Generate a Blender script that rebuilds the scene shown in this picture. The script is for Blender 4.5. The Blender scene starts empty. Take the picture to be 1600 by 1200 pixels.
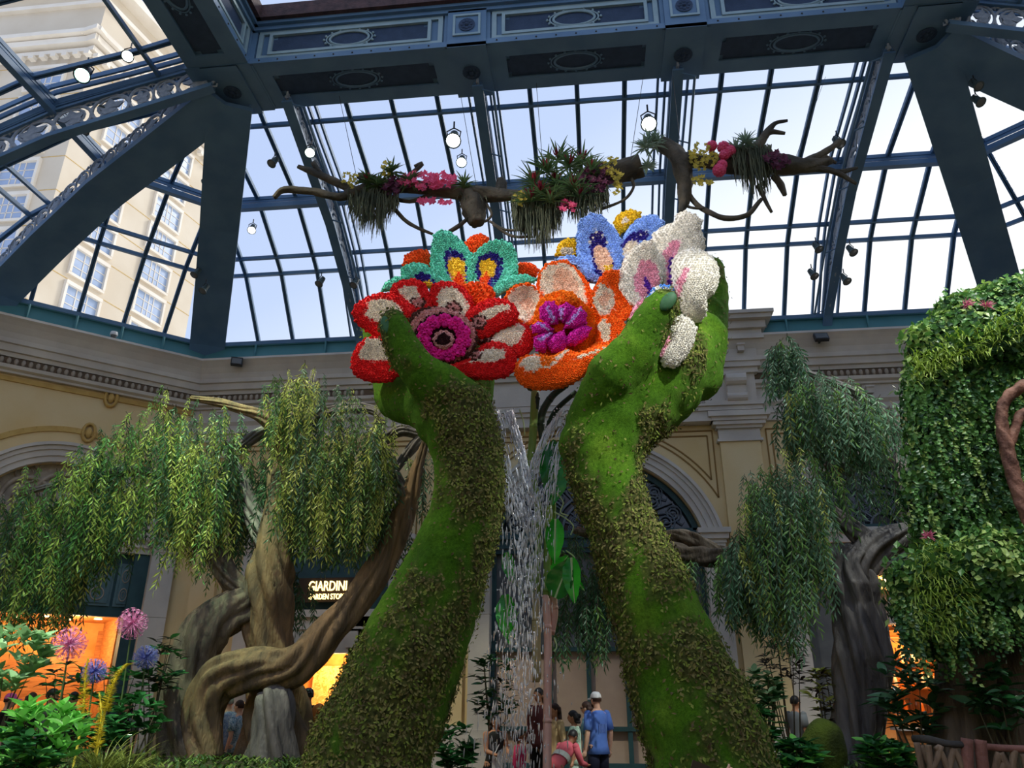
import bpy, bmesh, math, random
from mathutils import Vector, Matrix, Euler, noise
R = random.Random(7)
S = bpy.context.scene
COL = S.collection
PI = math.pi
# ------------------------------------------------------------------ camera, world, sun, exposure
F_PX = 1200.0
PITCH = math.atan(495 / F_PX); YAW = math.radians(6.2); EYE = Vector((0, 0, 1.6))
FW = Vector((-math.sin(YAW) * math.cos(PITCH), math.cos(YAW) * math.cos(PITCH), math.sin(PITCH)))
RT = Vector((math.cos(YAW), math.sin(YAW), 0)); UP = RT.cross(FW)
cd = bpy.data.cameras.new('camera'); cam = bpy.data.objects.new('camera', cd); COL.objects.link(cam)
cam.location = EYE; cam.rotation_euler = (PI / 2 + PITCH, 0, YAW)
cd.sensor_width = 36; cd.lens = 36 * F_PX / 1600; cd.clip_end = 500; cd.clip_start = .05
S.camera = cam
def ray(x, y): return FW * F_PX + RT * (x - 800) - UP * (y - 600)
def at(x, y, Y):
    r = ray(x, y); return EYE + r * (Y / r.y)
def atz(x, y, Z):
    r = ray(x, y); return EYE + r * ((Z - 1.6) / r.z)
def ppm(p): return F_PX / (Vector(p) - EYE).dot(FW)      # photo pixels per metre at a point
S.view_settings.view_transform = 'Standard'; S.view_settings.look = 'None'
S.view_settings.gamma = 1; S.view_settings.use_curve_mapping = False
S.view_settings.exposure = 0.25
SUN_DIR = Vector((.62, .60, .62)).normalized()
w = bpy.data.worlds.new('sky'); S.world = w; w.use_nodes = True
nt = w.node_tree; nt.nodes.clear()
def N(nt, t, **k):
    n = nt.nodes.new(t)
    for a, b in k.items(): setattr(n, a, b)
    return n
def ramp(nt, stops):
    n = N(nt, 'ShaderNodeValToRGB'); e = n.color_ramp.elements
    e[0].position, e[0].color = stops[0][0], (*stops[0][1], 1); e[1].position, e[1].color = stops[-1][0], (*stops[-1][1], 1)
    for p, c in stops[1:-1]:
        q = e.new(p); q.color = (*c, 1)
    return n
tc = N(nt, 'ShaderNodeTexCoord'); vm = N(nt, 'ShaderNodeVectorMath', operation='DOT_PRODUCT')
vm.inputs[1].default_value = SUN_DIR
nrm = N(nt, 'ShaderNodeVectorMath', operation='NORMALIZE')
rp = ramp(nt, [(0, (.46, .57, .82)), (.5, (.46, .57, .82)), (.60, (.47, .58, .83)), (.655, (.51, .62, .85)), (.69, (.66, .75, .92)), (.74, (.95, .98, 1.0)), (.80, (1.12, 1.12, 1.12)), (1, (1.2, 1.2, 1.2))])
sx = N(nt, 'ShaderNodeSeparateXYZ'); m1 = N(nt, 'ShaderNodeMath', operation='MULTIPLY'); m1.inputs[1].default_value = .55
m2 = N(nt, 'ShaderNodeMath', operation='MULTIPLY_ADD'); m2.inputs[1].default_value = -.45; m2.inputs[2].default_value = .45; m3 = N(nt, 'ShaderNodeMath', operation='ADD', use_clamp=True)
mp = N(nt, 'ShaderNodeMapRange'); mp.inputs[1].default_value = -1; mp.inputs[2].default_value = 1
bg = N(nt, 'ShaderNodeBackground'); wo = N(nt, 'ShaderNodeOutputWorld')
L = nt.links.new
L(tc.outputs['Generated'], nrm.inputs[0]); L(nrm.outputs[0], vm.inputs[0]); L(vm.outputs['Value'], mp.inputs[0])
L(nrm.outputs[0], sx.inputs[0]); L(sx.outputs[2], m2.inputs[0]); L(mp.outputs[0], m1.inputs[0]); L(m1.outputs[0], m3.inputs[0]); L(m2.outputs[0], m3.inputs[1]); L(m3.outputs[0], rp.inputs[0]); L(rp.outputs[0], bg.inputs[0]); L(bg.outputs[0], wo.inputs[0])
bg.inputs[1].default_value = 1.0
sd = bpy.data.lights.new('sun', 'SUN'); sd.energy = 1.6; sd.angle = math.radians(14); sd.color = (1, .96, .88)
so = bpy.data.objects.new('sun', sd); COL.objects.link(so)
so.rotation_euler = (-SUN_DIR).to_track_quat('-Z', 'Y').to_euler()
# ------------------------------------------------------------------ materials
def mat(name, c1, c2=None, rough=.7, scale=3.0, bump=0.0, bscale=None, metal=0.0, spec=.3, emit=None, estr=0.0,
        transl=0.0, detail=4, dist=0.0, stretch=None, rnd=0.0, attr=None, lo=.35, hi=.65, vor=False, coat=0.0):
    m = bpy.data.materials.new(name); m.use_nodes = True; t = m.node_tree; t.nodes.clear(); l = t.links.new
    out = N(t, 'ShaderNodeOutputMaterial'); b = N(t, 'ShaderNodeBsdfPrincipled')
    b.inputs['Roughness'].default_value = rough; b.inputs['Metallic'].default_value = metal
    b.inputs['Specular IOR Level'].default_value = spec; b.inputs['Coat Weight'].default_value = coat
    b.inputs['Base Color'].default_value = (*c1, 1)
    tc = N(t, 'ShaderNodeTexCoord'); vec = tc.outputs['Object']
    if stretch:
        mpn = N(t, 'ShaderNodeMapping'); mpn.inputs['Scale'].default_value = stretch; l(vec, mpn.inputs[0]); vec = mpn.outputs[0]
    csock = None
    if c2 is not None:
        nz = N(t, 'ShaderNodeTexNoise'); nz.inputs['Scale'].default_value = scale; nz.inputs['Detail'].default_value = detail
        nz.inputs['Distortion'].default_value = dist; l(vec, nz.inputs['Vector'])
        r = ramp(t, [(lo, c1), (hi, c2)]); l(nz.outputs[0], r.inputs[0]); csock = r.outputs[0]
    if attr:
        a = N(t, 'ShaderNodeAttribute', attribute_name=attr)
        if csock is not None:
            mx = N(t, 'ShaderNodeMix', data_type='RGBA', blend_type='MULTIPLY'); mx.inputs[0].default_value = 1
            l(a.outputs['Color'], mx.inputs[6]); l(csock, mx.inputs[7]); csock = mx.outputs[2]
        else: csock = a.outputs['Color']
    if rnd:
        oi = N(t, 'ShaderNodeObjectInfo'); mr = N(t, 'ShaderNodeMapRange'); mr.inputs[3].default_value = 1 - rnd; mr.inputs[4].default_value = 1 + rnd
        l(oi.outputs['Random'], mr.inputs[0])
        hs = N(t, 'ShaderNodeHueSaturation'); l(mr.outputs[0], hs.inputs['Value'])
        if csock is not None: l(csock, hs.inputs['Color'])
        else: hs.inputs['Color'].default_value = (*c1, 1)
        csock = hs.outputs[0]
    if csock is not None: l(csock, b.inputs['Base Color'])
    if bump:
        if vor:
            bz = N(t, 'ShaderNodeTexVoronoi'); bz.inputs['Scale'].default_value = bscale or scale
        else:
            bz = N(t, 'ShaderNodeTexNoise'); bz.inputs['Scale'].default_value = bscale or scale * 4; bz.inputs['Detail'].default_value = 6
        l(vec, bz.inputs['Vector']); bn = N(t, 'ShaderNodeBump'); bn.inputs['Strength'].default_value = min(1, bump); bn.inputs['Distance'].default_value = .05 * max(1, bump)
        l(bz.outputs[0], bn.inputs['Height']); l(bn.outputs[0], b.inputs['Normal'])
    if emit:
        b.inputs['Emission Color'].default_value = (*emit, 1); b.inputs['Emission Strength'].default_value = estr
    sh = b.outputs[0]
    if transl:
        tr = N(t, 'ShaderNodeBsdfTranslucent'); ms = N(t, 'ShaderNodeMixShader'); ms.inputs[0].default_value = transl
        if csock is not None: l(csock, tr.inputs[0])
        else: tr.inputs[0].default_value = (*c1, 1)
        l(sh, ms.inputs[1]); l(tr.outputs[0], ms.inputs[2]); sh = ms.outputs[0]
    l(sh, out.inputs[0]); return m
def srgb(r, g, b):
    f = lambda c: (c / 12.92 if c <= .04045 else ((c + .055) / 1.055) ** 2.4)
    return (f(r / 255), f(g / 255), f(b / 255))
def glass_mat(name, tint=(.97, .98, 1), refl=.08, rough=.0):
    m = bpy.data.materials.new(name); m.use_nodes = True; t = m.node_tree; t.nodes.clear(); l = t.links.new
    out = N(t, 'ShaderNodeOutputMaterial'); tr = N(t, 'ShaderNodeBsdfTransparent'); tr.inputs[0].default_value = (*tint, 1)
    g = N(t, 'ShaderNodeBsdfGlossy'); g.inputs['Roughness'].default_value = rough; g.inputs[0].default_value = (.9, .95, 1, 1)
    ms = N(t, 'ShaderNodeMixShader'); lw = N(t, 'ShaderNodeLayerWeight'); lw.inputs[0].default_value = .15
    mm = N(t, 'ShaderNodeMath', operation='MULTIPLY'); mm.inputs[1].default_value = refl * 4
    l(lw.outputs['Fresnel'], mm.inputs[0]); l(mm.outputs[0], ms.inputs[0]); l(tr.outputs[0], ms.inputs[1]); l(g.outputs[0], ms.inputs[2]); l(ms.outputs[0], out.inputs[0])
    return m
M = {}
M['steel'] = mat('painted_steel', srgb(80, 112, 144), srgb(94, 126, 156), .5, 1.5, .05, 20)
M['steel_dark'] = mat('dark_panel', srgb(42, 60, 84), srgb(50, 68, 94), .7, 6, .2, 60)
M['steel_lite'] = mat('pale_teal_moulding', srgb(132, 158, 168), srgb(144, 168, 176), .55, 3, .05, 20)
M['scroll'] = mat('grey_cast_scroll', srgb(164, 172, 182), srgb(140, 150, 162), .6, 8)
M['teal'] = mat('teal_curb', srgb(84, 138, 146), srgb(72, 126, 134), .55, .8, .03, 12)
M['teal_dark'] = mat('teal_frame', srgb(52, 84, 88), srgb(44, 74, 80), .5, 4)
M['teal_panel'] = mat('teal_door_panel', srgb(96, 124, 128), srgb(82, 110, 116), .5, 4)
M['stone'] = mat('pale_stone', srgb(208, 202, 192), srgb(190, 184, 176), .75, 1.2, .06, 18)
M['stone_dk'] = mat('carved_stone', srgb(176, 166, 152), srgb(150, 140, 126), .8, 4, .2, 25)
M['egg_back'] = mat('brown_fillet', srgb(110, 92, 74), srgb(92, 78, 64), .8, 5)
M['cream'] = mat('cream_plaster', srgb(226, 206, 162), srgb(218, 192, 138), .85, .6, .05, 30, detail=6)
M['stripe'] = mat('brown_stripe', srgb(142, 110, 62), None, .8)
M['ochre'] = mat('ochre_band', srgb(206, 174, 106), srgb(188, 154, 88), .8, 3)
M['brown_carve'] = mat('brown_carving', srgb(84, 62, 62), srgb(60, 46, 48), .7, 6, .3, 20)
M['glass'] = glass_mat('roof_glass')
M['lens_off'] = mat('unlit_lens', (.12, .13, .14), None, .2, spec=.6)
M['black'] = mat('black_metal', (.02, .024, .028), (.035, .04, .045), .45, 10)
M['fixture'] = mat('grey_green_fixture', srgb(62, 80, 84), srgb(74, 92, 94), .5, 8)
M['wire'] = mat('wire', (.05, .055, .06), None, .5)
M['floor'] = mat('floor_marble', srgb(92, 86, 78), srgb(76, 70, 64), .3, .7)
M['white_ceramic'] = mat('white_plastic', (.75, .76, .76), None, .35)
# ------------------------------------------------------------------ geometry helpers
ORG = {}
class MB:
    def __init__(s): s.v = []; s.f = []; s.mi = []; s.c = None; s.cur = 0
    def _add(s, vs, fs):
        o = len(s.v); s.v.extend([tuple(v) for v in vs]); s.f.extend([tuple(i + o for i in f) for f in fs]); s.mi.extend([s.cur] * len(fs)); return o
    def box(s, c, d, mtx=None):
        x, y, z = d[0] / 2, d[1] / 2, d[2] / 2
        vs = [Vector((a * x, b * y, e * z)) for a in (-1, 1) for b in (-1, 1) for e in (-1, 1)]
        c = Vector(c)
        vs = [(mtx @ v if mtx else v) + c for v in vs]
        s._add(vs, [(0, 1, 3, 2), (4, 6, 7, 5), (0, 4, 5, 1), (2, 3, 7, 6), (0, 2, 6, 4), (1, 5, 7, 3)]); return s
    def bb(s, a, b):
        return s.box([(a[i] + b[i]) / 2 for i in range(3)], [abs(b[i] - a[i]) for i in range(3)])
    def bar(s, p, q, w, h, up=Vector((0, 0, 1))):
        p, q = Vector(p), Vector(q); d = (q - p)
        if d.length < 1e-6: return s
        d.normalize(); sd = d.cross(up)
        if sd.length < 1e-4: sd = d.cross(Vector((0, 1, 0)))
        sd.normalize(); u = sd.cross(d)
        vs = [e + sd * (a * w / 2) + u * (b * h / 2) for e in (p, q) for a, b in ((-1, -1), (1, -1), (1, 1), (-1, 1))]
        s._add(vs, [(3, 2, 1, 0), (4, 5, 6, 7), (0, 1, 5, 4), (1, 2, 6, 5), (2, 3, 7, 6), (3, 0, 4, 7)]); return s
    def poly_bar(s, pts, w, h, up=Vector((0, 0, 1))):
        for a, b in zip(pts[:-1], pts[1:]): s.bar(a, b, w, h, up)
        return s
    def tube(s, pts, rad, n=8, cap=True, ridge=None, closed=False):
        pts = [Vector(p) for p in pts]; m = len(pts)
        if not hasattr(rad, '__len__'): rad = [rad] * m
        t0 = (pts[1] - pts[0]).normalized(); ref = Vector((0, 0, 1)) if abs(t0.z) < .9 else Vector((1, 0, 0))
        nx = t0.cross(ref).normalized(); vs = []; dist = 0
        for i, p in enumerate(pts):
            a = pts[i - 1] if i else p; b = pts[i + 1] if i < m - 1 else p
            if closed: a = pts[i - 1]; b = pts[(i + 1) % m]
            t = (b - a).normalized()
            nx = (nx - t * nx.dot(t)).normalized(); ny = t.cross(nx)
            if i: dist += (p - pts[i - 1]).length
            for k in range(n):
                th = 2 * PI * k / n; r = rad[i] * (ridge(th, dist, i / (m - 1)) if ridge else 1)
                vs.append(p + nx * (math.cos(th) * r) + ny * (math.sin(th) * r))
        fs = []
        for i in range(m if closed else m - 1):
            for k in range(n):
                a, b = i * n + k, i * n + (k + 1) % n; j = ((i + 1) % m) * n
                fs.append((a, b, j + (k + 1) % n, j + k))
        if cap and not closed:
            fs.append(tuple(range(n - 1, -1, -1))); fs.append(tuple((m - 1) * n + k for k in range(n)))
        s._add(vs, fs); return s
    def lathe(s, prof, n=16, mtx=None, arc=None):
        """prof: (r, z) pairs"""
        vs = []; fs = []; mtx = mtx or Matrix()
        for r, z in prof:
            for k in range(n):
                th = 2 * PI * k / n; vs.append(mtx @ Vector((max(r, 1e-4) * math.cos(th), max(r, 1e-4) * math.sin(th), z)))
        for i in range(len(prof) - 1):
            for k in range(n):
                fs.append((i * n + k, i * n + (k + 1) % n, (i + 1) * n + (k + 1) % n, (i + 1) * n + k))
        fs.append(tuple(range(n - 1, -1, -1))); fs.append(tuple((len(prof) - 1) * n + k for k in range(n)))
        s._add(vs, fs); return s
    def sweep(s, prof, path, outn, z0=0.0):
        """prof: closed list of (out, up); path: 2-D points; outn: outward normals per path point (already mitred)"""
        vs = []; fs = []; n = len(prof)
        for p, o in zip(path, outn):
            for a, b in prof: vs.append((p[0] + o[0] * a, p[1] + o[1] * a, z0 + b))
        for i in range(len(path) - 1):
            for k in range(n):
                fs.append((i * n + k, i * n + (k + 1) % n, (i + 1) * n + (k + 1) % n, (i + 1) * n + k))
        fs.append(tuple(range(n - 1, -1, -1))); fs.append(tuple((len(path) - 1) * n + k for k in range(n)))
        s._add(vs, fs); return s
    def prism(s, poly, ext):
        """poly: 3-D points of a planar polygon; ext: extrusion vector"""
        n = len(poly); ext = Vector(ext); vs = [Vector(p) for p in poly] + [Vector(p) + ext for p in poly]
        fs = [tuple(range(n)), tuple(range(2 * n - 1, n - 1, -1))] + [(i, i + n, (i + 1) % n + n, (i + 1) % n) for i in range(n)]
        s._add(vs, fs); return s
    def ell(s, c, r, mtx=None, n=12, m=8):
        vs = []; fs = []; c = Vector(c)
        for i in range(1, m):
            ph = PI * i / m
            for k in range(n):
                th = 2 * PI * k / n
                v = Vector((r[0] * math.sin(ph) * math.cos(th), r[1] * math.sin(ph) * math.sin(th), r[2] * math.cos(ph)))
                vs.append((mtx @ v if mtx else v) + c)
        tv = Vector((0, 0, r[2])); vs.append((mtx @ tv if mtx else tv) + c); vs.append((mtx @ -tv if mtx else -tv) + c)
        top, bot = len(vs) - 2, len(vs) - 1
        for i in range(m - 2):
            for k in range(n):
                fs.append((i * n + k, (i + 1) * n + k, (i + 1) * n + (k + 1) % n, i * n + (k + 1) % n))
        for k in range(n):
            fs.append((top, k, (k + 1) % n)); fs.append((bot, (m - 2) * n + (k + 1) % n, (m - 2) * n + k))
        s._add(vs, fs); return s
    def capsules(s, pts, rad, n=14):
        """closed rounded chain: spheres joined by cones (for voxel union)"""
        for p, r in zip(pts, rad): s.ell(p, (r, r, r), None, n, 8)
        for (p, q), (r, t) in zip(zip(pts[:-1], pts[1:]), zip(rad[:-1], rad[1:])): s.tube([p, q], [r, t], n)
        return s
    def leaf(s, p, d, nrm, ln, wd, droop=.2, seg=0):
        p = Vector(p); d = Vector(d).normalized(); sd = d.cross(Vector(nrm))
        if sd.length < 1e-4: sd = d.cross(Vector((1, .3, .2)))
        sd.normalize(); u = sd.cross(d)
        if not seg:
            mid = p + d * (ln * .45) + u * (-wd * .12)
            s._add([p, mid + sd * wd / 2 + u * wd * .15, p + d * ln - u * droop * ln, mid - sd * wd / 2 + u * wd * .15, mid], [(0, 4, 1), (4, 2, 1), (0, 3, 4), (4, 3, 2)])
        else:
            vs = []; fs = []
            for i in range(seg + 1):
                t = i / seg; ww = wd / 2 * (math.sin(PI * min(1, t * .92 + .04)) ** .8) * (1.15 - .45 * t); c = p + d * (ln * t) - u * (droop * ln * t * t)
                vs += [c + sd * ww + u * ww * .35, c, c - sd * ww + u * ww * .35]
            for i in range(seg):
                for k in (0, 1): fs.append((i * 3 + k, i * 3 + k + 1, i * 3 + k + 4, i * 3 + k + 3))
            s._add(vs, fs)
        return s
    def mesh(s, name, mats, smooth=False, org=Vector((0, 0, 0))):
        me = bpy.data.meshes.new(name)
        o = Vector(org)
        me.from_pydata([(v[0] - o.x, v[1] - o.y, v[2] - o.z) for v in s.v], [], s.f)
        if not isinstance(mats, (list, tuple)): mats = [mats]
        for m in mats: me.materials.append(M[m] if isinstance(m, str) else m)
        if len(mats) > 1: me.polygons.foreach_set('material_index', s.mi)
        if smooth: me.polygons.foreach_set('use_smooth', [True] * len(me.polygons))
        me.update(); return me
    def build(s, name, mats, parent=None, smooth=False, org=None, normals=False):
        if parent is not None: o = ORG[parent.name]
        elif org is not None: o = Vector(org)
        else: o = Vector((0, 0, 0))
        me = s.mesh(name, mats, smooth, o)
        if normals:
            bm = bmesh.new(); bm.from_mesh(me); bmesh.ops.recalc_face_normals(bm, faces=bm.faces); bm.to_mesh(me); bm.free()
        return link(name, me, parent, o)
def link(name, me, parent=None, org=Vector((0, 0, 0))):
    ob = bpy.data.objects.new(name, me); COL.objects.link(ob)
    if parent is not None: ob.parent = parent
    else: ob.location = org
    ORG[ob.name] = Vector(org); return ob
def inst(name, me, parent, mtx):
    """part sharing mesh data, placed by a world matrix"""
    ob = bpy.data.objects.new(name, me); COL.objects.link(ob); ob.parent = parent
    ob.matrix_basis = Matrix.Translation(-ORG[parent.name]) @ mtx; ORG[ob.name] = ORG[parent.name]; return ob
def thing(name, label, cat, loc, group=None):
    o = bpy.data.objects.new(name, None); COL.objects.link(o); o.location = loc; o.empty_display_size = .1
    ORG[o.name] = Vector(loc); tag(o, label, cat, group); return o
def tag(o, label=None, cat=None, group=None, kind=None):
    if label: o['label'] = label
    if cat: o['category'] = cat
    if group: o['group'] = group
    if kind: o['kind'] = kind
    return o
def copy_tree(o, parent=None):
    c = o.copy(); COL.objects.link(c)
    if parent is not None: c.parent = parent
    ORG[c.name] = ORG[o.name]
    for ch in list(o.children): copy_tree(ch, c)
    return c
def remesh(mb, voxel, smooth=2, name='m'):
    me = mb.mesh(name, []); ob = bpy.data.objects.new(name, me); COL.objects.link(ob)
    r = ob.modifiers.new('r', 'REMESH'); r.mode = 'VOXEL'; r.voxel_size = voxel; r.use_smooth_shade = True
    if smooth:
        sm = ob.modifiers.new('s', 'SMOOTH'); sm.iterations = smooth; sm.factor = .5
    dg = bpy.context.evaluated_depsgraph_get(); ev = ob.evaluated_get(dg)
    out = bpy.data.meshes.new_from_object(ev); bpy.data.objects.remove(ob); bpy.data.meshes.remove(me)
    return out
def frame(o, x, y, z):
    m = Matrix.Identity(4)
    for i, v in enumerate((x, y, z)):
        for j in range(3): m[j][i] = v[j]
    for j in range(3): m[j][3] = o[j]
    return m
def catmull(pts, k=6):
    pts = [Vector(p) for p in pts]; out = []
    P = [pts[0] * 2 - pts[1]] + pts + [pts[-1] * 2 - pts[-2]]
    for i in range(1, len(P) - 2):
        a, b, c, d = P[i - 1:i + 3]
        for j in range(k):
            t = j / k
            out.append(.5 * ((2 * b) + (c - a) * t + (2 * a - 5 * b + 4 * c - d) * t * t + (3 * b - a - 3 * c + d) * t ** 3))
    out.append(pts[-1]); return out
def lerp_list(v, k):
    out = []
    for a, b in zip(v[:-1], v[1:]): out += [a + (b - a) * j / k for j in range(k)]
    return out + [v[-1]]
def inpoly(x, y, poly):
    c = False; j = len(poly) - 1
    for i in range(len(poly)):
        xi, yi = poly[i]; xj, yj = poly[j]
        if (yi > y) != (yj > y) and x < (xj - xi) * (y - yi) / (yj - yi) + xi: c = not c
        j = i
    return c
def rv(a=1.0): return Vector((R.uniform(-a, a), R.uniform(-a, a), R.uniform(-a, a)))
# ================================================================== SETTING: floor, walls
A2 = Vector((-11.45, 20)); UL = Vector((-.743, -.669)); B2 = A2 + UL * 5.6; NL = Vector((.669, -.743))
MIR = lambda v: Vector((-v[0], v[1]))
YW = 20.0
fl = MB().bb((-17, -14, -.2), (17, 21, 0)).build('floor', 'floor'); tag(fl, kind='structure')
def wall_block(name, p, q, z0, z1, th, m, outward):
    mb = MB(); p, q, o = Vector(p), Vector(q), Vector(outward)
    mb.prism([(p.x, p.y, z0), (q.x, q.y, z0), (q.x, q.y, z1), (p.x, p.y, z1)], (o.x * th, o.y * th, 0))
    ob = mb.build(name, m); tag(ob, kind='structure'); return ob
# a wall with arched bays, built in its own frame: s along the wall, z up, depth into the wall
class Wall:
    def __init__(w, name, p0, u, n):
        w.p0 = Vector(p0); w.u = Vector(u); w.n = Vector(n); w.name = name   # n points into the room
    def P(w, s, z, d=0.0):                                                    # d: distance out into the room
        q = w.p0 + w.u * s + w.n * d; return Vector((q.x, q.y, z))
    def box(w, mb, s0, s1, z0, z1, d0, d1):
        mb.prism([w.P(s0, z0, d0), w.P(s1, z0, d0), w.P(s1, z1, d0), w.P(s0, z1, d0)], Vector((w.n.x, w.n.y, 0)) * (d1 - d0))
    def strip(w, mb, pts, wd, d0, d1):                                        # a flat band following (s,z) points
        for (s0, z0), (s1, z1) in zip(pts[:-1], pts[1:]):
            dx, dz = s1 - s0, z1 - z0; l = math.hypot(dx, dz) or 1; nx, nz = -dz / l * wd / 2, dx / l * wd / 2
            mb.prism([w.P(s0 - nx, z0 - nz, d0), w.P(s1 - nx, z1 - nz, d0), w.P(s1 + nx, z1 + nz, d0), w.P(s0 + nx, z0 + nz, d0)], Vector((w.n.x, w.n.y, 0)) * (d1 - d0))
    def body(w, s0, s1, ztop, arches):
        """arches: (centre, zc, r, half) ; opening below zs is a rectangle of half width"""
        mb = MB(); segs = []; cur = s0
        for (c, zc, r, hw) in arches:
            w.box(mb, cur, c - hw, 0, ztop, -.5, 0); K = 20
            a0 = math.acos(min(1, hw / r)) if hw < r else 0
            prev = None
            for k in range(K + 1):
                a = PI - a0 - (PI - 2 * a0) * k / K; s, z = c + r * math.cos(a), zc + r * math.sin(a)
                if prev:
                    mb.prism([w.P(prev[0], prev[1], -.5), w.P(s, z, -.5), w.P(s, ztop, -.5), w.P(prev[0], ztop, -.5)], Vector((w.n.x, w.n.y, 0)) * .5)
                prev = (s, z)
            cur = c + hw
        w.box(mb, cur, s1, 0, ztop, -.5, 0)
        ob = mb.build(w.name, 'cream'); tag(ob, kind='structure'); w.ob = ob; return ob
    def arch(w, c, zc, r0, r1, z_from, name='arch_moulding'):
        mb = MB(); K = 28; a0 = math.asin((z_from - zc) / r1)
        for j, (ra, rb, d) in enumerate(((r0, r0 + (r1 - r0) * .3, .10), (r0 + (r1 - r0) * .3, r0 + (r1 - r0) * .62, .15), (r0 + (r1 - r0) * .62, r1 - .08, .20), (r1 - .08, r1, .27))):
            prev = None
            for k in range(K + 1):
                a = PI - a0 - (PI - 2 * a0) * k / K
                cs = (w.P(c + ra * math.cos(a), zc + ra * math.sin(a), -.1), w.P(c + rb * math.cos(a), zc + rb * math.sin(a), -.1))
                if prev: mb.prism([prev[0], cs[0], cs[1], prev[1]], Vector((w.n.x, w.n.y, 0)) * (d + .1))
                prev = cs
        return mb.build(name, 'stone', w.ob)
spiral_me = None
def spiral_mesh():
    global spiral_me
    if spiral_me is None:
        mb = MB(); pts = []
        for k in range(26):
            a = k / 25 * 2.3 * 2 * PI; r = .5 * (1 - .8 * k / 25); pts.append((r * math.cos(a), 0, r * math.sin(a)))
        pts = [(.46, 0, -1.0), (.52, 0, -.5)] + pts
        mb.tube(pts, [.05] * len(pts), 5); mb.ell((0, 0, 0), (.11, .08, .11), None, 6, 4)
        mb.tube([(.5, 0, .1), (.75, 0, .35), (.62, 0, .5)], [.04, .04, .02], 4)
        spiral_me = mb.mesh('scroll', 'scroll_iron', True)
    return spiral_me
M['scroll_iron'] = mat('wrought_iron', srgb(112, 122, 132), srgb(92, 102, 112), .5, 8)
M['dark_glass'] = mat('dark_window_glass', (.012, .016, .024), (.02, .026, .036), .12, .8, spec=.6)
def lunette(w, c, zc, r, z_from):
    a0 = math.asin((z_from - zc) / r)
    mb = MB(); mb.prism([w.P(c + (r + .1) * math.cos(a), max(z_from - .1, zc + (r + .1) * math.sin(a)), -.36) for a in [PI - a0 * .5 - (PI - a0) * k / 24 for k in range(25)]], Vector((w.n.x, w.n.y, 0)) * .02)
    mb.build('lunette_pane', 'dark_glass', w.ob)
    fr = MB(); pts = [(c + (r - .06) * math.cos(a), zc + (r - .06) * math.sin(a)) for a in [PI - a0 - (PI - 2 * a0) * k / 28 for k in range(29)]]
    w.strip(fr, pts, .14, -.33, -.18); w.box(fr, c - r, c + r, z_from - .06, z_from + .1, -.33, -.18)
    g = fr.build('lunette_frame', 'teal_dark', w.ob)
    gr = MB(); zb = z_from + .05
    NR = 9
    for k in range(1, NR):
        a = PI * k / NR; rr = (r - .1) * .97
        hit = None
        # bar from hub ring to the arch
        dx, dz = math.cos(a), math.sin(a)
        b = dz * (zb - zc); cc = (zb - zc) ** 2 - rr * rr; t = -b + math.sqrt(max(0, b * b - cc))
        p0 = w.P(c + dx * 1.05, zb + dz * 1.05, -.24); p1 = w.P(c + dx * t, zb + dz * t, -.24); gr.bar(p0, p1, .045, .045, Vector((w.n.x, w.n.y, 0)))
        gr.bar(w.P(c + dx * .35, zb + dz * .35, -.24), w.P(c + dx * .85, zb + dz * .85, -.24), .03, .03, Vector((w.n.x, w.n.y, 0)))
    for rad, wd in ((.34, .05), (.86, .06), (1.05, .06)):
        pts = [(c + rad * math.cos(PI * k / 20), zb + rad * math.sin(PI * k / 20)) for k in range(21)]; w.strip(gr, pts, wd, -.27, -.21)
    gr.build('grille_bar', 'scroll_iron', w.ob)
    for k in range(NR):
        a = PI * (k + .5) / NR; dx, dz = math.cos(a), math.sin(a)
        b = dz * (zb - zc); rr = r - .15; t = -b + math.sqrt(max(0, b * b - (zb - zc) ** 2 + rr * rr))
        for f, sz, fl in ((.33, .40, 1), (.62, .50, -1), (.80, .46, 1)):
            rad = 1.05 + (t - 1.05) * f
            if t < 1.6: continue
            off = (t - 1.05) * .0 + sz * .22 * fl
            p = w.P(c + dx * rad - dz * off, zb + dz * rad + dx * off, -.24)
            X = Vector((w.u.x * dz * fl, w.u.y * dz * fl, -dx * fl)); Z = Vector((w.u.x * dx, w.u.y * dx, dz)); Y = Vector((w.n.x, w.n.y, 0))
            inst('scroll', spiral_mesh(), w.ob, frame(p, X * sz, Y * sz, Z * sz))
        p = w.P(c + dx * .6, zb + dz * .6, -.24)
        X = Vector((w.u.x * dz, w.u.y * dz, -dx)); Z = Vector((w.u.x * dx, w.u.y * dx, dz)); Y = Vector((w.n.x, w.n.y, 0))
        inst('scroll', spiral_mesh(), w.ob, frame(p, X * .26, Y * .26, Z * .26))
ARC = dict(zc=4.82, r1=3.31, r0=2.84)
wb = Wall('wall_back', (0, YW), (1, 0), (0, -1))
wb.body(-11.6, 11.6, 11.4, [(-7.1, 5.2, 1.9, 1.9), (0, 4.82, 2.84, 2.84), (7.3, 5.0, 2.4, 2.4)])
wl = Wall('wall_left', A2, UL, NL); wl.body(0, 5.6, 11.4, [(2.95, 5.3, 2.05, 2.05)])
wr = Wall('wall_right', MIR(A2), MIR(UL), MIR(NL)); wr.body(0, 5.6, 11.4, [(2.8, 5.3, 2.05, 2.05)])
wall_block('wall_west', B2, (B2.x, -14), 0, 11.4, .5, 'cream', (-1, 0)); wall_block('wall_east', MIR(B2), (-B2.x, -14), 0, 11.4, .5, 'cream', (1, 0))
wall_block('wall_front', (-17, -14), (17, -14), 0, 11.4, .5, 'cream', (0, -1))
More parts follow.
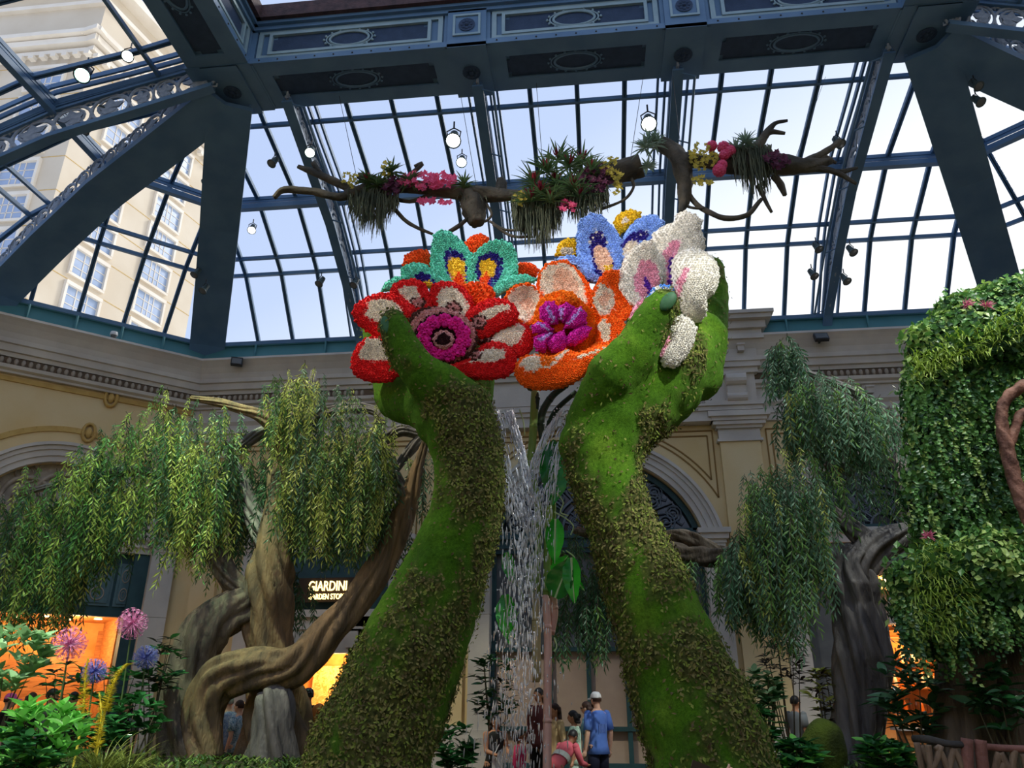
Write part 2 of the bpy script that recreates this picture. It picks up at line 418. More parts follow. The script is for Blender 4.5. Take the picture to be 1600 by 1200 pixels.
# arches and lunettes
wb.arch(0, 4.82, 2.84, 3.31, 5.64); lunette(wb, 0, 4.82, 2.80, 5.64)
wb.arch(7.3, 5.0, 2.4, 2.85, 5.64); lunette(wb, 7.3, 5.0, 2.36, 5.64)
wb.arch(-7.1, 5.2, 1.9, 2.3, 5.64); lunette(wb, -7.1, 5.2, 1.88, 5.64)
wl.arch(2.95, 5.3, 2.05, 2.55, 5.4)
wr.arch(2.8, 5.3, 2.05, 2.55, 5.4); lunette(wr, 2.8, 5.3, 2.02, 5.64)
# carved tympanum of the left wall
mb = MB(); mb.prism([wl.P(2.95 + 2.2 * math.cos(a), 5.3 + 2.2 * math.sin(a), -.34) for a in [PI - PI * k / 24 for k in range(25)]], Vector((NL.x, NL.y, 0)) * .1)
ty = mb.build('tympanum', 'stone_dk', wl.ob)
ring_me = MB().tube([(.5 * math.cos(a), 0, .5 * math.sin(a)) for a in [k * 2 * PI / 20 for k in range(20)]], .06, 6, closed=True).mesh('wreath', 'stone_dk', True)
for s, z, sc in ((1.5, 6.2, .7), (2.2, 6.35, 1.1), (3.7, 6.35, 1.1), (4.5, 6.2, .7), (2.95, 6.5, 1.2), (2.1, 7.0, .5), (3.8, 7.0, .5)):
    inst('wreath', ring_me, ty, frame(wl.P(s, z, -.22), Vector((UL.x, UL.y, 0)) * sc, Vector((NL.x, NL.y, 0)) * sc * 1.5, Vector((0, 0, 1)) * sc))
    inst('wreath', ring_me, ty, frame(wl.P(s, z, -.22), Vector((UL.x, UL.y, 0)) * sc * .55, Vector((NL.x, NL.y, 0)) * sc * 1.5, Vector((0, 0, 1)) * sc * .55))
# ---- entablature profile (out, z) swept around the room
def inward_path(pts):
    """mitred inward normals for an open 2-D path whose left side is the room"""
    out = []
    for i in range(len(pts)):
        d1 = (pts[i] - pts[i - 1]).normalized() if i else None
        d2 = (pts[i + 1] - pts[i]).normalized() if i < len(pts) - 1 else None
        ns = [Vector((d.y, -d.x)) for d in (d1, d2) if d is not None]
        m = sum(ns, Vector((0, 0)))
        m.normalize(); m = m / max(.3, m.dot(ns[0])); out.append(m)
    return out
roomp = [Vector((B2.x, -6)), B2, A2, MIR(A2), MIR(B2), Vector((-B2.x, -6))]
rn = inward_path(roomp)
if rn[2].y > 0: rn = [-v for v in rn]
cor = [(0, 10.85), (.62, 10.85), (.64, 10.78), (.58, 10.72), (.50, 10.62), (.40, 10.45), (.36, 10.30), (.36, 10.18), (.30, 10.16), (.28, 9.98), (.20, 9.97), (.19, 9.86), (0, 9.86)]
def trim(name, prof, m, path=roomp, nrm=rn):
    ob = MB().sweep(prof, path, nrm).build(name, m, normals=True); tag(ob, kind='structure'); return ob
trim('trim_1', cor, 'stone')
eb = trim('trim_2', [(0, 9.84), (.17, 9.84), (.17, 9.64), (0, 9.64)], 'egg_back')
trim('trim_3', [(0, 9.63), (.26, 9.63), (.24, 9.54), (.14, 9.5), (.14, 9.44), (0, 9.44)], 'stone')
egg_me = MB().ell((0, 0, 0), (.055, .05, .095), None, 10, 6).mesh('egg', 'stone_dk', True)
for (p, u, n, l0, l1) in ((A2, UL, NL, .2, 5.0), (A2, Vector((1, 0)), Vector((0, -1)), .2, 5.0), (MIR(A2), Vector((-1, 0)), Vector((0, -1)), .4, 6.6)):
    s = l0
    while s < l1:
        q = p + u * s + n * .18; inst('egg', egg_me, eb, frame((q.x, q.y, 9.74), (u.x, u.y, 0), (n.x, n.y, 0), (0, 0, 1))); s += .165
# back wall only: frieze, modillions, architrave ; left wall is plain cream above its arch
bp = [Vector((-11.6, YW)), Vector((11.6, YW))]; bn = [Vector((0, -1))] * 2
fz = trim('trim_4', [(0, 9.44), (.06, 9.44), (.06, 9.08), (0, 9.08)], 'stone', bp, bn)
mod_me = MB().box((0, 0, 0), (.17, .16, .16)).box((0, -.02, .1), (.21, .2, .05)).mesh('modillion', 'stone')
for k in range(21):
    x = -10.6 + k * 1.0
    if abs(x) > 4.7: inst('modillion', mod_me, fz, Matrix.Translation((x, YW - .14, 9.22)))
trim('trim_5', [(0, 9.08), (.20, 9.08), (.2, 9.0), (.12, 8.9), (.12, 8.72), (.08, 8.7), (.08, 8.52), (0, 8.5)], 'stone', bp, bn)
# projecting pavilion entablature above the centre arch
pv = MB()
for (d, z0, z1) in ((.95, 11.32, 11.42), (.88, 11.2, 11.32), (.72, 10.98, 11.2), (.6, 10.78, 10.98), (.64, 10.70, 10.78), (.42, 10.2, 10.7), (.52, 10.1, 10.2), (.48, 9.95, 10.1), (.40, 9.8, 9.95), (.30, 8.98, 9.8), (.46, 8.86, 8.98), (.40, 8.74, 8.86), (.34, 8.6, 8.74), (.36, 8.46, 8.6)):
    ex = (d - .3) * .9; pv.bb((-4.45 - ex, YW - d, z0), (4.45 + ex, YW, z1))
pv = pv.build('pavilion_entablature', 'stone', wb.ob)
for k in range(10): inst('modillion', mod_me, pv, Matrix.Translation((-4.15 + k * .92, YW - .5, 10.45)))
con = MB(); con.bb((-.28, -.46, 8.98), (.28, 0, 9.1)); con.bb((-.24, -.52, 9.1), (.24, 0, 9.45)); con.tube([(-.26, -.5, 9.55), (.26, -.5, 9.55)], .17, 12); con.tube([(-.26, -.44, 9.08), (.26, -.44, 9.08)], .12, 12); con.bb((-.3, -.5, 9.7), (.3, 0, 9.8))
con_me = con.mesh('console', 'stone')
fpan = MB().bb((-2.9, -.33, 9.08), (2.9, -.28, 9.68)).mesh('frieze_panel', 'stone')
for x in (-3.9, 3.9): inst('console', con_me, wb.ob, Matrix.Translation((x, YW, 0)))
inst('frieze_panel', fpan, wb.ob, Matrix.Translation((0, YW, 0)))
# pilasters
def pilaster(w, s, hw, m='cream'):
    p = MB(); w.box(p, s - hw, s + hw, 0, 7.95, 0, .16); p.build('pilaster_shaft', m, w.ob)
    c = MB()
    for (z0, z1, e, d) in ((7.93, 8.0, .07, .22), (8.0, 8.28, .02, .18), (8.28, 8.36, .08, .26), (8.36, 8.46, .16, .34), (8.46, 8.56, .2, .38), (8.56, 8.70, .28, .46)): w.box(c, s - hw - e, s + hw + e, z0, z1, 0, d)
    c.build('capital', 'stone', w.ob)
    b = MB(); w.box(b, s - hw - .1, s + hw + .1, 0, .9, 0, .28); w.box(b, s - hw - .05, s + hw + .05, .9, 1.05, 0, .24); b.build('plinth', 'stone', w.ob)
for s in (-3.9, 3.9): pilaster(wb, s, .52)
for s in (-10.4, 10.6): pilaster(wb, s, .34, 'cream')
# jamb columns, imposts and lower stonework
def jamb(w, s, hw, d=.2, z1=5.27):
    p = MB(); z = .95
    for zz in (2.2, 3.6, z1): w.box(p, s - hw, s + hw, z + .012, zz, -.45, d); w.box(p, s - hw + .012, s + hw - .012, zz - .02, zz + .03, -.45, d - .02); z = zz
    w.box(p, s - hw - .08, s + hw + .08, 0, .8, -.45, d + .1); w.box(p, s - hw - .05, s + hw + .05, .8, .97, -.45, d + .06)
    p.build('jamb_column', 'stone', w.ob)
    c = MB()
    for z0, z2, e in ((z1, z1 + .1, .03), (z1 + .1, z1 + .24, .09), (z1 + .24, z1 + .37, .15)): w.box(c, s - hw - e, s + hw + e, z0, z2, -.45, d + e)
    c.build('impost', 'stone', w.ob)
for c, hw in ((0, 2.98), (7.3, 2.6), (-7.1, 2.0)):
    for sg in (-1, 1): jamb(wb, c + sg * hw, .26)
    b = MB(); wb.box(b, c - hw, c + hw, 5.27, 5.64, -.42, -.02); wb.box(b, c - hw, c + hw, 5.5, 5.6, -.42, .06); b.build('lintel', 'teal_dark' if c == 0 else 'stone', wb.ob)
jamb(wl, .28, .3, .25); jamb(wl, 5.2, .3, .2)
for sgn in (.75, 5.15): pass
b = MB(); wl.box(b, .5, 5.3, 5.2, 5.62, -.4, .1); wl.box(b, .4, 5.4, 5.35, 5.42, -.4, .16); wl.box(b, .4, 5.4, 5.55, 5.66, -.4, .2); b.build('lintel', 'stone', wl.ob)
b = MB(); wl.box(b, .3, 1.6, 5.75, 6.3, 0, .05); wl.box(b, .4, 1.5, 5.8, 6.25, 0, .08); fp = b.build('frieze_panel', 'stone_dk', wl.ob)
for s in (.65, 1.2): inst('wreath', ring_me, fp, frame(wl.P(s, 6.03, .1), Vector((UL.x, UL.y, 0)) * .36, Vector((NL.x, NL.y, 0)) * .5, Vector((0, 0, 1)) * .36))
# painted and moulded frames on the cream plaster
st = MB()
for o in (0, .14):
    for sg in (-1, 1):
        a0 = math.asin((6.3 - 4.82) / (3.62 + o)); rr = 3.62 + o * .9
        arc = [(sg * rr * math.cos(a), 4.82 + rr * math.sin(a)) for a in [PI / 2 - (PI / 2 - math.acos(min(1, (3.22 - o) / rr))) * k / 14 for k in range(15)]]
        pts = [(0, 8.3 - o), (sg * (3.22 - o), 8.3 - o), (sg * (3.22 - o), arc[-1][1])]; wb.strip(st, pts, .035, 0, .025); wb.strip(st, arc, .035, 0, .025)
    for sx in (4.62, -9.9):
        pts = [(sx + o, 4.2), (sx + o, 8.3 - o), (sx + 5.3 - o, 8.3 - o), (sx + 5.3 - o, 4.2)]; wb.strip(st, pts, .035, 0, .025)
st.build('stripe', 'stripe', wb.ob)
st = MB(); wl.strip(st, [(.1, 9.32), (5.5, 9.32)], .12, 0, .05)
rr = 2.95; wl.strip(st, [(2.95 + rr * math.cos(a), 5.3 + rr * math.sin(a)) for a in [.35 + (PI - .7) * k / 24 for k in range(25)]], .14, 0, .05)
st = st.build('stripe', 'ochre', wl.ob)
kn = MB().tube([(.5 * math.cos(a) * .6, 0, .5 * math.sin(a)) for a in [k * 2 * PI / 14 for k in range(14)]], .09, 6, closed=True).ell((0, 0, 0), (.16, .1, .3)).mesh('knot', 'ochre', True)
for s, z in ((2.65, 8.24), (2.3, 9.32)): inst('knot', kn, st, frame(wl.P(s, z, .06), Vector((UL.x, UL.y, 0)) * .5, Vector((NL.x, NL.y, 0)) * .6, Vector((0, 0, 1)) * .5))
# ---- shop fronts
M['shop_back'] = mat('lit_amber_wall', srgb(235, 170, 95), srgb(220, 140, 60), .6, 2)
M['shop_wood'] = mat('honey_wood', srgb(200, 135, 75), srgb(165, 100, 50), .5, 3, stretch=(1, 1, 8))
M['blind'] = mat('beige_blind', srgb(196, 172, 154), srgb(178, 154, 138), .55, 1.3, .03, 40, spec=.5)
M['panel_grey'] = mat('grey_panel', srgb(104, 108, 110), srgb(88, 92, 96), .4, 2)
# centre window
wf = MB()
wb.box(wf, -2.86, -2.6, 0, 5.3, -.4, -.2); wb.box(wf, 2.6, 2.86, 0, 5.3, -.4, -.2)
for s in (-2.66, -1.24, -.3, .63, 1.6, 2.66): wb.box(wf, s - .055, s + .055, 0, 2.78, -.4, -.1)
for s in (-1.6, 0.12, 1.75): wb.box(wf, s - .05, s + .05, 2.76, 5.27, -.4, -.14)
for z, h in ((2.78, .1), (.98, .1), (.12, .24), (5.2, .1)): wb.box(wf, -2.7, 2.7, z - h / 2, z + h / 2, -.4, -.08)
win = wf.build('window_1', 'teal_dark'); tag(win, kind='structure')
xs = (-2.66, -1.24, -.3, .63, 1.6, 2.66)
for a, b_ in zip(xs[:-1], xs[1:]):
    for z0, z1 in ((1.03, 2.73), (.24, .93)):
        p = MB(); wb.box(p, a + .05, b_ - .05, z0, z1, -.30, -.27); p.build('pane', 'blind', win)
for a, b_ in zip((-2.66, -1.6, .12, 1.75), (-1.6, .12, 1.75, 2.66)):
    p = MB(); wb.box(p, a + .05, b_ - .05, 2.83, 5.15, -.30, -.27); p.build('pane', 'panel_grey', win)
# a shop room behind an opening
def shop(w, c, hw, ztop, depth, door_name):
    b = MB(); n = Vector((w.n.x, w.n.y, 0))
    w.box(b, c - hw, c + hw, 0, ztop, -depth - .1, -depth); b2 = b.build('shop_wall', 'shop_back', w.ob)
    b = MB(); w.box(b, c - hw - .1, c - hw, 0, ztop, -depth, -.5); w.box(b, c + hw, c + hw + .1, 0, ztop, -depth, -.5); w.box(b, c - hw, c + hw, ztop, ztop + .1, -depth, -.4); b.build('shop_wall', 'shop_wood', w.ob)
def lamp_in(p, energy, color, size=.4, name='shop_lamp'):
    l = bpy.data.lights.new(name, 'POINT'); l.energy = energy; l.color = color; l.shadow_soft_size = size
    o = bpy.data.objects.new(name, l); COL.objects.link(o); o.location = p; return o
# left wall shop: teal panelled header over an amber room
shop(wl, 2.95, 1.98, 3.62, 2.6, 'x')
hd = MB(); wl.box(hd, .62, 5.1, 3.6, 5.22, -.4, -.2); wl.box(hd, .58, .95, 0, 5.22, -.4, .04); hd = hd.build('shop_header', 'teal_dark', wl.ob)
for i, (s0, s1) in enumerate(((.85, 1.25), (1.32, 2.0), (2.07, 3.3), (3.37, 4.2), (4.27, 5.0))):
    p = MB(); wl.box(p, s0, s1, 3.85, 4.95, -.22, -.16); wl.box(p, s0 + .07, s1 - .07, 3.92, 4.88, -.18, -.13); pn = p.build('panel', 'teal_panel', hd)
    for z in (4.15, 4.62):
        inst('wreath', ring_me, hd, frame(wl.P((s0 + s1) / 2, z, -.13), Vector((UL.x, UL.y, 0)) * (s1 - s0) * .45, Vector((NL.x, NL.y, 0)) * .35, Vector((0, 0, 1)) * .32))
        inst('wreath', ring_me, hd, frame(wl.P((s0 + s1) / 2, z, -.13), Vector((UL.x, UL.y, 0)) * (s1 - s0) * .2, Vector((NL.x, NL.y, 0)) * .35, Vector((0, 0, 1)) * .16))
c = MB(); wl.box(c, .9, 3.6, 0, 2.7, -2.5, -1.9); wl.box(c, .95, 1.1, 2.7, 3.4, -2.45, -2.4); cab = c.build('shop_counter', 'shop_wood', org=wl.P(2.2, 0, -2.2)); tag(cab, 'tall honey wood display unit inside the amber lit shop at left', 'cabinet')
for s in (1.3, 2.2, 3.1): 
    d = MB(); wl.box(d, s - .4, s + .4, .1, 1.6, -1.9, -1.87); d.build('door', 'shop_back', cab)
lamp_in(wl.P(2.0, 3.1, -1.0), 120, (1, .70, .36)); lamp_in(wl.P(4.2, 3.1, -1.2), 80, (1, .70, .36))
dl_me = MB().lathe([(.001, 0), (.09, 0), (.1, -.02), (.001, -.02)], 12).mesh('downlight', mat('downlight_glow', (1, .8, .5), None, .5, emit=(1, .8, .45), estr=6))
for s, d in ((1.4, -.9), (2.0, -1.5), (2.6, -.9), (3.2, -1.6), (3.8, -1.0)): 
    o_ = inst('downlight', dl_me, wl.ob, Matrix.Translation(wl.P(s, 3.6, d)))
# left back bay: store with the gold sign
shop(wb, -7.1, 1.75, 2.9, 2.4, 'x')
f = MB(); wb.box(f, -8.9, -7.85, 0, 3.75, -.4, -.02); wb.box(f, -6.35, -5.3, 0, 3.75, -.4, -.02); wb.box(f, -8.9, -5.3, 2.72, 3.78, -.4, -.02); wb.box(f, -8.9, -5.3, 3.6, 3.78, -.4, .1); wb.box(f, -8.8, -5.4, 3.3, 3.36, -.4, .04); wb.box(f, -6.42, -6.12, 2.85, 3.25, -.3, .03); wb.box(f, -8.1, -7.8, 2.85, 3.25, -.3, .03); f.build('door_surround', 'stone', wb.ob)
f = MB(); wb.box(f, -5.62, -5.3, 0, 5.27, -.3, .06); wb.box(f, -8.9, -8.58, 0, 5.27, -.3, .06); wb.box(f, -8.6, -5.6, 3.78, 5.27, -.4, -.1); f.build('shop_frame', 'teal_dark', wb.ob)
M['shop_goods'] = mat('orange_goods', srgb(240, 150, 60), srgb(250, 210, 140), .6, 9, dist=1.5)
g = MB(); wb.box(g, -8.0, -6.3, .3, 2.5, -2.3, -2.2); g.build('display_wall', 'shop_goods', wb.ob)
lamp_in((-7.1, YW + 1.3, 2.5), 170, (1, .68, .3))
def text_width(txt, size):
    me = text_mesh(txt, size, 0, 'LEFT'); xs = [v.co.x for v in me.vertices]; bpy.data.meshes.remove(me); return max(xs)
def text_mesh(txt, size, ext=.02, al='CENTER'):
    cu = bpy.data.curves.new('t', 'FONT'); cu.body = txt; cu.size = size; cu.extrude = ext; cu.align_x = al; cu.align_y = 'CENTER' if al == 'CENTER' else 'TOP_BASELINE'; cu.resolution_u = 3
    ob = bpy.data.objects.new('t', cu); COL.objects.link(ob); me = bpy.data.meshes.new_from_object(ob.evaluated_get(bpy.context.evaluated_depsgraph_get())); bpy.data.objects.remove(ob); return me
M['sign_gold'] = mat('gold_backlit', (1, .75, .3), None, .4, emit=(1, .78, .3), estr=2.6)
M['sign_orange'] = mat('orange_backlit', (1, .45, .08), None, .4, emit=(1, .42, .1), estr=2.0)
M['sign_board'] = mat('dark_signboard', srgb(60, 44, 30), srgb(48, 36, 26), .5, 6)
def sign(w, label, lines, s, z, width, height, board, letter, d=-.02, cond=1.0):
    p = w.P(s, z, d); t = thing('shop_sign', label, 'sign', p); b = MB(); w.box(b, s - width / 2, s + width / 2, z - height / 2, z + height / 2, d - .07, d); b.build('board', board, t)
    for i, (txt, sz, dz) in enumerate(lines):
        sx = Vector((-w.n.y, w.n.x, 0)) * -1; X = Vector((-w.n.y, w.n.x, 0)); 
        if X.dot(RT) < 0: X = -X
        xs_ = [0.0]
        for k in range(len(txt)): xs_.append(text_width(txt[:k + 1] + '|', sz) - text_width('|', sz))
        for k, chr_ in enumerate(txt):
            if chr_ == ' ': continue
            me = text_mesh(chr_, sz, .02, 'LEFT'); me.materials.append(M[letter] if isinstance(letter, str) else letter)
            inst('letter', me, t, frame(w.P(s, z + dz, d + .025) + X * ((xs_[k] - xs_[-1] / 2) * cond) - Vector((0, 0, sz * .35)), X * cond, Vector((0, 0, 1)), Vector((w.n.x, w.n.y, 0))))
    return t
sign(wb, 'gold backlit shop sign reading GIARDINI GARDEN STORE over the doorway', [('GIARDINI', .36, .1), ('GARDEN STORE', .2, -.17)], -6.98, 4.27, 1.62, .62, 'sign_board', 'sign_gold', d=.12, cond=.68)
# right back bay: cafe with orange sign, shelves and a wooden counter
shop(wb, 7.3, 2.3, 3.4, 2.6, 'x')
f = MB(); wb.box(f, 4.95, 6.35, 0, 5.27, -.4, -.1); wb.box(f, 6.4, 9.65, 3.3, 5.27, -.4, -.1); f.build('shop_frame', 'panel_grey', wb.ob)
f = MB(); wb.box(f, 6.9, 9.6, 3.3, 3.85, -.3, .05); wb.box(f, 6.9, 9.6, 3.75, 3.9, -.3, .12); wb.box(f, 6.9, 9.6, 3.5, 3.55, -.3, .09); f.build('door_surround', 'stone', wb.ob)
sign(wb, 'orange backlit shop sign behind the gnarled right trunk', [('AVATAI', .34, 0)], 6.75, 4.25, 1.9, .34, 'sign_orange', mat('sign_pale', (1, .8, .55), None, .4, emit=(1, .8, .55), estr=2.2), d=.1)
sh = thing('wall_shelf', 'lit orange bar shelf of bottles and cups inside the right shop', 'shelf', (7.6, YW + 1.6, 1.2))
b = MB()
for z in (1.3, 1.9, 2.5, 3.1): wb.box(b, 6.6, 9.4, z - .03, z, -1.9, -1.5)
b.build('board', 'shop_wood', sh); b = MB(); wb.box(b, 6.6, 9.4, 1.0, 3.3, -1.98, -1.93); b.build('back_panel', 'shop_back', sh)
bot_me = [MB().lathe([(.05, 0), (.05, .2), (.02, .28), (.02, .36)], 8).mesh('bottle', mat('bottle_%d' % i, c_, None, .2, spec=.6)) for i, c_ in enumerate((srgb(230, 120, 40), srgb(240, 220, 190), srgb(90, 50, 30)))]
for z in (1.3, 1.9, 2.5):
    for k in range(20):
        x = 6.7 + k * .135 + R.uniform(-.02, .02); o = link('bottle', R.choice(bot_me), None, Vector((x, YW + 1.7, z))); tag(o, 'bottle on the lit shelves of the right shop', 'bottle', 'bottles on the shop shelves')
lamp_in((7.6, YW + .9, 2.9), 120, (1, .6, .25))
ct = thing('counter', 'honey wood counter with a pinned paper notice in the right shop doorway', 'counter', (7.4, YW - .6, 0))
b = MB(); b.bb((6.5, YW - .9, 0), (8.5, YW - .35, 1.0)); b.build('body', 'shop_wood', ct); b = MB(); b.bb((6.4, YW - 1.0, 1.0), (8.6, YW - .3, 1.06)); b.build('top', 'stone', ct)
b = MB(); b.bb((7.2, YW - .93, .3), (7.7, YW - .905, .9)); nb = b.build('notice', 'white_ceramic', ct)
me = text_mesh('M', .3); me.materials.append(M['black']); inst('letter', me, nb, frame((7.45, YW - .95, .6), (1, 0, 0), (0, 0, 1), (0, -1, 0)))
# ================================================================== ROOF: glass vault, ribs, ring beam
HUB = Vector((-7.85, 12.9)); HUBR = Vector((7.3, 12.95)); ROWS = [0, .207, .27, .49, .80, 1.0]; RZ = [11.45, 13.1, 13.38, 14.25, 14.75, 15.2]
SOF = [(0, 10.95), (.056, 11.35), (.27, 12.3), (.5, 13.15), (.72, 13.65), (1.0, 14.3)]
def interp(tab, t):
    for (a, x), (b, y) in zip(tab[:-1], tab[1:]):
        if t <= b: return x + (y - x) * (t - a) / (b - a)
    return tab[-1][1]
GZ = list(zip(ROWS, RZ))
cb = MB()
path2 = roomp; cprof = [(.30, 10.8), (.16, 11.38), (.24, 11.38), (.24, 11.5), (-.2, 11.5), (-.2, 10.8)]
cb.sweep(cprof, roomp, rn); ceil = cb.build('ceiling', 'teal', normals=True); tag(ceil, kind='structure')
fr = MB().sweep([(.14, 11.40), (.26, 11.40), (.26, 11.52), (.14, 11.52)], roomp, rn).build('sill', 'steel', ceil, normals=True)
seam_me = MB().box((0, 0, 0), (.05, .05, .6)).mesh('seam', 'teal')
bar_q = []
class Patch:
    def __init__(p, p0, p1, h0, h1):
        p.p0 = Vector(p0); p.p1 = Vector(p1); d = p.p1 - p.p0; p.L = d.length; p.u = d.normalized(); n = Vector((-p.u.y, p.u.x))
        h0, h1 = Vector(h0), Vector(h1)
        if (h0 - p.p0).dot(n) < 0: n = -n
        p.n = n; p.d = (h0 - p.p0).dot(n); p.so = (h0 - p.p0).dot(p.u); p.se = (p.p1 - h1).dot(p.u)
    def P(p, s, t, z=None):
        q = p.p0 + p.u * s + p.n * (p.d * t + .0); return Vector((q.x, q.y, interp(GZ, t) if z is None else z))
    def lo(p, t): return p.so * t
    def hi(p, t): return p.L - p.se * t
def clip(poly, f):
    out = []
    for i in range(len(poly)):
        a, b = poly[i], poly[(i + 1) % len(poly)]; fa, fb = f(a), f(b)
        if fa >= 0: out.append(a)
        if (fa >= 0) != (fb >= 0): k = fa / (fa - fb); out.append((a[0] + (b[0] - a[0]) * k, a[1] + (b[1] - a[1]) * k))
    return out
def glaze(p, mull, rows=ROWS, heavy=(.49,)):
    for s0, s1 in zip(mull[:-1], mull[1:]):
        for t0, t1 in zip(rows[:-1], rows[1:]):
            poly = [(s0, t0), (s1, t0), (s1, t1), (s0, t1)]
            poly = clip(poly, lambda q: q[0] - p.lo(q[1])); 
            if len(poly) > 2: poly = clip(poly, lambda q: p.hi(q[1]) - q[0])
            if len(poly) < 3: continue
            mb = MB(); mb._add([p.P(*q) for q in poly], [tuple(range(len(poly)))]); mb.build('pane', 'glass', ceil)
    for s in mull[1:-1]:
        ts = [t for t in rows]; te = 1.0
        for k in range(101):
            t = k / 100
            if not (p.lo(t) <= s <= p.hi(t)): te = t; break
        else: te = 1.0
        ts = [t for t in rows if t < te] + [te]
        if len(ts) < 2 or te < .02: continue
        mb = MB()
        for o in (-.035, .035): mb.poly_bar([p.P(s + o, t) - Vector((0, 0, .05)) for t in ts], .04, .09)
        mb.poly_bar([p.P(s, t) + Vector((0, 0, .0)) for t in ts], .1, .03)
        mb.build('glazing_bar', 'steel', ceil)
    for t in rows[1:-1]:
        a, b = max(0, p.lo(t)), min(p.L, p.hi(t))
        if b - a < .1: continue
        mb = MB(); mb.bar(p.P(a, t) - Vector((0, 0, .05)), p.P(b, t) - Vector((0, 0, .05)), .08, .1)
        if t in heavy:
            mb.bar(p.P(a, t) - Vector((0, 0, .32)), p.P(b, t) - Vector((0, 0, .32)), .16, .14); mb.bar(p.P(a, t) - Vector((0, 0, .12)), p.P(b, t) - Vector((0, 0, .12)), .05, .1)
        mb.build('purlin', 'steel', ceil)
back = Patch(A2, MIR(A2), HUB, HUBR)
sp = 22.9 / 2; mull = [sp + x for x in [-11.45] + [-10.9 + 0 * 0] + [-9.8, -8.73, -7.66, -6.6, -5.5, -4.4, -3.3, -2.2, -1.1, 0, 1.1, 2.2, 3.3, 4.4, 5.5, 6.6, 7.66, 8.73, 9.8, 10.9] + [11.45]]
glaze(back, mull)
for sgn in (1, -1):
    f = (lambda v: Vector(v)) if sgn == 1 else MIR
    hb_ = HUB if sgn == 1 else HUBR; ch = Patch(f(B2), f(A2), hb_, hb_); glaze(ch, [0, .9, 2.05, 3.2, 4.3, 5.2, 5.6])
    B = f(B2); sd_ = Patch(Vector((B.x, -2)), B, Vector((hb_.x, -2)), hb_)
    glaze(sd_, [sd_.L - x for x in (18.0, 15, 12.6, 10.2, 8.1, 6.3, 4.5, 2.8, 1.2, 0)][0:] if True else [])
    for s in (.9, 2.05, 3.2, 4.3): inst('seam', seam_me, ceil, Matrix.Translation(ch.P(s, 0, 11.1) + Vector((ch.n.x, ch.n.y, 0)) * .26))
for s in mull[2:-2:2]: inst('seam', seam_me, ceil, Matrix.Translation(back.P(s, 0, 11.1) + Vector((0, -.26, 0))))
# filigree scroll used along the ribs: a ring with a curl and a leafy sprig
fb = MB(); fb.tube([(.5 * math.cos(a), 0, .5 * math.sin(a)) for a in [k * 2 * PI / 16 for k in range(16)]], .055, 5, closed=True)
fb.tube([(.5 * math.cos(a) * (1 - .12 * a), 0, .5 * math.sin(a) * (1 - .12 * a)) for a in [k * .5 for k in range(12)]], .05, 4)
for a in (.3, 1.5, 2.7, 3.9, 5.1): fb.leaf((0, -.03, 0), (math.cos(a), 0, math.sin(a)), (0, -1, 0), .4, .26, 0); fb.leaf((0, .03, 0), (math.cos(a), 0, math.sin(a)), (0, 1, 0), .4, .26, 0)
for sx in (-1, 1): fb.tube([(sx * .3, 0, .42), (sx * .48, 0, .5), (sx * .5, 0, .38)], [.05, .05, .03], 4); fb.tube([(sx * .3, 0, -.42), (sx * .48, 0, -.5), (sx * .5, 0, -.38)], [.05, .05, .03], 4)
fil_me = fb.mesh('scroll', 'scroll', True)
def rib(pts_s, pts_g, w_, name='rib', planes=(0,), hw=.34, th=.07, solid=False):
    """pts_s: soffit points, pts_g: matching points under the glass"""
    d = (pts_s[-1] - pts_s[0]); side = Vector((-d.y, d.x, 0)).normalized()
    mb = MB(); mb.poly_bar([p + Vector((0, 0, th / 2)) for p in pts_s], hw, th)
    tops = []
    for a, b in zip(pts_s, pts_g):
        h = min(.66 if hw > .5 else .80, max(.38, (b.z - a.z) * (.55 if hw > .5 else .70))); tops.append(a + Vector((0, 0, h)))
    mb.poly_bar(tops, .16, .06)
    for q in (.35, .75): mb.poly_bar([p + Vector((0, 0, (g.z - p.z - .1) * q)) for p, g in zip(tops, pts_g)], .14, .05)
    for o in (-1, 1): mb.poly_bar([p + Vector((0, 0, (g.z - p.z) * .5)) + side * (o * .06) for p, g in zip(tops, pts_g)], .04, .16)
    if hw < .5:
        for o in (-.34, -.17, .17, .34): mb.poly_bar([p + side * o - Vector((0, 0, .06)) for p in pts_g], .05, .12)
    for o in (-1, 1): mb.poly_bar([p + Vector((0, 0, th + .04)) + side * (o * (hw / 2 - .05)) for p in pts_s], .05, .06)
    rb = mb.build(name, 'steel', ceil)
    for o in planes:
        L_ = 0; k = 0; flip = 1
        for i in range(len(pts_s) - 1):
            a, b, ta, tb = pts_s[i], pts_s[i + 1], tops[i], tops[i + 1]; ln = (b - a).length; h = ((ta.z - a.z) + (tb.z - b.z)) / 2 - .1
            n = max(1, round(ln / (h * .98)))
            for j in range(n):
                t = (j + .5) / n; c = (a.lerp(b, t) + ta.lerp(tb, t)) / 2 + side * o + Vector((0, 0, .02)); X = (b - a).normalized(); Z = side.cross(X); Z = Z if Z.z > 0 else -Z
                inst('scroll', fil_me, rb, frame(c, X * (ln / n) * flip, side * .5, Z * h * .98)); flip = -flip
    return rb
TS = [0, .056, .16, .27, .385, .5, .61, .72, .86, .97]
for x in (-6.6, -2.2, 2.2, 6.6):
    q = lambda t, z: Vector((x, YW - back.d * t, z))
    rib([q(t, interp(SOF, t)) for t in TS], [q(t, interp(GZ, t)) for t in TS], .3, hw=.24)
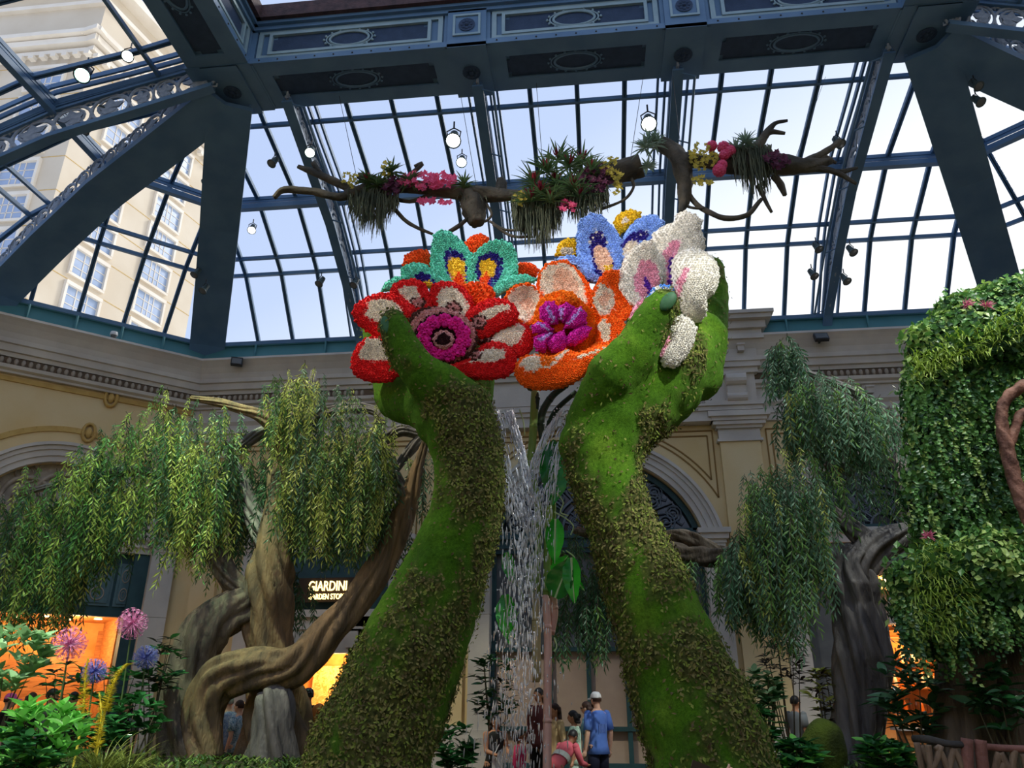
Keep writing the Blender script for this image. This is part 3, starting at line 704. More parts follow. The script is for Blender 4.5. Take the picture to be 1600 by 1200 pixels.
for sgn in (1, -1):
    f = (lambda v: Vector(v)) if sgn == 1 else MIR
    for base, nm, pl in ((A2, 'hip_rib', ()), (B2, 'hip_rib', (-.44, .44))):
        a, h = f(base), (HUB if sgn == 1 else HUBR); q = lambda t, z: Vector((a.x + (h.x - a.x) * t, a.y + (h.y - a.y) * t, z))
        rib([q(t, interp(SOF, t) - (.0 if base is A2 else .0)) for t in TS], [q(t, interp(GZ, t) + .2) for t in TS], .9, nm, pl, hw=.98, th=.14)
    B = f(B2); h = HUB if sgn == 1 else HUBR
    for y in (12.55, 8.0, 3.5):
        q = lambda t, z: Vector((B.x + (h.x - B.x) * t, y, z))
        rib([q(t, interp(SOF, t)) for t in TS], [q(t, interp(GZ, t) + .15) for t in TS], .3, hw=.22, planes=(0,))
# ring beam
def add_oval(mb, c, ex, ez, rx, rz, th):
    n = ex.cross(ez); mb.tube([c + ex * (rx * math.cos(a)) + ez * (rz * math.sin(a)) for a in [k * 2 * PI / 28 for k in range(28)]], th, 6, closed=True)
    mb.tube([c + ex * (rx * 1.18 * math.cos(a)) + ez * (rz * 1.18 * math.sin(a)) for a in [k * 2 * PI / 28 for k in range(28)]], th * .6, 6, closed=True)
    for k in range(16):
        a = k * 2 * PI / 16; mb.ell(c + ex * (rx * 1.3 * math.cos(a)) + ez * (rz * 1.3 * math.sin(a)), (th * 1.1,) * 3, None, 6, 4)
def notched(c, ex, ez, hx, hz, nt):
    pts = [(-hx + nt, -hz), (hx - nt, -hz), (hx - nt, -hz + nt), (hx, -hz + nt), (hx, hz - nt), (hx - nt, hz - nt), (hx - nt, hz), (-hx + nt, hz), (-hx + nt, hz - nt), (-hx, hz - nt), (-hx, -hz + nt), (-hx + nt, -hz + nt)]
    return [c + ex * a + ez * b for a, b in pts]
def frame_strips(mb, c, ex, ez, hx, hz, wd, n, th):
    for a, b, l, hor in ((0, hz - wd / 2, hx, 1), (0, -hz + wd / 2, hx, 1), (hx - wd / 2, 0, hz, 0), (-hx + wd / 2, 0, hz, 0)):
        l = l if hor else l - wd; p = c + ex * a + ez * b; e = ex if hor else ez; o = ez if hor else ex
        mb.prism([p - e * l - o * wd / 2, p + e * l - o * wd / 2, p + e * l + o * wd / 2, p - e * l + o * wd / 2], n * th)
ZB = 14.5
def beam(p, q, inner_n, piers, panels, top=True):
    """box girder from p to q (2-D centreline); inner_n: side facing the middle of the room"""
    p, q = Vector(p), Vector(q); u = (q - p).normalized(); U3 = Vector((u.x, u.y, 0)); n = Vector((inner_n[0], inner_n[1], 0)); Z = Vector((0, 0, 1)); HWD = .62
    mb = MB(); c0 = Vector((p.x, p.y, 0)); L_ = (q - p).length
    def bx(s0, s1, d0, d1, z0, z1): mb.prism([c0 + U3 * s0 + n * d0 + Z * z0, c0 + U3 * s1 + n * d0 + Z * z0, c0 + U3 * s1 + n * d0 + Z * z1, c0 + U3 * s0 + n * d0 + Z * z1], n * (d1 - d0))
    bx(0, L_, -HWD, HWD, ZB + .05, ZB + 1.25)
    rb = mb.build('ring_beam', 'steel', ceil)
    mb = MB(); bx(0, L_, HWD, HWD + .1, ZB + .0, ZB + .14); bx(0, L_, HWD, HWD + .12, ZB + .95, ZB + 1.05); bx(0, L_, HWD, HWD + .2, ZB + 1.05, ZB + 1.13); bx(0, L_, -HWD - .06, -HWD, ZB, ZB + .3)
    for s in piers: bx(s - .42, s + .42, HWD, HWD + .12, ZB - .04, ZB + 1.0); bx(s - .42, s + .42, -HWD - .12, HWD + .12, ZB - .05, ZB + .05)
    mb.build('moulding', 'steel', rb)
    mb = MB(); bx(0, L_, HWD, HWD + .3, ZB + 1.13, ZB + 1.5); mb.build('carved_frieze', 'brown_carve', rb)
    ed = [0] + [v for ab in panels for v in ab] + [L_]; mb = MB()
    for a_, b_ in zip(ed[::2], ed[1::2]):
        if b_ - a_ > .02: bx(a_, b_, -HWD, HWD + .05, ZB - .01, ZB + .2); bx(a_, b_, HWD - .1, HWD + .06, ZB, ZB + 1.0)
    mb.build('pier_plate', 'steel', rb)
    for s0, s1 in panels:
        c = (s0 + s1) / 2; hx = (s1 - s0) / 2
        # soffit: dark recessed panel in a proud border with an oval
        cc = c0 + U3 * c + Z * (ZB + .04)
        m2 = MB(); m2.prism(notched(cc, U3, n, hx * .86, .30, .12), Z * .005 * -1); m2.build('panel', 'steel_dark', rb)
        m2 = MB(); frame_strips(m2, cc + Z * .01, U3, n, hx, HWD, .3, -Z, .05); m2.build('soffit_frame', 'steel', rb)
        m2 = MB(); add_oval(m2, cc, U3, n, .46, .22, .03); m2.build('oval_moulding', 'steel', rb)
        # inner face
        cf = c0 + U3 * c + n * (HWD + .01) + Z * (ZB + .56)
        m2 = MB(); m2.prism(notched(cf, U3, Z, hx * .82, .25, .09), n * .01); m2.build('panel', 'steel_dark', rb)
        m2 = MB(); frame_strips(m2, cf, U3, Z, hx * .86, .31, .07, n, .07); frame_strips(m2, cf, U3, Z, hx * .98, .41, .1, n, .045)
        m2.build('face_frame', 'steel_lite', rb)
        m2 = MB(); add_oval(m2, cf + n * .03, U3, Z, .44, .2, .028); m2.build('oval_moulding', 'steel_lite', rb)
        k = s0 + .15
        while k < s1: inst('rivet', rivet_me, rb, Matrix.Translation(c0 + U3 * k + n * (HWD + .1) + Z * (ZB + .07))); k += .42
    for s in piers:
        cf = c0 + U3 * s + n * (HWD + .12) + Z * (ZB + .55); m2 = MB(); frame_strips(m2, cf, U3, Z, .3, .3, .05, n, .03); m2.build('face_frame', 'steel_lite', rb)
        inst('rosette', ros_me, rb, frame(cf, U3 * .9, Z * .9, n)); inst('rosette', ros_me, rb, frame(c0 + U3 * s + Z * (ZB - .05), U3, n, -Z))
    return rb
rivet_me = MB().ell((0, 0, 0), (.022, .022, .022), None, 6, 4).mesh('rivet', 'black')
rs = MB(); rs.ell((0, 0, 0), (.06, .06, .06), None, 8, 6)
for k in range(8):
    a = k * PI / 4; rs.ell((.11 * math.cos(a), .11 * math.sin(a), 0), (.055, .055, .04), None, 6, 4)
rs.lathe([(.19, 0), (.2, .02), (.17, .02)], 16); ros_me = rs.mesh('rosette', 'steel_dark')
hx_ = 7.85
beam((-8.5, 12.9), (7.95, 12.9), (0, -1), [.68, 6.2, 10.8, 15.8], [(1.45, 5.7), (6.7, 10.3), (11.3, 15.05)])
for sgn in (1, -1):
    bx_ = -hx_ if sgn == 1 else 7.3; beam((bx_, 12.3), (bx_, -2), (sgn, 0), [4.6, 9.2], [(.15, 4.0), (5.1, 8.7), (9.7, 14)])
cb_ = MB(); 
cb_.bb((-8.6, 12.15, ZB - .015), (-7.1, 13.6, ZB + .1)); cb_.bb((6.6, 12.15, ZB - .015), (8.05, 13.6, ZB + .1))
cb_.build('hub_plate', 'steel', ceil)
# ================================================================== hotel tower seen through the glass
M['tower'] = mat('tower_stucco', srgb(214, 202, 182), srgb(204, 190, 168), .9, .25)
M['tower_trim'] = mat('tower_trim', srgb(232, 224, 210), srgb(222, 212, 196), .85, .5)
M['tower_glass'] = mat('tower_glass', srgb(140, 160, 190), srgb(165, 180, 205), .2, .3, spec=.6)
C1 = at(100, 250, 50); C1 = Vector((C1.x, C1.y)); DU = Vector((.21, .978)); SD = Vector((.978, -.21)); LEN = 17.5
tw = thing('hotel_tower', 'tall beige hotel tower with gridded windows seen through the left roof glass', 'building', (C1.x, C1.y, 0))
def tb(mb, o, u, n, s0, s1, z0, z1, d0, d1):
    f = lambda s, z, d: Vector((o.x + u.x * s + n.x * d, o.y + u.y * s + n.y * d, z))
    mb.prism([f(s0, z0, d0), f(s1, z0, d0), f(s1, z1, d0), f(s0, z1, d0)], Vector((n.x, n.y, 0)) * (d1 - d0))
TOP = 66
mb = MB(); mb.prism([(C1.x, C1.y, 0), (C1.x + DU.x * LEN, C1.y + DU.y * LEN, 0), (C1.x + DU.x * LEN - 34, C1.y + DU.y * LEN, 0), (C1.x - 34, C1.y, 0)], (0, 0, TOP)); mb.build('wall', 'tower', tw)
cor_ = MB()
for z, d, h in ((58.2, .9, .7), (57.4, .5, .5), (59.0, 1.3, .5), (63.5, .5, .5), (TOP - .5, 1.4, .9)):
    tb(cor_, C1, DU, SD, -d, LEN + d, z, z + h, -.2, d); tb(cor_, C1, Vector((-1, 0)), Vector((0, -1)), -d + .06, 34, z + .03, z + h - .03, -.2, d - .06)
cor_.build('cornice', 'tower_trim', tw)
dt = MB().box((0, 0, 0), (.5, .5, .4)).mesh('dentil', 'tower_trim')
for k in range(30): inst('dentil', dt, tw, Matrix.Translation((C1.x - k * 1.1, C1.y - .6, 56.9)))
for k in range(16): q = C1 + DU * (k * 1.1) + SD * .6; inst('dentil', dt, tw, Matrix.Translation((q.x, q.y, 56.9)))
def tower_window(o, u, n, s, z, w_, h):
    f = MB(); tb(f, o, u, n, s - w_ / 2 - .25, s + w_ / 2 + .25, z - .25, z, -.05, .25); 
    for sx in (-1, 1): tb(f, o, u, n, s + sx * (w_ / 2 + .12) - .12, s + sx * (w_ / 2 + .12) + .12, z, z + h, 0, .3)
    tb(f, o, u, n, s - w_ / 2 - .24, s + w_ / 2 + .24, z + h, z + h + .35, 0, .34)
    wo_ = f.build('window', 'tower_trim', tw)
    g = MB(); tb(g, o, u, n, s - w_ / 2, s + w_ / 2, z, z + h, .0, .04); g.build('pane', 'tower_glass', wo_)
    b = MB()
    for k in (-.17, .0, .17): tb(b, o, u, n, s + k * w_ - .04, s + k * w_ + .04, z, z + h, .04, .09)
    for k in (.3, .66): tb(b, o, u, n, s - w_ / 2, s + w_ / 2, z + h * k - .03, z + h * k + .03, .04, .09)
    b.build('muntin', 'tower_trim', wo_)
for z in range(11):
    for s in (4.8, 12.0): tower_window(C1, DU, SD, s, 18 + z * 3.55, 3.4, 2.35)
    for s in (4.0, 11.0, 18.0): tower_window(C1, Vector((-1, 0)), Vector((0, -1)), s, 18 + z * 3.55, 3.4, 2.35)
jl = MB()
for z in range(12):
    tb(jl, C1, DU, SD, 0, LEN, 17.3 + z * 3.55, 17.36 + z * 3.55, 0, .03); tb(jl, C1, Vector((-1, 0)), Vector((0, -1)), 0, 30, 17.3 + z * 3.55, 17.36 + z * 3.55, 0, .03)
jl.build('joint', 'ochre', tw)
# ================================================================== MOSS-COVERED ARMS
def moss_material():
    m = bpy.data.materials.new('moss'); m.use_nodes = True; t = m.node_tree; t.nodes.clear(); l = t.links.new
    out = N(t, 'ShaderNodeOutputMaterial'); b = N(t, 'ShaderNodeBsdfPrincipled'); b.inputs['Roughness'].default_value = .95; b.inputs['Specular IOR Level'].default_value = .08
    b.inputs['Sheen Weight'].default_value = .25; b.inputs['Sheen Tint'].default_value = (.5, .9, .2, 1)
    tc = N(t, 'ShaderNodeTexCoord'); nz = N(t, 'ShaderNodeTexNoise'); nz.inputs['Scale'].default_value = 1.3; nz.inputs['Detail'].default_value = 8; l(tc.outputs['Object'], nz.inputs['Vector'])
    r = ramp(t, [(.3, srgb(60, 104, 20)), (.55, srgb(90, 140, 30)), (.75, srgb(130, 170, 50))]); l(nz.outputs[0], r.inputs[0])
    n2 = N(t, 'ShaderNodeTexNoise'); n2.inputs['Scale'].default_value = 14; n2.inputs['Detail'].default_value = 6; l(tc.outputs['Object'], n2.inputs['Vector'])
    r2 = ramp(t, [(.38, srgb(50, 48, 28)), (.62, srgb(100, 102, 54))]); l(n2.outputs[0], r2.inputs[0])
    a = N(t, 'ShaderNodeAttribute', attribute_name='patch'); mx = N(t, 'ShaderNodeMix', data_type='RGBA')
    n3 = N(t, 'ShaderNodeTexNoise'); n3.inputs['Scale'].default_value = 26; n3.inputs['Detail'].default_value = 9; n3.inputs['Roughness'].default_value = .8; l(tc.outputs['Object'], n3.inputs['Vector'])
    r3 = ramp(t, [(.36, (.38, .42, .36)), (.62, (1.15, 1.1, 1.1))]); l(n3.outputs[0], r3.inputs[0]); mm = N(t, 'ShaderNodeMix', data_type='RGBA', blend_type='MULTIPLY'); mm.inputs[0].default_value = 1; l(r.outputs[0], mm.inputs[6]); l(r3.outputs[0], mm.inputs[7])
    l(a.outputs['Fac'], mx.inputs[0]); l(mm.outputs[2], mx.inputs[6]); l(r2.outputs[0], mx.inputs[7]); l(mx.outputs[2], b.inputs['Base Color'])
    bz = N(t, 'ShaderNodeTexNoise'); bz.inputs['Scale'].default_value = 70; bz.inputs['Detail'].default_value = 8; bz.inputs['Roughness'].default_value = .75; l(tc.outputs['Object'], bz.inputs['Vector'])
    bn = N(t, 'ShaderNodeBump'); bn.inputs['Strength'].default_value = .8; bn.inputs['Distance'].default_value = .03; l(bz.outputs[0], bn.inputs['Height']); l(bn.outputs[0], b.inputs['Normal'])
    l(b.outputs[0], out.inputs[0]); return m
M['moss'] = moss_material()
M['moss_nail'] = mat('moss_nail', srgb(58, 104, 66), srgb(46, 88, 52), .6, 5, .1, 40)
M['flake'] = mat('dry_moss_flake', srgb(138, 134, 74), srgb(88, 76, 48), .9, 7, rnd=0)
M['flake_lt'] = mat('olive_moss_flake', srgb(136, 148, 62), srgb(104, 122, 44), .9, 7)
def patchval(p, seed, armfac):
    q = Vector((p.x * .95, p.y * .95, p.z * .5)) + Vector((seed, 0, 0))
    n = noise.fractal(q * .85, 1.0, 2.2, 5) + .3 * noise.noise(q * 3.5)
    return max(0, min(1, (n + .02 + armfac + .22 * noise.noise(q * 9)) * 3.2 + .5))
def chain_px(lst):
    pts = []; rad = []
    for x, y, r, Y in lst:
        p = at(x, y, Y); pts.append(p); rad.append(r / ppm(p))
    return pts, rad
def smooth_chain(lst, k=4):
    p, r = chain_px(lst); return catmull(p, k), [v * 1.0 for v in lerp_list(r, k)]
def make_hand(label, chains, seed, nail, base):
    mb = MB()
    for c in chains:
        p, r = smooth_chain(c); mb.capsules(p, r, 20)
    me = remesh(mb, .055, 5, 'moss_hand')
    o = Vector(base)
    nv = len(me.vertices); co = [0.0] * (3 * nv); me.vertices.foreach_get('co', co); nr = [0.0] * (3 * nv)
    me.vertices.foreach_get('normal', nr); pv = []
    for i in range(nv):
        p = Vector(co[3 * i:3 * i + 3]); n = Vector(nr[3 * i:3 * i + 3])
        af = -.02 if p.z < 5.2 else -.02 - .30 * min(1, (p.z - 5.2) / 1.2)
        v = patchval(p, seed, af); pv.append(v)
        d = .03 * noise.noise(p * 2.3) + .018 * noise.noise(p * 7) + v * (.02 + .03 * noise.noise(p * 11))
        p = p + n * d - o; co[3 * i:3 * i + 3] = p
    me.vertices.foreach_set('co', co); a = me.attributes.new('patch', 'FLOAT', 'POINT'); a.data.foreach_set('value', pv)
    me.materials.append(M['moss']); me.polygons.foreach_set('use_smooth', [True] * len(me.polygons)); me.update()
    h = bpy.data.objects.new('moss_hand', me); COL.objects.link(h); h.location = o; ORG[h.name] = o
    tag(h, label, 'sculpture')
    # loose leafy moss flakes over the dry patches
    rr = random.Random(seed); fl = [MB(), MB()]
    for poly in me.polygons:
        v = sum(pv[i] for i in poly.vertices) / len(poly.vertices)
        c = poly.center + o
        if c.z < .1: continue
        n_ = 2.0 * v if v > .3 else .22 * rr.random()
        while rr.random() < n_:
            n_ -= 1; d = Vector((rr.uniform(-1, 1), rr.uniform(-1, 1), rr.uniform(-1, 1))); d = (d - poly.normal * d.dot(poly.normal) * .7).normalized()
            q = c + Vector((rr.uniform(-.03, .03), rr.uniform(-.03, .03), rr.uniform(-.03, .03))) + poly.normal * .01
            fl[1 if rr.random() < .38 else 0].leaf(q, d + poly.normal * .5, poly.normal, rr.uniform(.035, .075), rr.uniform(.02, .04))
    for f, m in zip(fl, ('flake', 'flake_lt')):
        if f.v: tag(f.build('moss_flakes', m, h), kind='stuff')
    if nail:
        c, X, Z, sx, sz = nail; nb = MB(); Y = X.cross(Z); mt = frame((0, 0, 0), X, Y, Z).to_3x3()
        nb.ell(c, (sx, .05, sz), mt, 14, 8); nb.build('nail', 'moss_nail', h, smooth=True)
    return h
def px_vec(x0, y0, x1, y1, Y): return (at(x1, y1, Y) - at(x0, y0, Y)).normalized()
LA = [(560, 1420, 150, 10.2), (575, 1200, 98, 10.3), (612, 1100, 88, 10.4), (647, 1010, 83, 10.45), (692, 900, 66, 10.5), (722, 815, 57, 10.5), (733, 755, 54, 10.5), (728, 705, 54, 10.5), (712, 660, 54, 10.5)]
LP = [(728, 700, 55, 10.5), (705, 640, 58, 10.45), (655, 628, 40, 10.8), (622, 625, 33, 11.1), (612, 600, 30, 11.4)]
LP2 = [(700, 650, 56, 10.5), (735, 640, 32, 10.6), (742, 655, 28, 10.7)]
LT = [(722, 640, 48, 10.4), (690, 610, 42, 10.15), (655, 578, 32, 9.95), (632, 545, 26, 9.85), (620, 518, 23, 9.8), (615, 503, 18, 9.8)]
LF = [[(640, 620, 34, 11.1), (600, 570, 28, 11.6), (590, 500, 24, 11.8)], [(680, 620, 34, 11.2), (640, 540, 28, 11.7), (640, 480, 24, 11.9)],
      [(720, 620, 34, 11.2), (700, 540, 28, 11.7), (700, 470, 24, 11.9)], [(740, 620, 30, 11.1), (750, 560, 26, 11.5), (760, 500, 22, 11.7)]]
lh = make_hand('left giant moss covered hand and forearm, thumb up in front of the red flower', [LA, LP, LP2, LT] + LF, 3.3,
          (at(602, 508, 9.62), px_vec(590, 500, 606, 498, 9.6), px_vec(606, 525, 602, 490, 9.6), .07, .15), (at(575, 1200, 10.3).x, 10.3, 0))
RA = [(1135, 1420, 150, 10.2), (1113, 1200, 94, 10.3), (1086, 1110, 92, 10.4), (1053, 1030, 78, 10.45), (1004, 905, 62, 10.5), (967, 815, 53, 10.5), (945, 745, 54, 10.5), (942, 700, 57, 10.5), (962, 655, 62, 10.5)]
RP = [(950, 700, 56, 10.5), (975, 640, 70, 10.6), (1020, 600, 74, 10.75), (1055, 555, 72, 10.95), (1070, 535, 60, 11.1)]
RP2 = [(925, 645, 34, 10.35), (915, 670, 34, 10.4), (905, 695, 34, 10.45)]
RT_ = [(925, 635, 32, 10.3), (960, 590, 46, 10.1), (998, 543, 37, 9.95), (1018, 504, 31, 9.85), (1032, 482, 27, 9.8), (1040, 474, 20, 9.8)]
RF = [[(1075, 560, 55, 11.0), (1096, 515, 40, 11.3), (1106, 460, 32, 11.5), (1110, 420, 22, 11.5)], [(1085, 585, 45, 11.0), (1108, 545, 27, 10.9), (1110, 518, 24, 10.8), (1100, 505, 18, 10.7)],
      [(1050, 560, 45, 11.2), (1060, 480, 32, 11.6), (1070, 430, 26, 11.7)], [(1020, 570, 45, 11.2), (1010, 490, 30, 11.7), (1015, 440, 24, 11.8)]]
rh = make_hand('right giant moss covered hand and forearm, cupped behind the white flower', [RA, RP, RP2, RT_] + RF, 41.7,
          (at(1044, 471, 9.57), px_vec(1028, 478, 1062, 480, 9.6), px_vec(1036, 492, 1052, 455, 9.6), .105, .16), (at(1113, 1200, 10.3).x, 10.3, 0))
# ================================================================== GIANT BLOSSOM-COVERED FLOWERS
def vcol_mat(name, rough=.75, transl=0.0, bump=.0):
    return mat(name, (1, 1, 1), None, rough, attr='Col', transl=transl, bump=bump, bscale=60, spec=.15)
M['petal'] = vcol_mat('petal_blossoms', .8)
C_ = dict(red=srgb(226, 34, 36), cream=srgb(240, 226, 204), brown=srgb(84, 48, 40), pinkish=srgb(214, 150, 144), dark=srgb(52, 20, 24), magenta=srgb(240, 40, 150), teal=srgb(104, 206, 178), navy=srgb(44, 34, 128),
          yellow=srgb(238, 196, 52), redor=srgb(240, 84, 26), orange=srgb(250, 126, 24), orange2=srgb(252, 106, 24), peach=srgb(240, 200, 172), purple=srgb(206, 34, 158), lav=srgb(196, 160, 226), blue=srgb(140, 176, 240),
          white=srgb(242, 236, 222), pink=srgb(242, 170, 190), violet=srgb(104, 50, 170), cblue=srgb(90, 150, 226), gold=srgb(236, 190, 40))
bead_cache = {}
def petal(parent, poly, Y, zones, base, thick=26, tx=0.0, ty=0.0, cup=0.0, name='petal', sp=4.3, back=None):
    """poly: outline in photo pixels, grown into a puffed petal at depth Y (tilted by tx, ty metres per pixel, hollowed by cup)"""
    cx = sum(p[0] for p in poly) / len(poly); cy = sum(p[1] for p in poly) / len(poly)
    # resample smooth outline
    P = [Vector((x, y, 0)) for x, y in poly]; out = []
    n = len(P)
    for i in range(n):
        a, b, c, d = P[i - 1], P[i], P[(i + 1) % n], P[(i + 2) % n]
        k = max(1, int((c - b).length / 9))
        for j in range(k):
            t = j / k; out.append(.5 * ((2 * b) + (c - a) * t + (2 * a - 5 * b + 4 * c - d) * t * t + (3 * b - a - 3 * c + d) * t ** 3))
    n = len(out); sc = 1 / ppm(at(cx, cy, Y)); R0 = max((p - Vector((cx, cy, 0))).length for p in out)
    def W(x, y, dz):
        k = ((x - cx) ** 2 + (y - cy) ** 2) / (R0 * R0)
        return at(x, y, Y + tx * (x - cx) + ty * (y - cy) + cup * (1 - k) * 1.0) - FW * dz
    th = thick * sc * .78; cup = cup * 2.0; mb = MB(); cols = []
    def color(x, y):
        c = base
        for z in zones:
            if z[0] == 'p':
                if inpoly(x, y, z[1]): c = z[2]
            elif ((x - z[1]) / z[3]) ** 2 + ((y - z[2]) / z[4]) ** 2 < 1: c = z[5]
        return c
    rings = [1.0, .985, .94, .86, .74, .58, .38, .16]; vs = []; 
    for side in (1, -1):
        for r in rings:
            hgt = th * (1 - r ** 2.6) ** .5 * (1 if side > 0 else .8)
            if r == 1.0 and side < 0: continue
            for p in out:
                x, y = cx + (p.x - cx) * r, cy + (p.y - cy) * r
                h = hgt + (.012 * noise.noise(Vector((x, y, 3)) * .12) if r < .97 else 0)
                vs.append(W(x, y, side * h)); cols.append(color(x, y) if side > 0 else (back or base))
    fs = []; nr_ = len(rings)
    for i in range(nr_ - 1):
        for k in range(n): fs.append((i * n + k, i * n + (k + 1) % n, (i + 1) * n + (k + 1) % n, (i + 1) * n + k))
    fs.append(tuple((nr_ - 1) * n + k for k in range(n)))
    o = nr_ * n
    for k in range(n): fs.append((k, o + k, o + (k + 1) % n, (k + 1) % n))
    for i in range(nr_ - 2):
        for k in range(n): fs.append((o + i * n + k, o + (i + 1) * n + k, o + (i + 1) * n + (k + 1) % n, o + i * n + (k + 1) % n))
    fs.append(tuple(o + (nr_ - 2) * n + n - 1 - k for k in range(n)))
    mb._add(vs, fs); pt = mb.build(name, 'petal', parent, smooth=True)
    setcol(pt.data, cols)
    # little curled blossoms covering the front and the rim
    bb = MB(); bc = []
    x0, x1, y0, y1 = min(p.x for p in out), max(p.x for p in out), min(p.y for p in out), max(p.y for p in out)
    oy = [(p.x, p.y) for p in out]; row = 0; y = y0
    while y <= y1:
        x = x0 + (sp / 2 if row % 2 else 0)
        while x <= x1:
            qx, qy = x + R.uniform(-1.1, 1.1), y + R.uniform(-1.1, 1.1)
            if inpoly(qx, qy, oy):
                # radial position for the height
                r = rad_in(qx, qy, cx, cy, oy); hgt = th * max(0, 1 - r ** 2.6) ** .5
                c = color(qx, qy); p = W(qx, qy, hgt); e = 2.0
                nrm = (W(qx + e, qy, th * max(0, 1 - rad_in(qx + e, qy, cx, cy, oy) ** 2.6) ** .5) - p).cross(W(qx, qy + e, th * max(0, 1 - rad_in(qx, qy + e, cx, cy, oy) ** 2.6) ** .5) - p)
                if nrm.length < 1e-9: nrm = -FW
                nrm.normalize()
                if nrm.dot(FW) > 0: nrm = -nrm
                blossom(bb, bc, p, nrm, sp * .62 * sc * R.uniform(.85, 1.2), c)
            x += sp
        y += sp * .86; row += 1
    for p in out[::1]:                                     # rim
        c = color(p.x, p.y); d = (Vector((p.x - cx, p.y - cy, 0))).normalized(); nn = (RT * d.x - UP * d.y)
        for k in (-.35, .25): blossom(bb, bc, W(p.x, p.y, 0) - FW * (k * th) - nn * .01, nn, sp * .62 * sc, back or base)
    if bb.v:
        bl = bb.build('blossoms', 'petal', pt); setcol(bl.data, bc); tag(bl, kind='stuff')
    return pt
def rad_in(x, y, cx, cy, poly):
    dx, dy = x - cx, y - cy; d = math.hypot(dx, dy)
    if d < 1e-6: return 0
    best = 1e9; n = len(poly)
    for i in range(n):
        ax, ay = poly[i][0] - cx, poly[i][1] - cy; bx, by = poly[(i + 1) % n][0] - cx, poly[(i + 1) % n][1] - cy
        ex, ey = bx - ax, by - ay; den = dx * ey - dy * ex
        if abs(den) < 1e-9: continue
        t = (ax * ey - ay * ex) / den; u = (ax * dy - ay * dx) / den
        if t > 0 and -1e-6 <= u <= 1 + 1e-6 and t < best: best = t
    return min(1, 1 / best) if best < 1e8 else 1
def blossom(bb, bc, p, n, r, c):
    t = n.cross(Vector((.3, .2, .9))).normalized(); b = n.cross(t); a0 = R.uniform(0, 1); k = R.uniform(.78, 1.12)
    vs = []
    for rr, h in ((1.0, -.25), (.62, .55)):
        for i in range(6): a = a0 + i * PI / 3; vs.append(p + t * (r * rr * math.cos(a)) + b * (r * rr * math.sin(a)) + n * (r * h))
    vs.append(p + n * (r * .05))
    bb._add(vs, [(i, (i + 1) % 6, 6 + (i + 1) % 6, 6 + i) for i in range(6)] + [(6 + i, 6 + (i + 1) % 6, 12) for i in range(6)])
    cc = tuple(min(1, v * k) for v in c); dk = tuple(v * .62 for v in cc)
    bc.extend([cc] * 12 + [dk])
def setcol(me, cols):
    a = me.color_attributes.new('Col', 'FLOAT_COLOR', 'POINT'); buf = []
    for c in cols: buf += [c[0], c[1], c[2], 1.0]
    a.data.foreach_set('color', buf)
q1 = lambda L_: [(540 + x / 4, 320 + y / 4) for x, y in L_]
q2 = lambda L_: [(780 + x / 4, 320 + y / 4) for x, y in L_]
e1 = lambda x, y, a, b, c: ('e', 540 + x / 4, 320 + y / 4, a / 4, b / 4, C_[c])
e2 = lambda x, y, a, b, c: ('e', 780 + x / 4, 320 + y / 4, a / 4, b / 4, C_[c])
z1 = lambda L_, c: ('p', q1(L_), C_[c])
z2 = lambda L_, c: ('p', q2(L_), C_[c])
def flower(label, x, y, Y): return thing('giant_flower', label, 'flower', at(x, y, Y))
def eye(x, y, a, b): return [e1(x, y, a, b, 'brown'), e1(x, y, a * .68, b * .7, 'pinkish'), e1(x, y + 4, a * .28, b * .35, 'brown')]
# --- red flower
F = flower('giant red and cream flower with a magenta centre, front left of the bouquet', 690, 525, 10.5)
r = C_['red']
petal(F, q1([(40, 680), (60, 630), (130, 580), (230, 550), (310, 560), (380, 600), (440, 660), (400, 740), (300, 790), (215, 830), (130, 790), (60, 730)]), 10.45, [z1([(135, 690), (160, 640), (165, 600), (230, 600), (300, 600), (345, 650), (380, 690), (300, 760), (220, 740), (160, 710)], 'cream')] , r, 30, cup=.12)
petal(F, q1([(280, 550), (300, 500), (360, 470), (430, 465), (500, 495), (530, 560), (540, 640), (480, 690), (400, 680), (340, 610)]), 10.6, [z1([(330, 550), (370, 520), (440, 515), (470, 560), (490, 600), (470, 640), (420, 630), (380, 590)], 'cream')] + eye(460, 620, 52, 36), r, 28, cup=.1)
petal(F, q1([(525, 560), (545, 500), (600, 480), (690, 490), (760, 540), (800, 620), (770, 700), (720, 750), (650, 730), (560, 680)]), 10.6, [z1([(575, 580), (610, 530), (680, 520), (740, 570), (775, 640), (750, 700), (700, 730), (620, 690), (580, 640)], 'cream')] + eye(680, 665, 50, 56), r, 28, cup=.12)
petal(F, q1([(730, 720), (800, 640), (890, 590), (980, 590), (1050, 620), (1085, 680), (1060, 740), (960, 790), (850, 840), (780, 800)]), 10.5, [z1([(790, 740), (860, 670), (960, 630), (1020, 625), (1040, 650), (960, 690), (880, 730), (830, 800)], 'cream')] + eye(835, 740, 50, 52), r, 28, cup=.1)
petal(F, q1([(800, 850), (900, 830), (960, 770), (1060, 735), (1140, 760), (1180, 830), (1170, 900), (1100, 970), (1040, 930), (900, 890)]), 10.6, [z1([(860, 850), (915, 830), (980, 775), (1080, 745), (1125, 780), (1110, 820), (1080, 870), (1040, 895), (960, 870)], 'cream')] + eye(870, 845, 50, 26), r, 28, cup=.08)
petal(F, q1([(640, 1010), (700, 980), (780, 930), (850, 880), (920, 855), (1000, 870), (1060, 930), (1065, 1010), (1020, 1070), (900, 1095), (760, 1080), (680, 1045)]), 10.3, [z1([(770, 985), (850, 920), (930, 895), (990, 910), (1000, 960), (940, 985), (870, 990)], 'cream')] + eye(808, 940, 50, 36), r, 28, cup=.1)
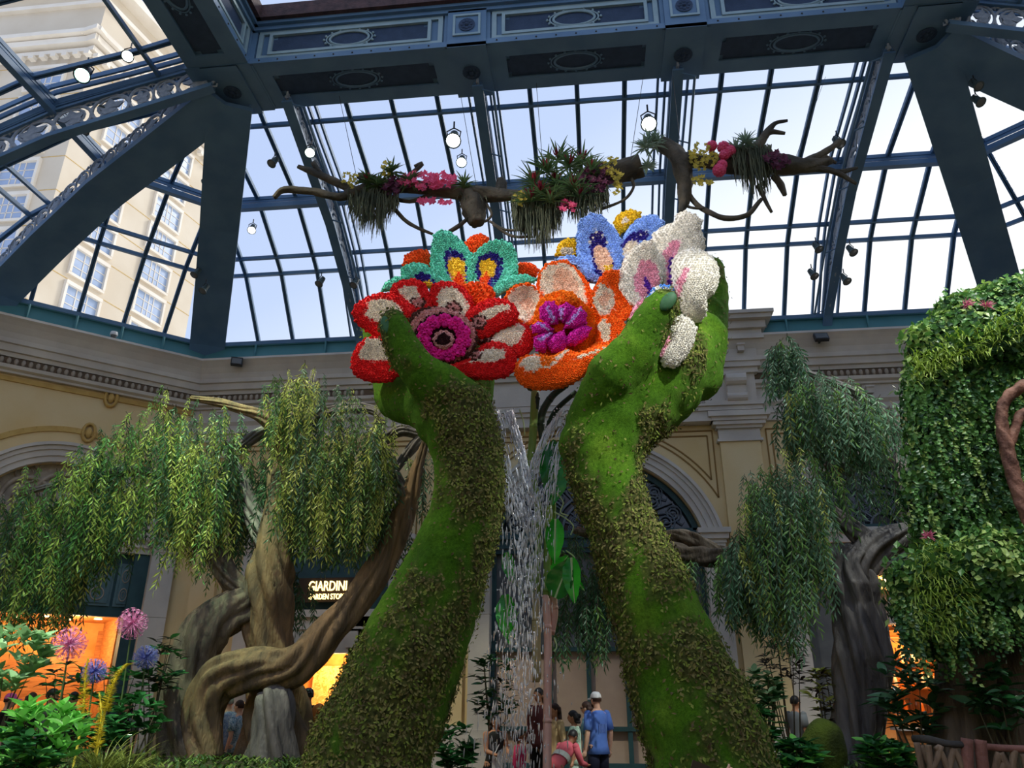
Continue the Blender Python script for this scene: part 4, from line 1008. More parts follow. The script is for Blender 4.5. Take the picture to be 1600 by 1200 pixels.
petal(F, q1([(40, 960), (80, 870), (130, 830), (220, 825), (310, 900), (340, 1000), (330, 1070), (290, 1105), (170, 1112), (80, 1080), (35, 1020)]), 10.4, [z1([(95, 930), (130, 870), (140, 835), (225, 845), (300, 930), (300, 975), (180, 975), (110, 970)], 'cream')], r, 32, cup=.1)
petal(F, q1([(400, 720), (450, 660), (560, 635), (680, 660), (780, 730), (825, 830), (790, 930), (700, 990), (600, 1000), (500, 950), (420, 850)]), 10.35, [e1(605, 815, 205, 180, 'pinkish'), e1(605, 830, 175, 150, 'dark')], C_['brown'], 14, name='centre')
for k in range(11):
    a = k * 2 * PI / 11 + .2; cx, cy = 612 + 128 * math.cos(a), 830 + 108 * math.sin(a)
    petal(F, q1([(cx + 44 * math.cos(t) * (1 + .15 * math.sin(3 * t)), cy + 40 * math.sin(t)) for t in [j * PI / 4 for j in range(8)]]), 10.24, [], C_['magenta'], 8, name='magenta_petal', sp=7)
petal(F, q1([(613 + 66 * math.cos(t), 843 + 60 * math.sin(t)) for t in [j * PI / 5 for j in range(10)]]), 10.2, [e1(613, 843, 46, 42, 'dark')], C_['pinkish'], 9, name='stamen_boss', sp=4)
# --- teal flower
F = flower('giant turquoise flower with navy and yellow eyes, back left of the bouquet', 720, 430, 11.2)
t_ = C_['teal']
for po in ([(355, 380), (370, 320), (430, 290), (510, 285), (545, 330), (540, 400), (430, 430)], [(745, 240), (780, 205), (850, 185), (895, 210), (885, 270), (800, 350)], [(1065, 380), (1090, 365), (1150, 365), (1210, 410), (1190, 450), (1075, 460)]):
    petal(F, q1(po), 11.6, [], C_['redor'], 22, name='back_petal')
petal(F, q1([(540, 250), (550, 190), (600, 158), (660, 175), (730, 230), (790, 310), (810, 410), (790, 500), (700, 530), (640, 500), (560, 460), (530, 380)]), 11.1, [z1([(620, 330), (650, 285), (700, 290), (740, 330), (765, 420), (760, 510), (680, 510), (640, 430)], 'navy'), z1([(640, 390), (665, 345), (720, 345), (750, 380), (755, 430), (755, 520), (680, 510), (655, 450)], 'yellow'), z1([(690, 450), (715, 430), (740, 470), (745, 520), (680, 520)], 'redor')], t_, 26, cup=.15)
petal(F, q1([(785, 340), (830, 280), (900, 230), (980, 220), (1040, 250), (1070, 320), (1075, 430), (1030, 470), (960, 540), (900, 540), (830, 510), (795, 430)]), 11.05, [z1([(810, 400), (840, 330), (900, 305), (960, 315), (990, 370), (980, 440), (910, 540), (890, 520), (830, 480)], 'navy'), z1([(830, 400), (855, 355), (900, 345), (945, 375), (940, 430), (905, 480), (885, 510), (830, 505), (850, 450)], 'yellow'), z1([(850, 460), (880, 425), (905, 455), (885, 510), (830, 505)], 'redor')], t_, 26, cup=.15)
petal(F, q1([(345, 460), (350, 400), (420, 365), (500, 375), (570, 430), (640, 480), (600, 530), (470, 510), (390, 490)]), 11.15, [z1([(430, 455), (480, 430), (530, 445), (570, 500), (470, 500)], 'navy'), z1([(490, 490), (540, 480), (560, 520), (500, 520)], 'yellow')], t_, 24, cup=.1)
petal(F, q1([(225, 545), (250, 490), (310, 455), (380, 455), (360, 500), (290, 540)]), 11.1, [], t_, 18)
petal(F, q1([(915, 550), (960, 480), (1050, 440), (1140, 440), (1195, 465), (1180, 487), (1080, 505), (1000, 545), (950, 578)]), 10.95, [], t_, 14)
petal(F, q1([(690, 510), (780, 490), (880, 500), (930, 560), (900, 640), (800, 650), (730, 590)]), 10.85, [], C_['redor'], 22, name='centre', sp=8)
# --- orange flower
F = flower('giant orange and cream flower with a purple lobed centre, middle of the bouquet', 880, 520, 10.6)
o_ = C_['orange2']
petal(F, q2([(250, 420), (290, 370), (420, 345), (470, 390), (530, 450), (580, 540), (575, 640), (480, 680), (300, 660), (235, 540)]), 10.85, [z2([(255, 460), (290, 390), (400, 365), (460, 400), (520, 490), (545, 620), (480, 660), (300, 640), (255, 530)], 'cream'), z2([(330, 450), (380, 400), (440, 420), (490, 500), (480, 600), (380, 600), (330, 530)], 'peach')], o_, 24, cup=.16)
petal(F, q2([(30, 580), (90, 510), (180, 490), (250, 540), (290, 640), (230, 740), (170, 760), (110, 730), (60, 650)]), 10.8, [z2([(45, 590), (100, 520), (200, 505), (250, 560), (260, 620), (200, 720), (150, 745), (100, 700)], 'cream'), z2([(120, 620), (190, 580), (230, 620), (180, 700)], 'peach')], o_, 22, cup=.14)
petal(F, q2([(575, 560), (620, 470), (660, 420), (745, 415), (755, 510), (830, 520), (840, 640), (820, 700), (740, 740), (640, 720), (585, 650)]), 10.6, [z2([(585, 590), (625, 480), (720, 570), (690, 690), (640, 700), (590, 640)], 'cream'), z2([(610, 600), (660, 540), (695, 580), (650, 660)], 'peach')], o_, 24, cup=.12)
petal(F, q2([(210, 720), (260, 590), (380, 535), (480, 570), (560, 640), (650, 660), (650, 780), (560, 900), (420, 960), (280, 960), (220, 860)]), 10.75, [], C_['orange'], 12, name='centre')
petal(F, q2([(470, 960), (600, 860), (610, 750), (680, 690), (760, 720), (805, 790), (795, 860), (700, 930), (600, 970), (480, 990)]), 10.45, [z2([(605, 760), (650, 710), (690, 760), (685, 850), (645, 865)], 'cream'), z2([(480, 985), (600, 880), (650, 870), (560, 960)], 'orange')], o_, 24, cup=.1)
petal(F, q2([(92, 1040), (130, 960), (220, 935), (330, 945), (420, 900), (490, 925), (600, 890), (710, 870), (720, 940), (570, 1050), (420, 1135), (250, 1160), (140, 1125)]), 10.3, [z2([(128, 1010), (150, 960), (230, 935), (290, 975), (310, 1015), (210, 1050)], 'cream'), z2([(250, 960), (340, 940), (420, 905), (330, 1000), (270, 1020)], 'orange'), z2([(300, 1010), (410, 905), (430, 912), (310, 1035)], 'cream'), z2([(470, 950), (700, 880), (702, 895), (480, 965)], 'cream')], o_, 26)
pl_ = C_['purple']
for po, st_ in (([(250, 650), (290, 605), (340, 605), (370, 650), (365, 745), (310, 755), (255, 710)], [(285, 640), (305, 640), (355, 740), (330, 750)]), ([(365, 640), (420, 610), (470, 640), (440, 700), (400, 740), (360, 710)], [(375, 650), (395, 640), (395, 730), (372, 720)]),
            ([(410, 720), (450, 650), (510, 640), (545, 680), (545, 745), (470, 775), (405, 775)], [(420, 740), (500, 650), (515, 665), (430, 760)]), ([(200, 760), (240, 730), (300, 740), (340, 780), (300, 805), (210, 800)], [(230, 740), (250, 735), (320, 785), (300, 795)]),
            ([(215, 830), (260, 800), (335, 795), (300, 860), (285, 925), (230, 915)], [(240, 840), (320, 800), (330, 810), (260, 860)]), ([(285, 870), (340, 810), (405, 785), (425, 840), (405, 915), (330, 925)], []), ([(400, 880), (440, 800), (520, 750), (577, 770), (550, 830), (470, 885)], [])):
    petal(F, q2(po), 10.5, [z2(st_, 'lav')] if st_ else [], pl_, 20, name='purple_lobe', sp=3.8)
petal(F, q2([(375 + 40 * math.cos(t), 770 + 36 * math.sin(t)) for t in [j * PI / 4 for j in range(8)]]), 10.55, [], C_['redor'], 8, name='stigma')
petal(F, q2([(360, 590), (400, 535), (460, 545), (500, 600), (450, 630), (380, 620)]), 10.6, [], C_['orange'], 14, name='inner_petal')
# --- blue flower
F = flower('giant pale blue flower with dark blue eyes and yellow back petals', 940, 390, 11.4)
b_ = C_['blue']
petal(F, q2([(350, 315), (370, 250), (430, 210), (490, 220), (510, 320), (400, 340)]), 11.8, [z2([(380, 300), (410, 270), (460, 280), (460, 320), (390, 320)], 'cream')], C_['gold'], 18, name='back_petal')
petal(F, q2([(715, 110), (760, 50), (820, 30), (885, 50), (875, 100), (800, 160), (750, 190)]), 11.8, [z2([(750, 110), (780, 80), (805, 105), (765, 140)], 'cream')], C_['gold'], 18, name='back_petal')
petal(F, q2([(485, 180), (510, 90), (570, 55), (630, 65), (700, 130), (760, 220), (775, 330), (740, 430), (660, 480), (590, 480), (530, 430), (490, 340)]), 11.3, [z2([(550, 230), (590, 175), (640, 180), (665, 240), (665, 290), (715, 400), (650, 470), (600, 440), (565, 330)], 'navy'), z2([(570, 290), (610, 270), (665, 280), (700, 370), (710, 410), (650, 450), (600, 390)], 'peach'), z2([(645, 395), (700, 380), (708, 415), (655, 448)], 'yellow')] + [e2(x, y, 9, 9, 'white') for x, y in ((605, 190), (640, 210), (580, 215), (655, 250), (565, 250))], b_, 26, cup=.14)
petal(F, q2([(750, 260), (820, 130), (900, 75), (980, 70), (1030, 110), (1000, 200), (960, 280), (860, 340), (780, 370), (755, 320)]), 11.35, [z2([(755, 260), (800, 200), (880, 165), (920, 190), (910, 230), (850, 250), (780, 300)], 'navy'), z2([(765, 290), (800, 240), (855, 250), (840, 300), (780, 355)], 'cream')] + [e2(x, y, 9, 9, 'white') for x, y in ((870, 205), (905, 195), (810, 215))], b_, 26, cup=.1)
petal(F, q2([(345, 345), (420, 318), (500, 330), (570, 400), (640, 480), (560, 490), (480, 390), (430, 355)]), 11.2, [z2([(480, 400), (560, 480), (600, 500), (520, 470)], 'navy')], b_, 14)
petal(F, q2([(630, 490), (660, 420), (750, 410), (770, 480), (740, 540), (660, 540)]), 11.1, [], C_['redor'], 16, name='centre')
# --- white flower
F = flower('giant ruffled white flower with pink throat folds, held in the right hand', 1030, 440, 10.5)
w_ = C_['white']
petal(F, q2([(950, 250), (960, 180), (1040, 130), (1090, 110), (1110, 60), (1160, 40), (1220, 60), (1267, 100), (1255, 160), (1282, 220), (1270, 310), (1190, 400), (1130, 470), (1060, 520), (1000, 450), (955, 340)]), 10.75, [z2([(1010, 310), (1060, 240), (1110, 230), (1105, 290), (1090, 380), (1080, 520), (1030, 500), (1040, 430)], 'pink'), z2([(1043, 360), (1065, 340), (1078, 430), (1070, 510), (1045, 500)], 'violet')], w_, 30, cup=.12)
petal(F, q2([(738, 480), (790, 330), (850, 260), (950, 220), (1000, 330), (1020, 440), (1000, 520), (920, 600), (850, 645), (775, 570)]), 10.55, [z2([(825, 470), (870, 370), (930, 355), (970, 400), (1000, 490), (940, 560), (880, 600), (838, 540)], 'pink'), z2([(878, 480), (905, 465), (945, 530), (920, 565)], 'violet')], w_, 30, cup=.14)
petal(F, q2([(1085, 340), (1140, 290), (1200, 270), (1290, 300), (1350, 360), (1372, 450), (1335, 560), (1290, 590), (1285, 700), (1210, 745), (1150, 690), (1120, 600), (1090, 500), (1078, 420)]), 10.3, [z2([(1085, 530), (1130, 420), (1172, 400), (1160, 450), (1130, 520), (1115, 590)], 'pink')], w_, 34, cup=-.1)
petal(F, q2([(1075, 740), (1140, 690), (1210, 735), (1232, 765), (1205, 880), (1150, 970), (1090, 1022), (1030, 1012), (1000, 940), (1050, 860)]), 10.0, [], w_, 24)
petal(F, q2([(976, 930), (1015, 850), (1060, 825), (1065, 850), (1010, 950), (985, 950)]), 9.95, [], C_['pink'], 10)
petal(F, q2([(800, 780), (840, 640), (900, 590), (960, 600), (960, 700), (880, 790), (830, 810)]), 10.5, [z2([(780, 740), (860, 730), (850, 810), (780, 800)], 'magenta')], C_['pink'], 16)
petal(F, q2([(925, 580), (960, 520), (1010, 500), (1065, 505), (1090, 535), (1000, 590), (950, 610)]), 10.15, [e2(980, 520, 22, 14, 'white'), e2(1040, 530, 22, 14, 'white')], C_['cblue'], 14, name='centre')
# ================================================================== STEMS, LEAVES, WATER
M['stem_g'] = mat('green_stem', srgb(150, 176, 92), srgb(118, 150, 70), .45, 1.4, .1, 12, stretch=(4, 4, .7))
M['stem_d'] = mat('dark_stem', srgb(64, 84, 66), srgb(46, 64, 56), .5, 2)
M['stem_b'] = mat('beige_stem', srgb(190, 176, 132), srgb(160, 146, 100), .6, 2, .1, 14, stretch=(4, 4, .7))
M['stem_p'] = mat('pink_stem', srgb(228, 184, 168), srgb(208, 160, 144), .6, 2, .1, 14, stretch=(4, 4, .7))
M['big_leaf'] = mat('glossy_leaf', srgb(64, 190, 50), srgb(40, 150, 40), .25, 2.5, .1, 20, transl=.35, spec=.5)
M['tendril'] = mat('tendril', srgb(186, 206, 150), None, .5)
def stem(label, segs, base):
    t = thing('flower_stem', label, 'stem', base)
    for nm, pts, rad, m in segs:
        p = [at(*q) for q in pts]; mb = MB(); cp = catmull(p, 6); rr = lerp_list([v * .62 / ppm(a) for v, a in zip(rad, p)], 6); mb.tube(cp, rr, 14); 
        st = mb.build(nm, m, t, smooth=True)
        nb = MB()
        for q, r_ in list(zip(cp, rr))[4::7]: nb.tube([q - (cp[-1] - cp[0]).normalized() * .03, q, q + (cp[-1] - cp[0]).normalized() * .03], [r_ * 1.0, r_ * 1.1, r_ * 1.0], 14)
        if nb.v: nb.build('node_ring', m, st, smooth=True)
    return t
YS = 11.4
stem('green bamboo-like stem with a cut beige end hanging behind the waterfall', [('stalk', [(836, 612, YS), (832, 690, YS), (828, 730, YS), (842, 800, YS), (838, 930, YS)], [10, 10, 9, 9, 10], 'stem_g'), ('lower_stalk', [(838, 925, YS), (838, 990, YS), (839, 1066, YS)], [10, 11, 11], 'stem_b'), ('fork', [(836, 640, YS), (838, 615, YS), (826, 604, YS + .1)], [9, 8, 7], 'stem_d')], at(839, 1066, YS))
stem('tall stem standing on the ground, green above and pink below, beside the big leaves', [('stalk', [(857, 790, YS - .1), (855, 860, YS - .1), (854, 935, YS - .1)], [8, 9, 9], 'stem_g'), ('lower_stalk', [(853, 930, YS - .1), (856, 1010, YS - .1), (855, 1150, YS - .1), (855, 1290, YS - .1)], [10, 10, 11, 12], 'stem_p')], (at(855, 1290, YS - .1).x, YS - .1, 0))
stem('short broken pink stem hanging beside the tall pink stem', [('stalk', [(864, 930, YS), (866, 960, YS), (862, 992, YS)], [10, 10, 7], 'stem_p')], at(864, 992, YS))
stem('dark green stem curving up right under the orange flower', [('stalk', [(848, 690, YS + .1), (846, 650, YS + .1), (862, 620, YS + .1), (884, 602, YS)], [9, 10, 9, 8], 'stem_d'), ('lower_stalk', [(848, 685, YS + .1), (862, 760, YS + .1), (864, 830, YS + .1), (864, 935, YS + .1)], [8, 8, 8, 9], 'stem_g')], at(848, 690, YS + .1))
stem('thin dark stem bending right behind the right wrist', [('stalk', [(850, 690, YS + .3), (866, 645, YS + .3), (900, 612, YS + .3)], [7, 7, 6], 'stem_d')], at(850, 690, YS + .3))
def big_leaf(label, pts, Y, wpx, nrm=(0, -1, 0), m='big_leaf', flip=0):
    a, b = at(pts[0][0], pts[0][1], Y), at(pts[1][0], pts[1][1], Y - .15); sc = 1 / ppm(a); t = thing('broad_leaf', label, 'leaf', a)
    mb = MB(); d = (b - a); nn = Vector(nrm) + rv(.25); ln = d.length; d.normalize(); sd = d.cross(nn).normalized(); u = sd.cross(d); n = 12; wd = wpx * sc
    cols = 7; vs = []; fs = []
    for i in range(n + 1):
        t_ = i / n; ww = wd * max(.02, math.sin(PI * min(1, t_ * .93 + .05)) ** .75) * (1.2 - .5 * t_)
        for j in range(cols):
            k = (j - 3) / 3; z = abs(k) * .22 * ww + .02 * math.sin(t_ * 26 + abs(k) * 2) * abs(k)
            vs.append(a + d * (ln * t_) + sd * (k * ww / 2) + u * (z - .12 * ln * t_ * t_))
    for i in range(n):
        for j in range(cols - 1): fs.append((i * cols + j, i * cols + j + 1, (i + 1) * cols + j + 1, (i + 1) * cols + j))
    mb._add(vs, fs); mb.build('blade', m, t, smooth=True)
    r_ = MB(); r_.tube([vs[i * cols + 3] + u * .008 for i in range(0, n + 1, 2)], [.018 * (1 - .7 * i / n) for i in range(0, n + 1, 2)], 6); r_.build('midrib', 'tendril', t)
    return t
big_leaf('bright green broad leaf hanging from the tall stem, uppermost of the lit leaves', [(868, 812), (866, 878)], 11.1, 30)
big_leaf('large dark green broad leaf with pale veins beside the broken pink stem', [(868, 934), (890, 872)], 11.15, 46, m=mat('glossy_leaf_dark', srgb(44, 130, 40), srgb(34, 104, 34), .25, 2.5, .1, 20, transl=.25, spec=.5))
big_leaf('bright green folded broad leaf, rightmost of the lit leaves', [(893, 872), (896, 940)], 11.05, 30)
big_leaf('pale green broad leaf behind the folded leaf at the stem', [(866, 900), (886, 868)], 11.25, 26)
big_leaf('green broad leaf left of the falling water, above another leaf', [(792, 864), (800, 910)], 11.3, 22)
big_leaf('long ribbed green leaf hanging left of the waterfall', [(790, 930), (796, 1006)], 11.3, 34)
big_leaf('deep green broad leaf behind the water below the right wrist', [(872, 690), (864, 785)], 11.3, 56, m=mat('glossy_leaf_mid', srgb(50, 150, 60), srgb(36, 120, 50), .25, 2.5, .1, 20, transl=.25, spec=.5))
big_leaf('pale variegated leaf hanging between the two stems', [(828, 880), (832, 924)], 11.25, 20, m='stem_g')
big_leaf('small yellow green leaf at the far right of the leaf cluster', [(900, 905), (912, 922)], 11.2, 9)
for i, pts in enumerate(([(870, 770), (880, 785), (876, 800), (888, 806)], [(866, 800), (884, 810), (896, 822), (892, 836)], [(838, 795), (832, 820), (842, 850), (828, 872)], [(884, 860), (898, 872), (888, 884)], [(812, 640), (818, 660), (820, 680)], [(800, 900), (818, 935), (806, 965)], [(866, 996), (870, 1010), (866, 1018)])):
    mb = MB(); p = [at(x, y, 11.1 + .02 * i) for x, y in pts]; cp = catmull(p, 6); mb.tube(cp, [.011] * len(cp), 5); ob = mb.build('tendril', 'tendril', None, org=p[0]); tag(ob, ('pale curly tendril below the wet leaf at the right wrist', 'pale curly tendril reaching right at the right wrist', 'thin pale tendril on the cut green stem', 'pale tendril curling over the folded leaf', 'thin pale tendril between the wrists by the dark stems', 'long pale loop of tendril in front of the falling water', 'short green tendril beside the broken pink stem')[i], 'tendril', 'curly tendrils')
# water
def water_material():
    m = bpy.data.materials.new('water'); m.use_nodes = True; t = m.node_tree; t.nodes.clear(); l = t.links.new
    out = N(t, 'ShaderNodeOutputMaterial'); tr = N(t, 'ShaderNodeBsdfTransparent'); g = N(t, 'ShaderNodeBsdfGlossy'); g.inputs['Roughness'].default_value = .12
    d = N(t, 'ShaderNodeBsdfDiffuse'); d.inputs[0].default_value = (.85, .88, .95, 1); ts = N(t, 'ShaderNodeBsdfTranslucent'); ts.inputs[0].default_value = (.85, .88, .95, 1)
    a = N(t, 'ShaderNodeMixShader'); a.inputs[0].default_value = .5; l(d.outputs[0], a.inputs[1]); l(ts.outputs[0], a.inputs[2])
    b = N(t, 'ShaderNodeMixShader'); b.inputs[0].default_value = .45; l(a.outputs[0], b.inputs[1]); l(g.outputs[0], b.inputs[2])
    c = N(t, 'ShaderNodeMixShader'); c.inputs[0].default_value = .75; l(tr.outputs[0], c.inputs[1]); l(b.outputs[0], c.inputs[2]); l(c.outputs[0], out.inputs[0]); return m
M['water'] = water_material(); M['water_film'] = glass_mat('water_film', (.9, .95, .95), .5, .15)
def waterfall(label, path, n, seed):
    """path: (x, y, halfwidth px) ; strands and drops that fall along it"""
    rr = random.Random(seed); mb = MB(); tot = len(path) - 1
    Yw = 11.0
    for k in range(n):
        u = rr.random() ** 1.35; f = u * tot; i = min(int(f), tot - 1); g = f - i; x = path[i][0] + (path[i + 1][0] - path[i][0]) * g; y = path[i][1] + (path[i + 1][1] - path[i][1]) * g; hw = path[i][2] + (path[i + 1][2] - path[i][2]) * g
        e = rr.uniform(-1, 1); e = abs(e) ** .4 * (1 if e > 0 else -1) if y < 760 else rr.gauss(0, .5)
        x += e * hw; p = at(x, y, Yw + rr.uniform(-.25, .25)); sl = (path[i + 1][0] - path[i][0]) / max(1, path[i + 1][1] - path[i][1])
        ln = rr.uniform(.03, .17) * (1 if y > 760 else 1.2); r_ = rr.uniform(.004, .012); d = Vector((sl * .9 + rr.uniform(-.08, .08), 0, -1)).normalized()
        mb.tube([p, p + d * ln * .3, p + d * ln * .75, p + d * ln], [r_ * .3, r_, r_ * .8, .001], 5, cap=False)
        if rr.random() < .3: mb.ell(p + rv(.06), (r_ * 1.1,) * 3, None, 6, 4)
    o = at(path[0][0], path[0][1], Yw); ob = mb.build('waterfall', 'water', None, org=o, smooth=True); tag(ob, label, 'water', None, 'stuff')
    sh = MB(); vs = []; fs = []; m_ = 8
    top = [q for q in path if q[1] < 780]; K = 24
    for i in range(K + 1):
        f = i / K * (len(top) - 1); a = min(int(f), len(top) - 2); g = f - a
        x = top[a][0] + (top[a + 1][0] - top[a][0]) * g; y = top[a][1] + (top[a + 1][1] - top[a][1]) * g; hw = top[a][2] + (top[a + 1][2] - top[a][2]) * g
        for j in range(m_ + 1):
            e = (j / m_ * 2 - 1); q = at(x + e * hw, y, Yw); vs.append(q + Vector((0, .05 * noise.noise(Vector((e * 2, i * .35, seed))), 0)))
    for i in range(K):
        for j in range(m_): fs.append((i * (m_ + 1) + j, i * (m_ + 1) + j + 1, (i + 1) * (m_ + 1) + j + 1, (i + 1) * (m_ + 1) + j))
    sh._add(vs, fs); sh.build('water_sheet', 'water_film', ob, smooth=True)
waterfall('white stream of water falling from the left wrist down past the stems', [(785, 640, 16), (798, 700, 22), (808, 752, 22), (818, 810, 30), (818, 900, 32), (812, 1000, 42), (805, 1100, 52), (800, 1200, 62)], 2300, 5)
waterfall('stream of water sliding from the right wrist into the middle', [(884, 640, 8), (868, 672, 18), (852, 720, 22), (842, 765, 26), (835, 830, 26), (826, 920, 24)], 900, 6)
# ================================================================== TREES
M['bark'] = mat('grey_brown_bark', srgb(112, 100, 86), srgb(74, 66, 60), .75, 1.6, .6, 9, stretch=(3, 3, .6), dist=1)
M['bark_warm'] = mat('warm_bark', srgb(140, 114, 84), srgb(92, 78, 62), .75, 1.6, .6, 9, stretch=(3, 3, .6), dist=1)
M['bark_dark'] = mat('dark_grey_bark', srgb(128, 122, 118), srgb(84, 80, 80), .55, 1.4, .5, 8, stretch=(3, 3, .6), dist=1)
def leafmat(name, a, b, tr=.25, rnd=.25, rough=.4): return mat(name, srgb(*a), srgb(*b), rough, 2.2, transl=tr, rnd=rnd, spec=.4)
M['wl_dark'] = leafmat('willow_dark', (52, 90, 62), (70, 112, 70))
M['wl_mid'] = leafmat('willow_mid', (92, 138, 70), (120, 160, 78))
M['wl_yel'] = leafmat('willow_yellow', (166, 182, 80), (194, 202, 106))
M['wl_blue'] = leafmat('willow_bluegreen', (92, 134, 104), (122, 160, 126))
M['twig'] = mat('twig', (.09, .08, .05), None, .8)
def frond_mesh(seed, m, ln=.85, lv=26, leafl=.14, lw=.032):
    rr = random.Random(seed); mb = MB(); pts = []
    for k in range(7):
        t = k / 6; pts.append(Vector((.20 * ln * math.sin(t * 1.7) + .02 * rr.uniform(-1, 1), .03 * rr.uniform(-1, 1), .12 * ln * math.sin(min(t * 3, PI / 2 * 1.4)) * (1 - t) - ln * t ** 1.15)))
    mb.cur = 1; mb.tube(pts, [.009 * (1 - .7 * k / 6) for k in range(7)], 3, cap=False); mb.cur = 0
    cp = catmull(pts, 5)
    for k in range(lv):
        t = .1 + .9 * k / lv; i = min(int(t * (len(cp) - 1)), len(cp) - 2); p = cp[i]; d = (cp[i + 1] - p).normalized()
        a = k * 2.4 + rr.uniform(-.4, .4); o = Vector((math.cos(a), math.sin(a), 0)); o = (o - d * o.dot(d)).normalized()
        dd = (o * .75 + d * .55 + Vector((0, 0, -.35))).normalized(); mb.leaf(p, dd, o.cross(d) + d * .2 + o * .6, leafl * rr.uniform(.75, 1.15), lw, .15)
    mb.leaf(cp[-1], (cp[-1] - cp[-3]), (0, 1, .2), leafl, lw)
    return mb.mesh('frond', [m, 'twig'])
FR = {m: [frond_mesh(i * 7 + j, m) for j in range(4)] for i, m in enumerate(('wl_dark', 'wl_mid', 'wl_yel', 'wl_blue'))}
def mesh_append(mb, me, mtx):
    o = len(mb.v); mb.v.extend([tuple(mtx @ v.co) for v in me.vertices])
    for p in me.polygons: mb.f.append(tuple(o + i for i in p.vertices)); mb.mi.append(p.material_index)
def ridge_fn(n, amp, tw, seed):
    def f(th, s, t):
        a = th + tw * s; w1 = 1.8 * noise.noise(Vector((s * .9, seed, 0))) + 1.6 * noise.noise(Vector((math.cos(th), math.sin(th), s * .7 + seed * 3))); g = abs(math.sin(n * a / 2 + w1)); return 1 + amp * (1.5 * g - .9 + .5 * abs(math.sin((n + 2) * a * .5 - w1 + seed)) + 1.0 * noise.noise(Vector((math.cos(th) * 1.5, math.sin(th) * 1.5, s * 1.1 + seed))))
    return f
def limb(tree, name, lst, m='bark', n=60, ridges=7, amp=.2, tw=.9, seed=1, k=10, tip=False):
    """lst: (x, y, halfwidth px, Y)"""
    p, r = chain_px(lst); cp = catmull(p, k); rr = lerp_list(r, k); mb = MB(); mb.tube(cp, rr, n, ridge=ridge_fn(ridges, amp, tw, seed))
    mb.ell(cp[-1], (rr[-1] * .9,) * 3, None, 12, 8)
    return mb.build(name, m, tree, smooth=True)
def weep(tree, zones, seed, parts=300, extra=300, scale=1.0):
    """zones: dict(top=[(x,y,Y)...] curve, bottom=[(x,y)] lower hanging limit, n, mix) - fronds hang in tiers between them"""
    rr = random.Random(seed); tot = sum(z['n'] for z in zones); placed = []
    for z in zones:
        tp = z['top']; bt = z['bottom']
        for k in range(z['n']):
            f = rr.random() * (len(tp) - 1); i = min(int(f), len(tp) - 2); g = f - i
            x = tp[i][0] + (tp[i + 1][0] - tp[i][0]) * g; y0 = tp[i][1] + (tp[i + 1][1] - tp[i][1]) * g; Y = tp[i][2] + (tp[i + 1][2] - tp[i][2]) * g
            fb = f / (len(tp) - 1) * (len(bt) - 1); j = min(int(fb), len(bt) - 2); y1 = bt[j] + (bt[j + 1] - bt[j]) * (fb - j)
            dy = rr.uniform(-z.get('d', .7), z.get('d', .7)); sc = rr.uniform(.7, 1.15) * scale; fr_px = .85 * sc * ppm(at(x, y0, Y)) * .9
            u = rr.random(); y = y0 + u * max(2, (y1 - fr_px - y0)); 
            p = at(x + rr.uniform(-6, 6), y, Y) + Vector((0, dy, 0)); a = rr.uniform(0, 2 * PI)
            if u < .12: sc *= .75
            mt = rr.choices(('wl_dark', 'wl_mid', 'wl_yel', 'wl_blue'), z['mix'])[0]
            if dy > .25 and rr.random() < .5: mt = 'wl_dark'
            placed.append((dy, rr.choice(FR[mt]), Matrix.Translation(p) @ Matrix.Rotation(a, 4, 'Z') @ Matrix.Rotation(rr.uniform(-.18, .18), 4, 'X') @ Matrix.Diagonal((sc, sc, sc, 1)), mt))
    placed.sort(key=lambda q: q[0])
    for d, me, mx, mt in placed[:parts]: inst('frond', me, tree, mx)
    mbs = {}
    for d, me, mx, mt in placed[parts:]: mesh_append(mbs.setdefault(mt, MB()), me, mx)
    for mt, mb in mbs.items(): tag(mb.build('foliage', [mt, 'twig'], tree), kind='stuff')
# ---- left weeping tree
TY = 13.0
base = at(400, 1190, TY); lt = thing('weeping_tree', 'large weeping tree with gnarled twisting trunk and cascading green fronds, left of the hands', 'tree', (base.x, TY, .7))
limb(lt, 'trunk', [(432, 1205, 60, TY + .2), (428, 1100, 40, TY + .2), (422, 1010, 32, TY + .1), (420, 930, 34, TY), (428, 860, 26, TY), (434, 800, 20, TY + .2), (440, 730, 16, TY + .3)], 'bark_warm', amp=.2, seed=2)
limb(lt, 'trunk', [(292, 1215, 46, TY - .4), (288, 1120, 36, TY - .4), (298, 1040, 32, TY - .3), (326, 985, 32, TY - .2), (362, 955, 28, TY - .1), (400, 935, 26, TY), (415, 880, 22, TY)], 'bark', seed=3)
limb(lt, 'branch', [(318, 1190, 28, TY - .55), (318, 1110, 28, TY - .55), (345, 1062, 30, TY - .5), (400, 1045, 28, TY - .5), (462, 1038, 28, TY - .4), (515, 985, 24, TY - .3), (548, 950, 21, TY - .2), (582, 905, 20, TY - .1), (606, 866, 19, TY), (628, 810, 17, TY), (642, 770, 13, TY), (655, 722, 8, TY), (665, 690, 5, TY)], 'bark_warm', seed=4, amp=.17)
limb(lt, 'branch', [(634, 800, 13, TY), (630, 770, 9, TY), (618, 740, 6, TY)], 'bark_dark', seed=14)
limb(lt, 'branch', [(385, 935, 16, TY), (360, 905, 15, TY), (338, 868, 14, TY), (322, 830, 11, TY), (316, 780, 8, TY), (330, 720, 6, TY), (352, 690, 5, TY)], 'bark', seed=5)
limb(lt, 'branch', [(424, 860, 18, TY), (408, 830, 16, TY + .2), (390, 790, 12, TY + .3), (372, 740, 10, TY + .3), (360, 720, 8, TY + .3)], 'bark_dark', seed=6)
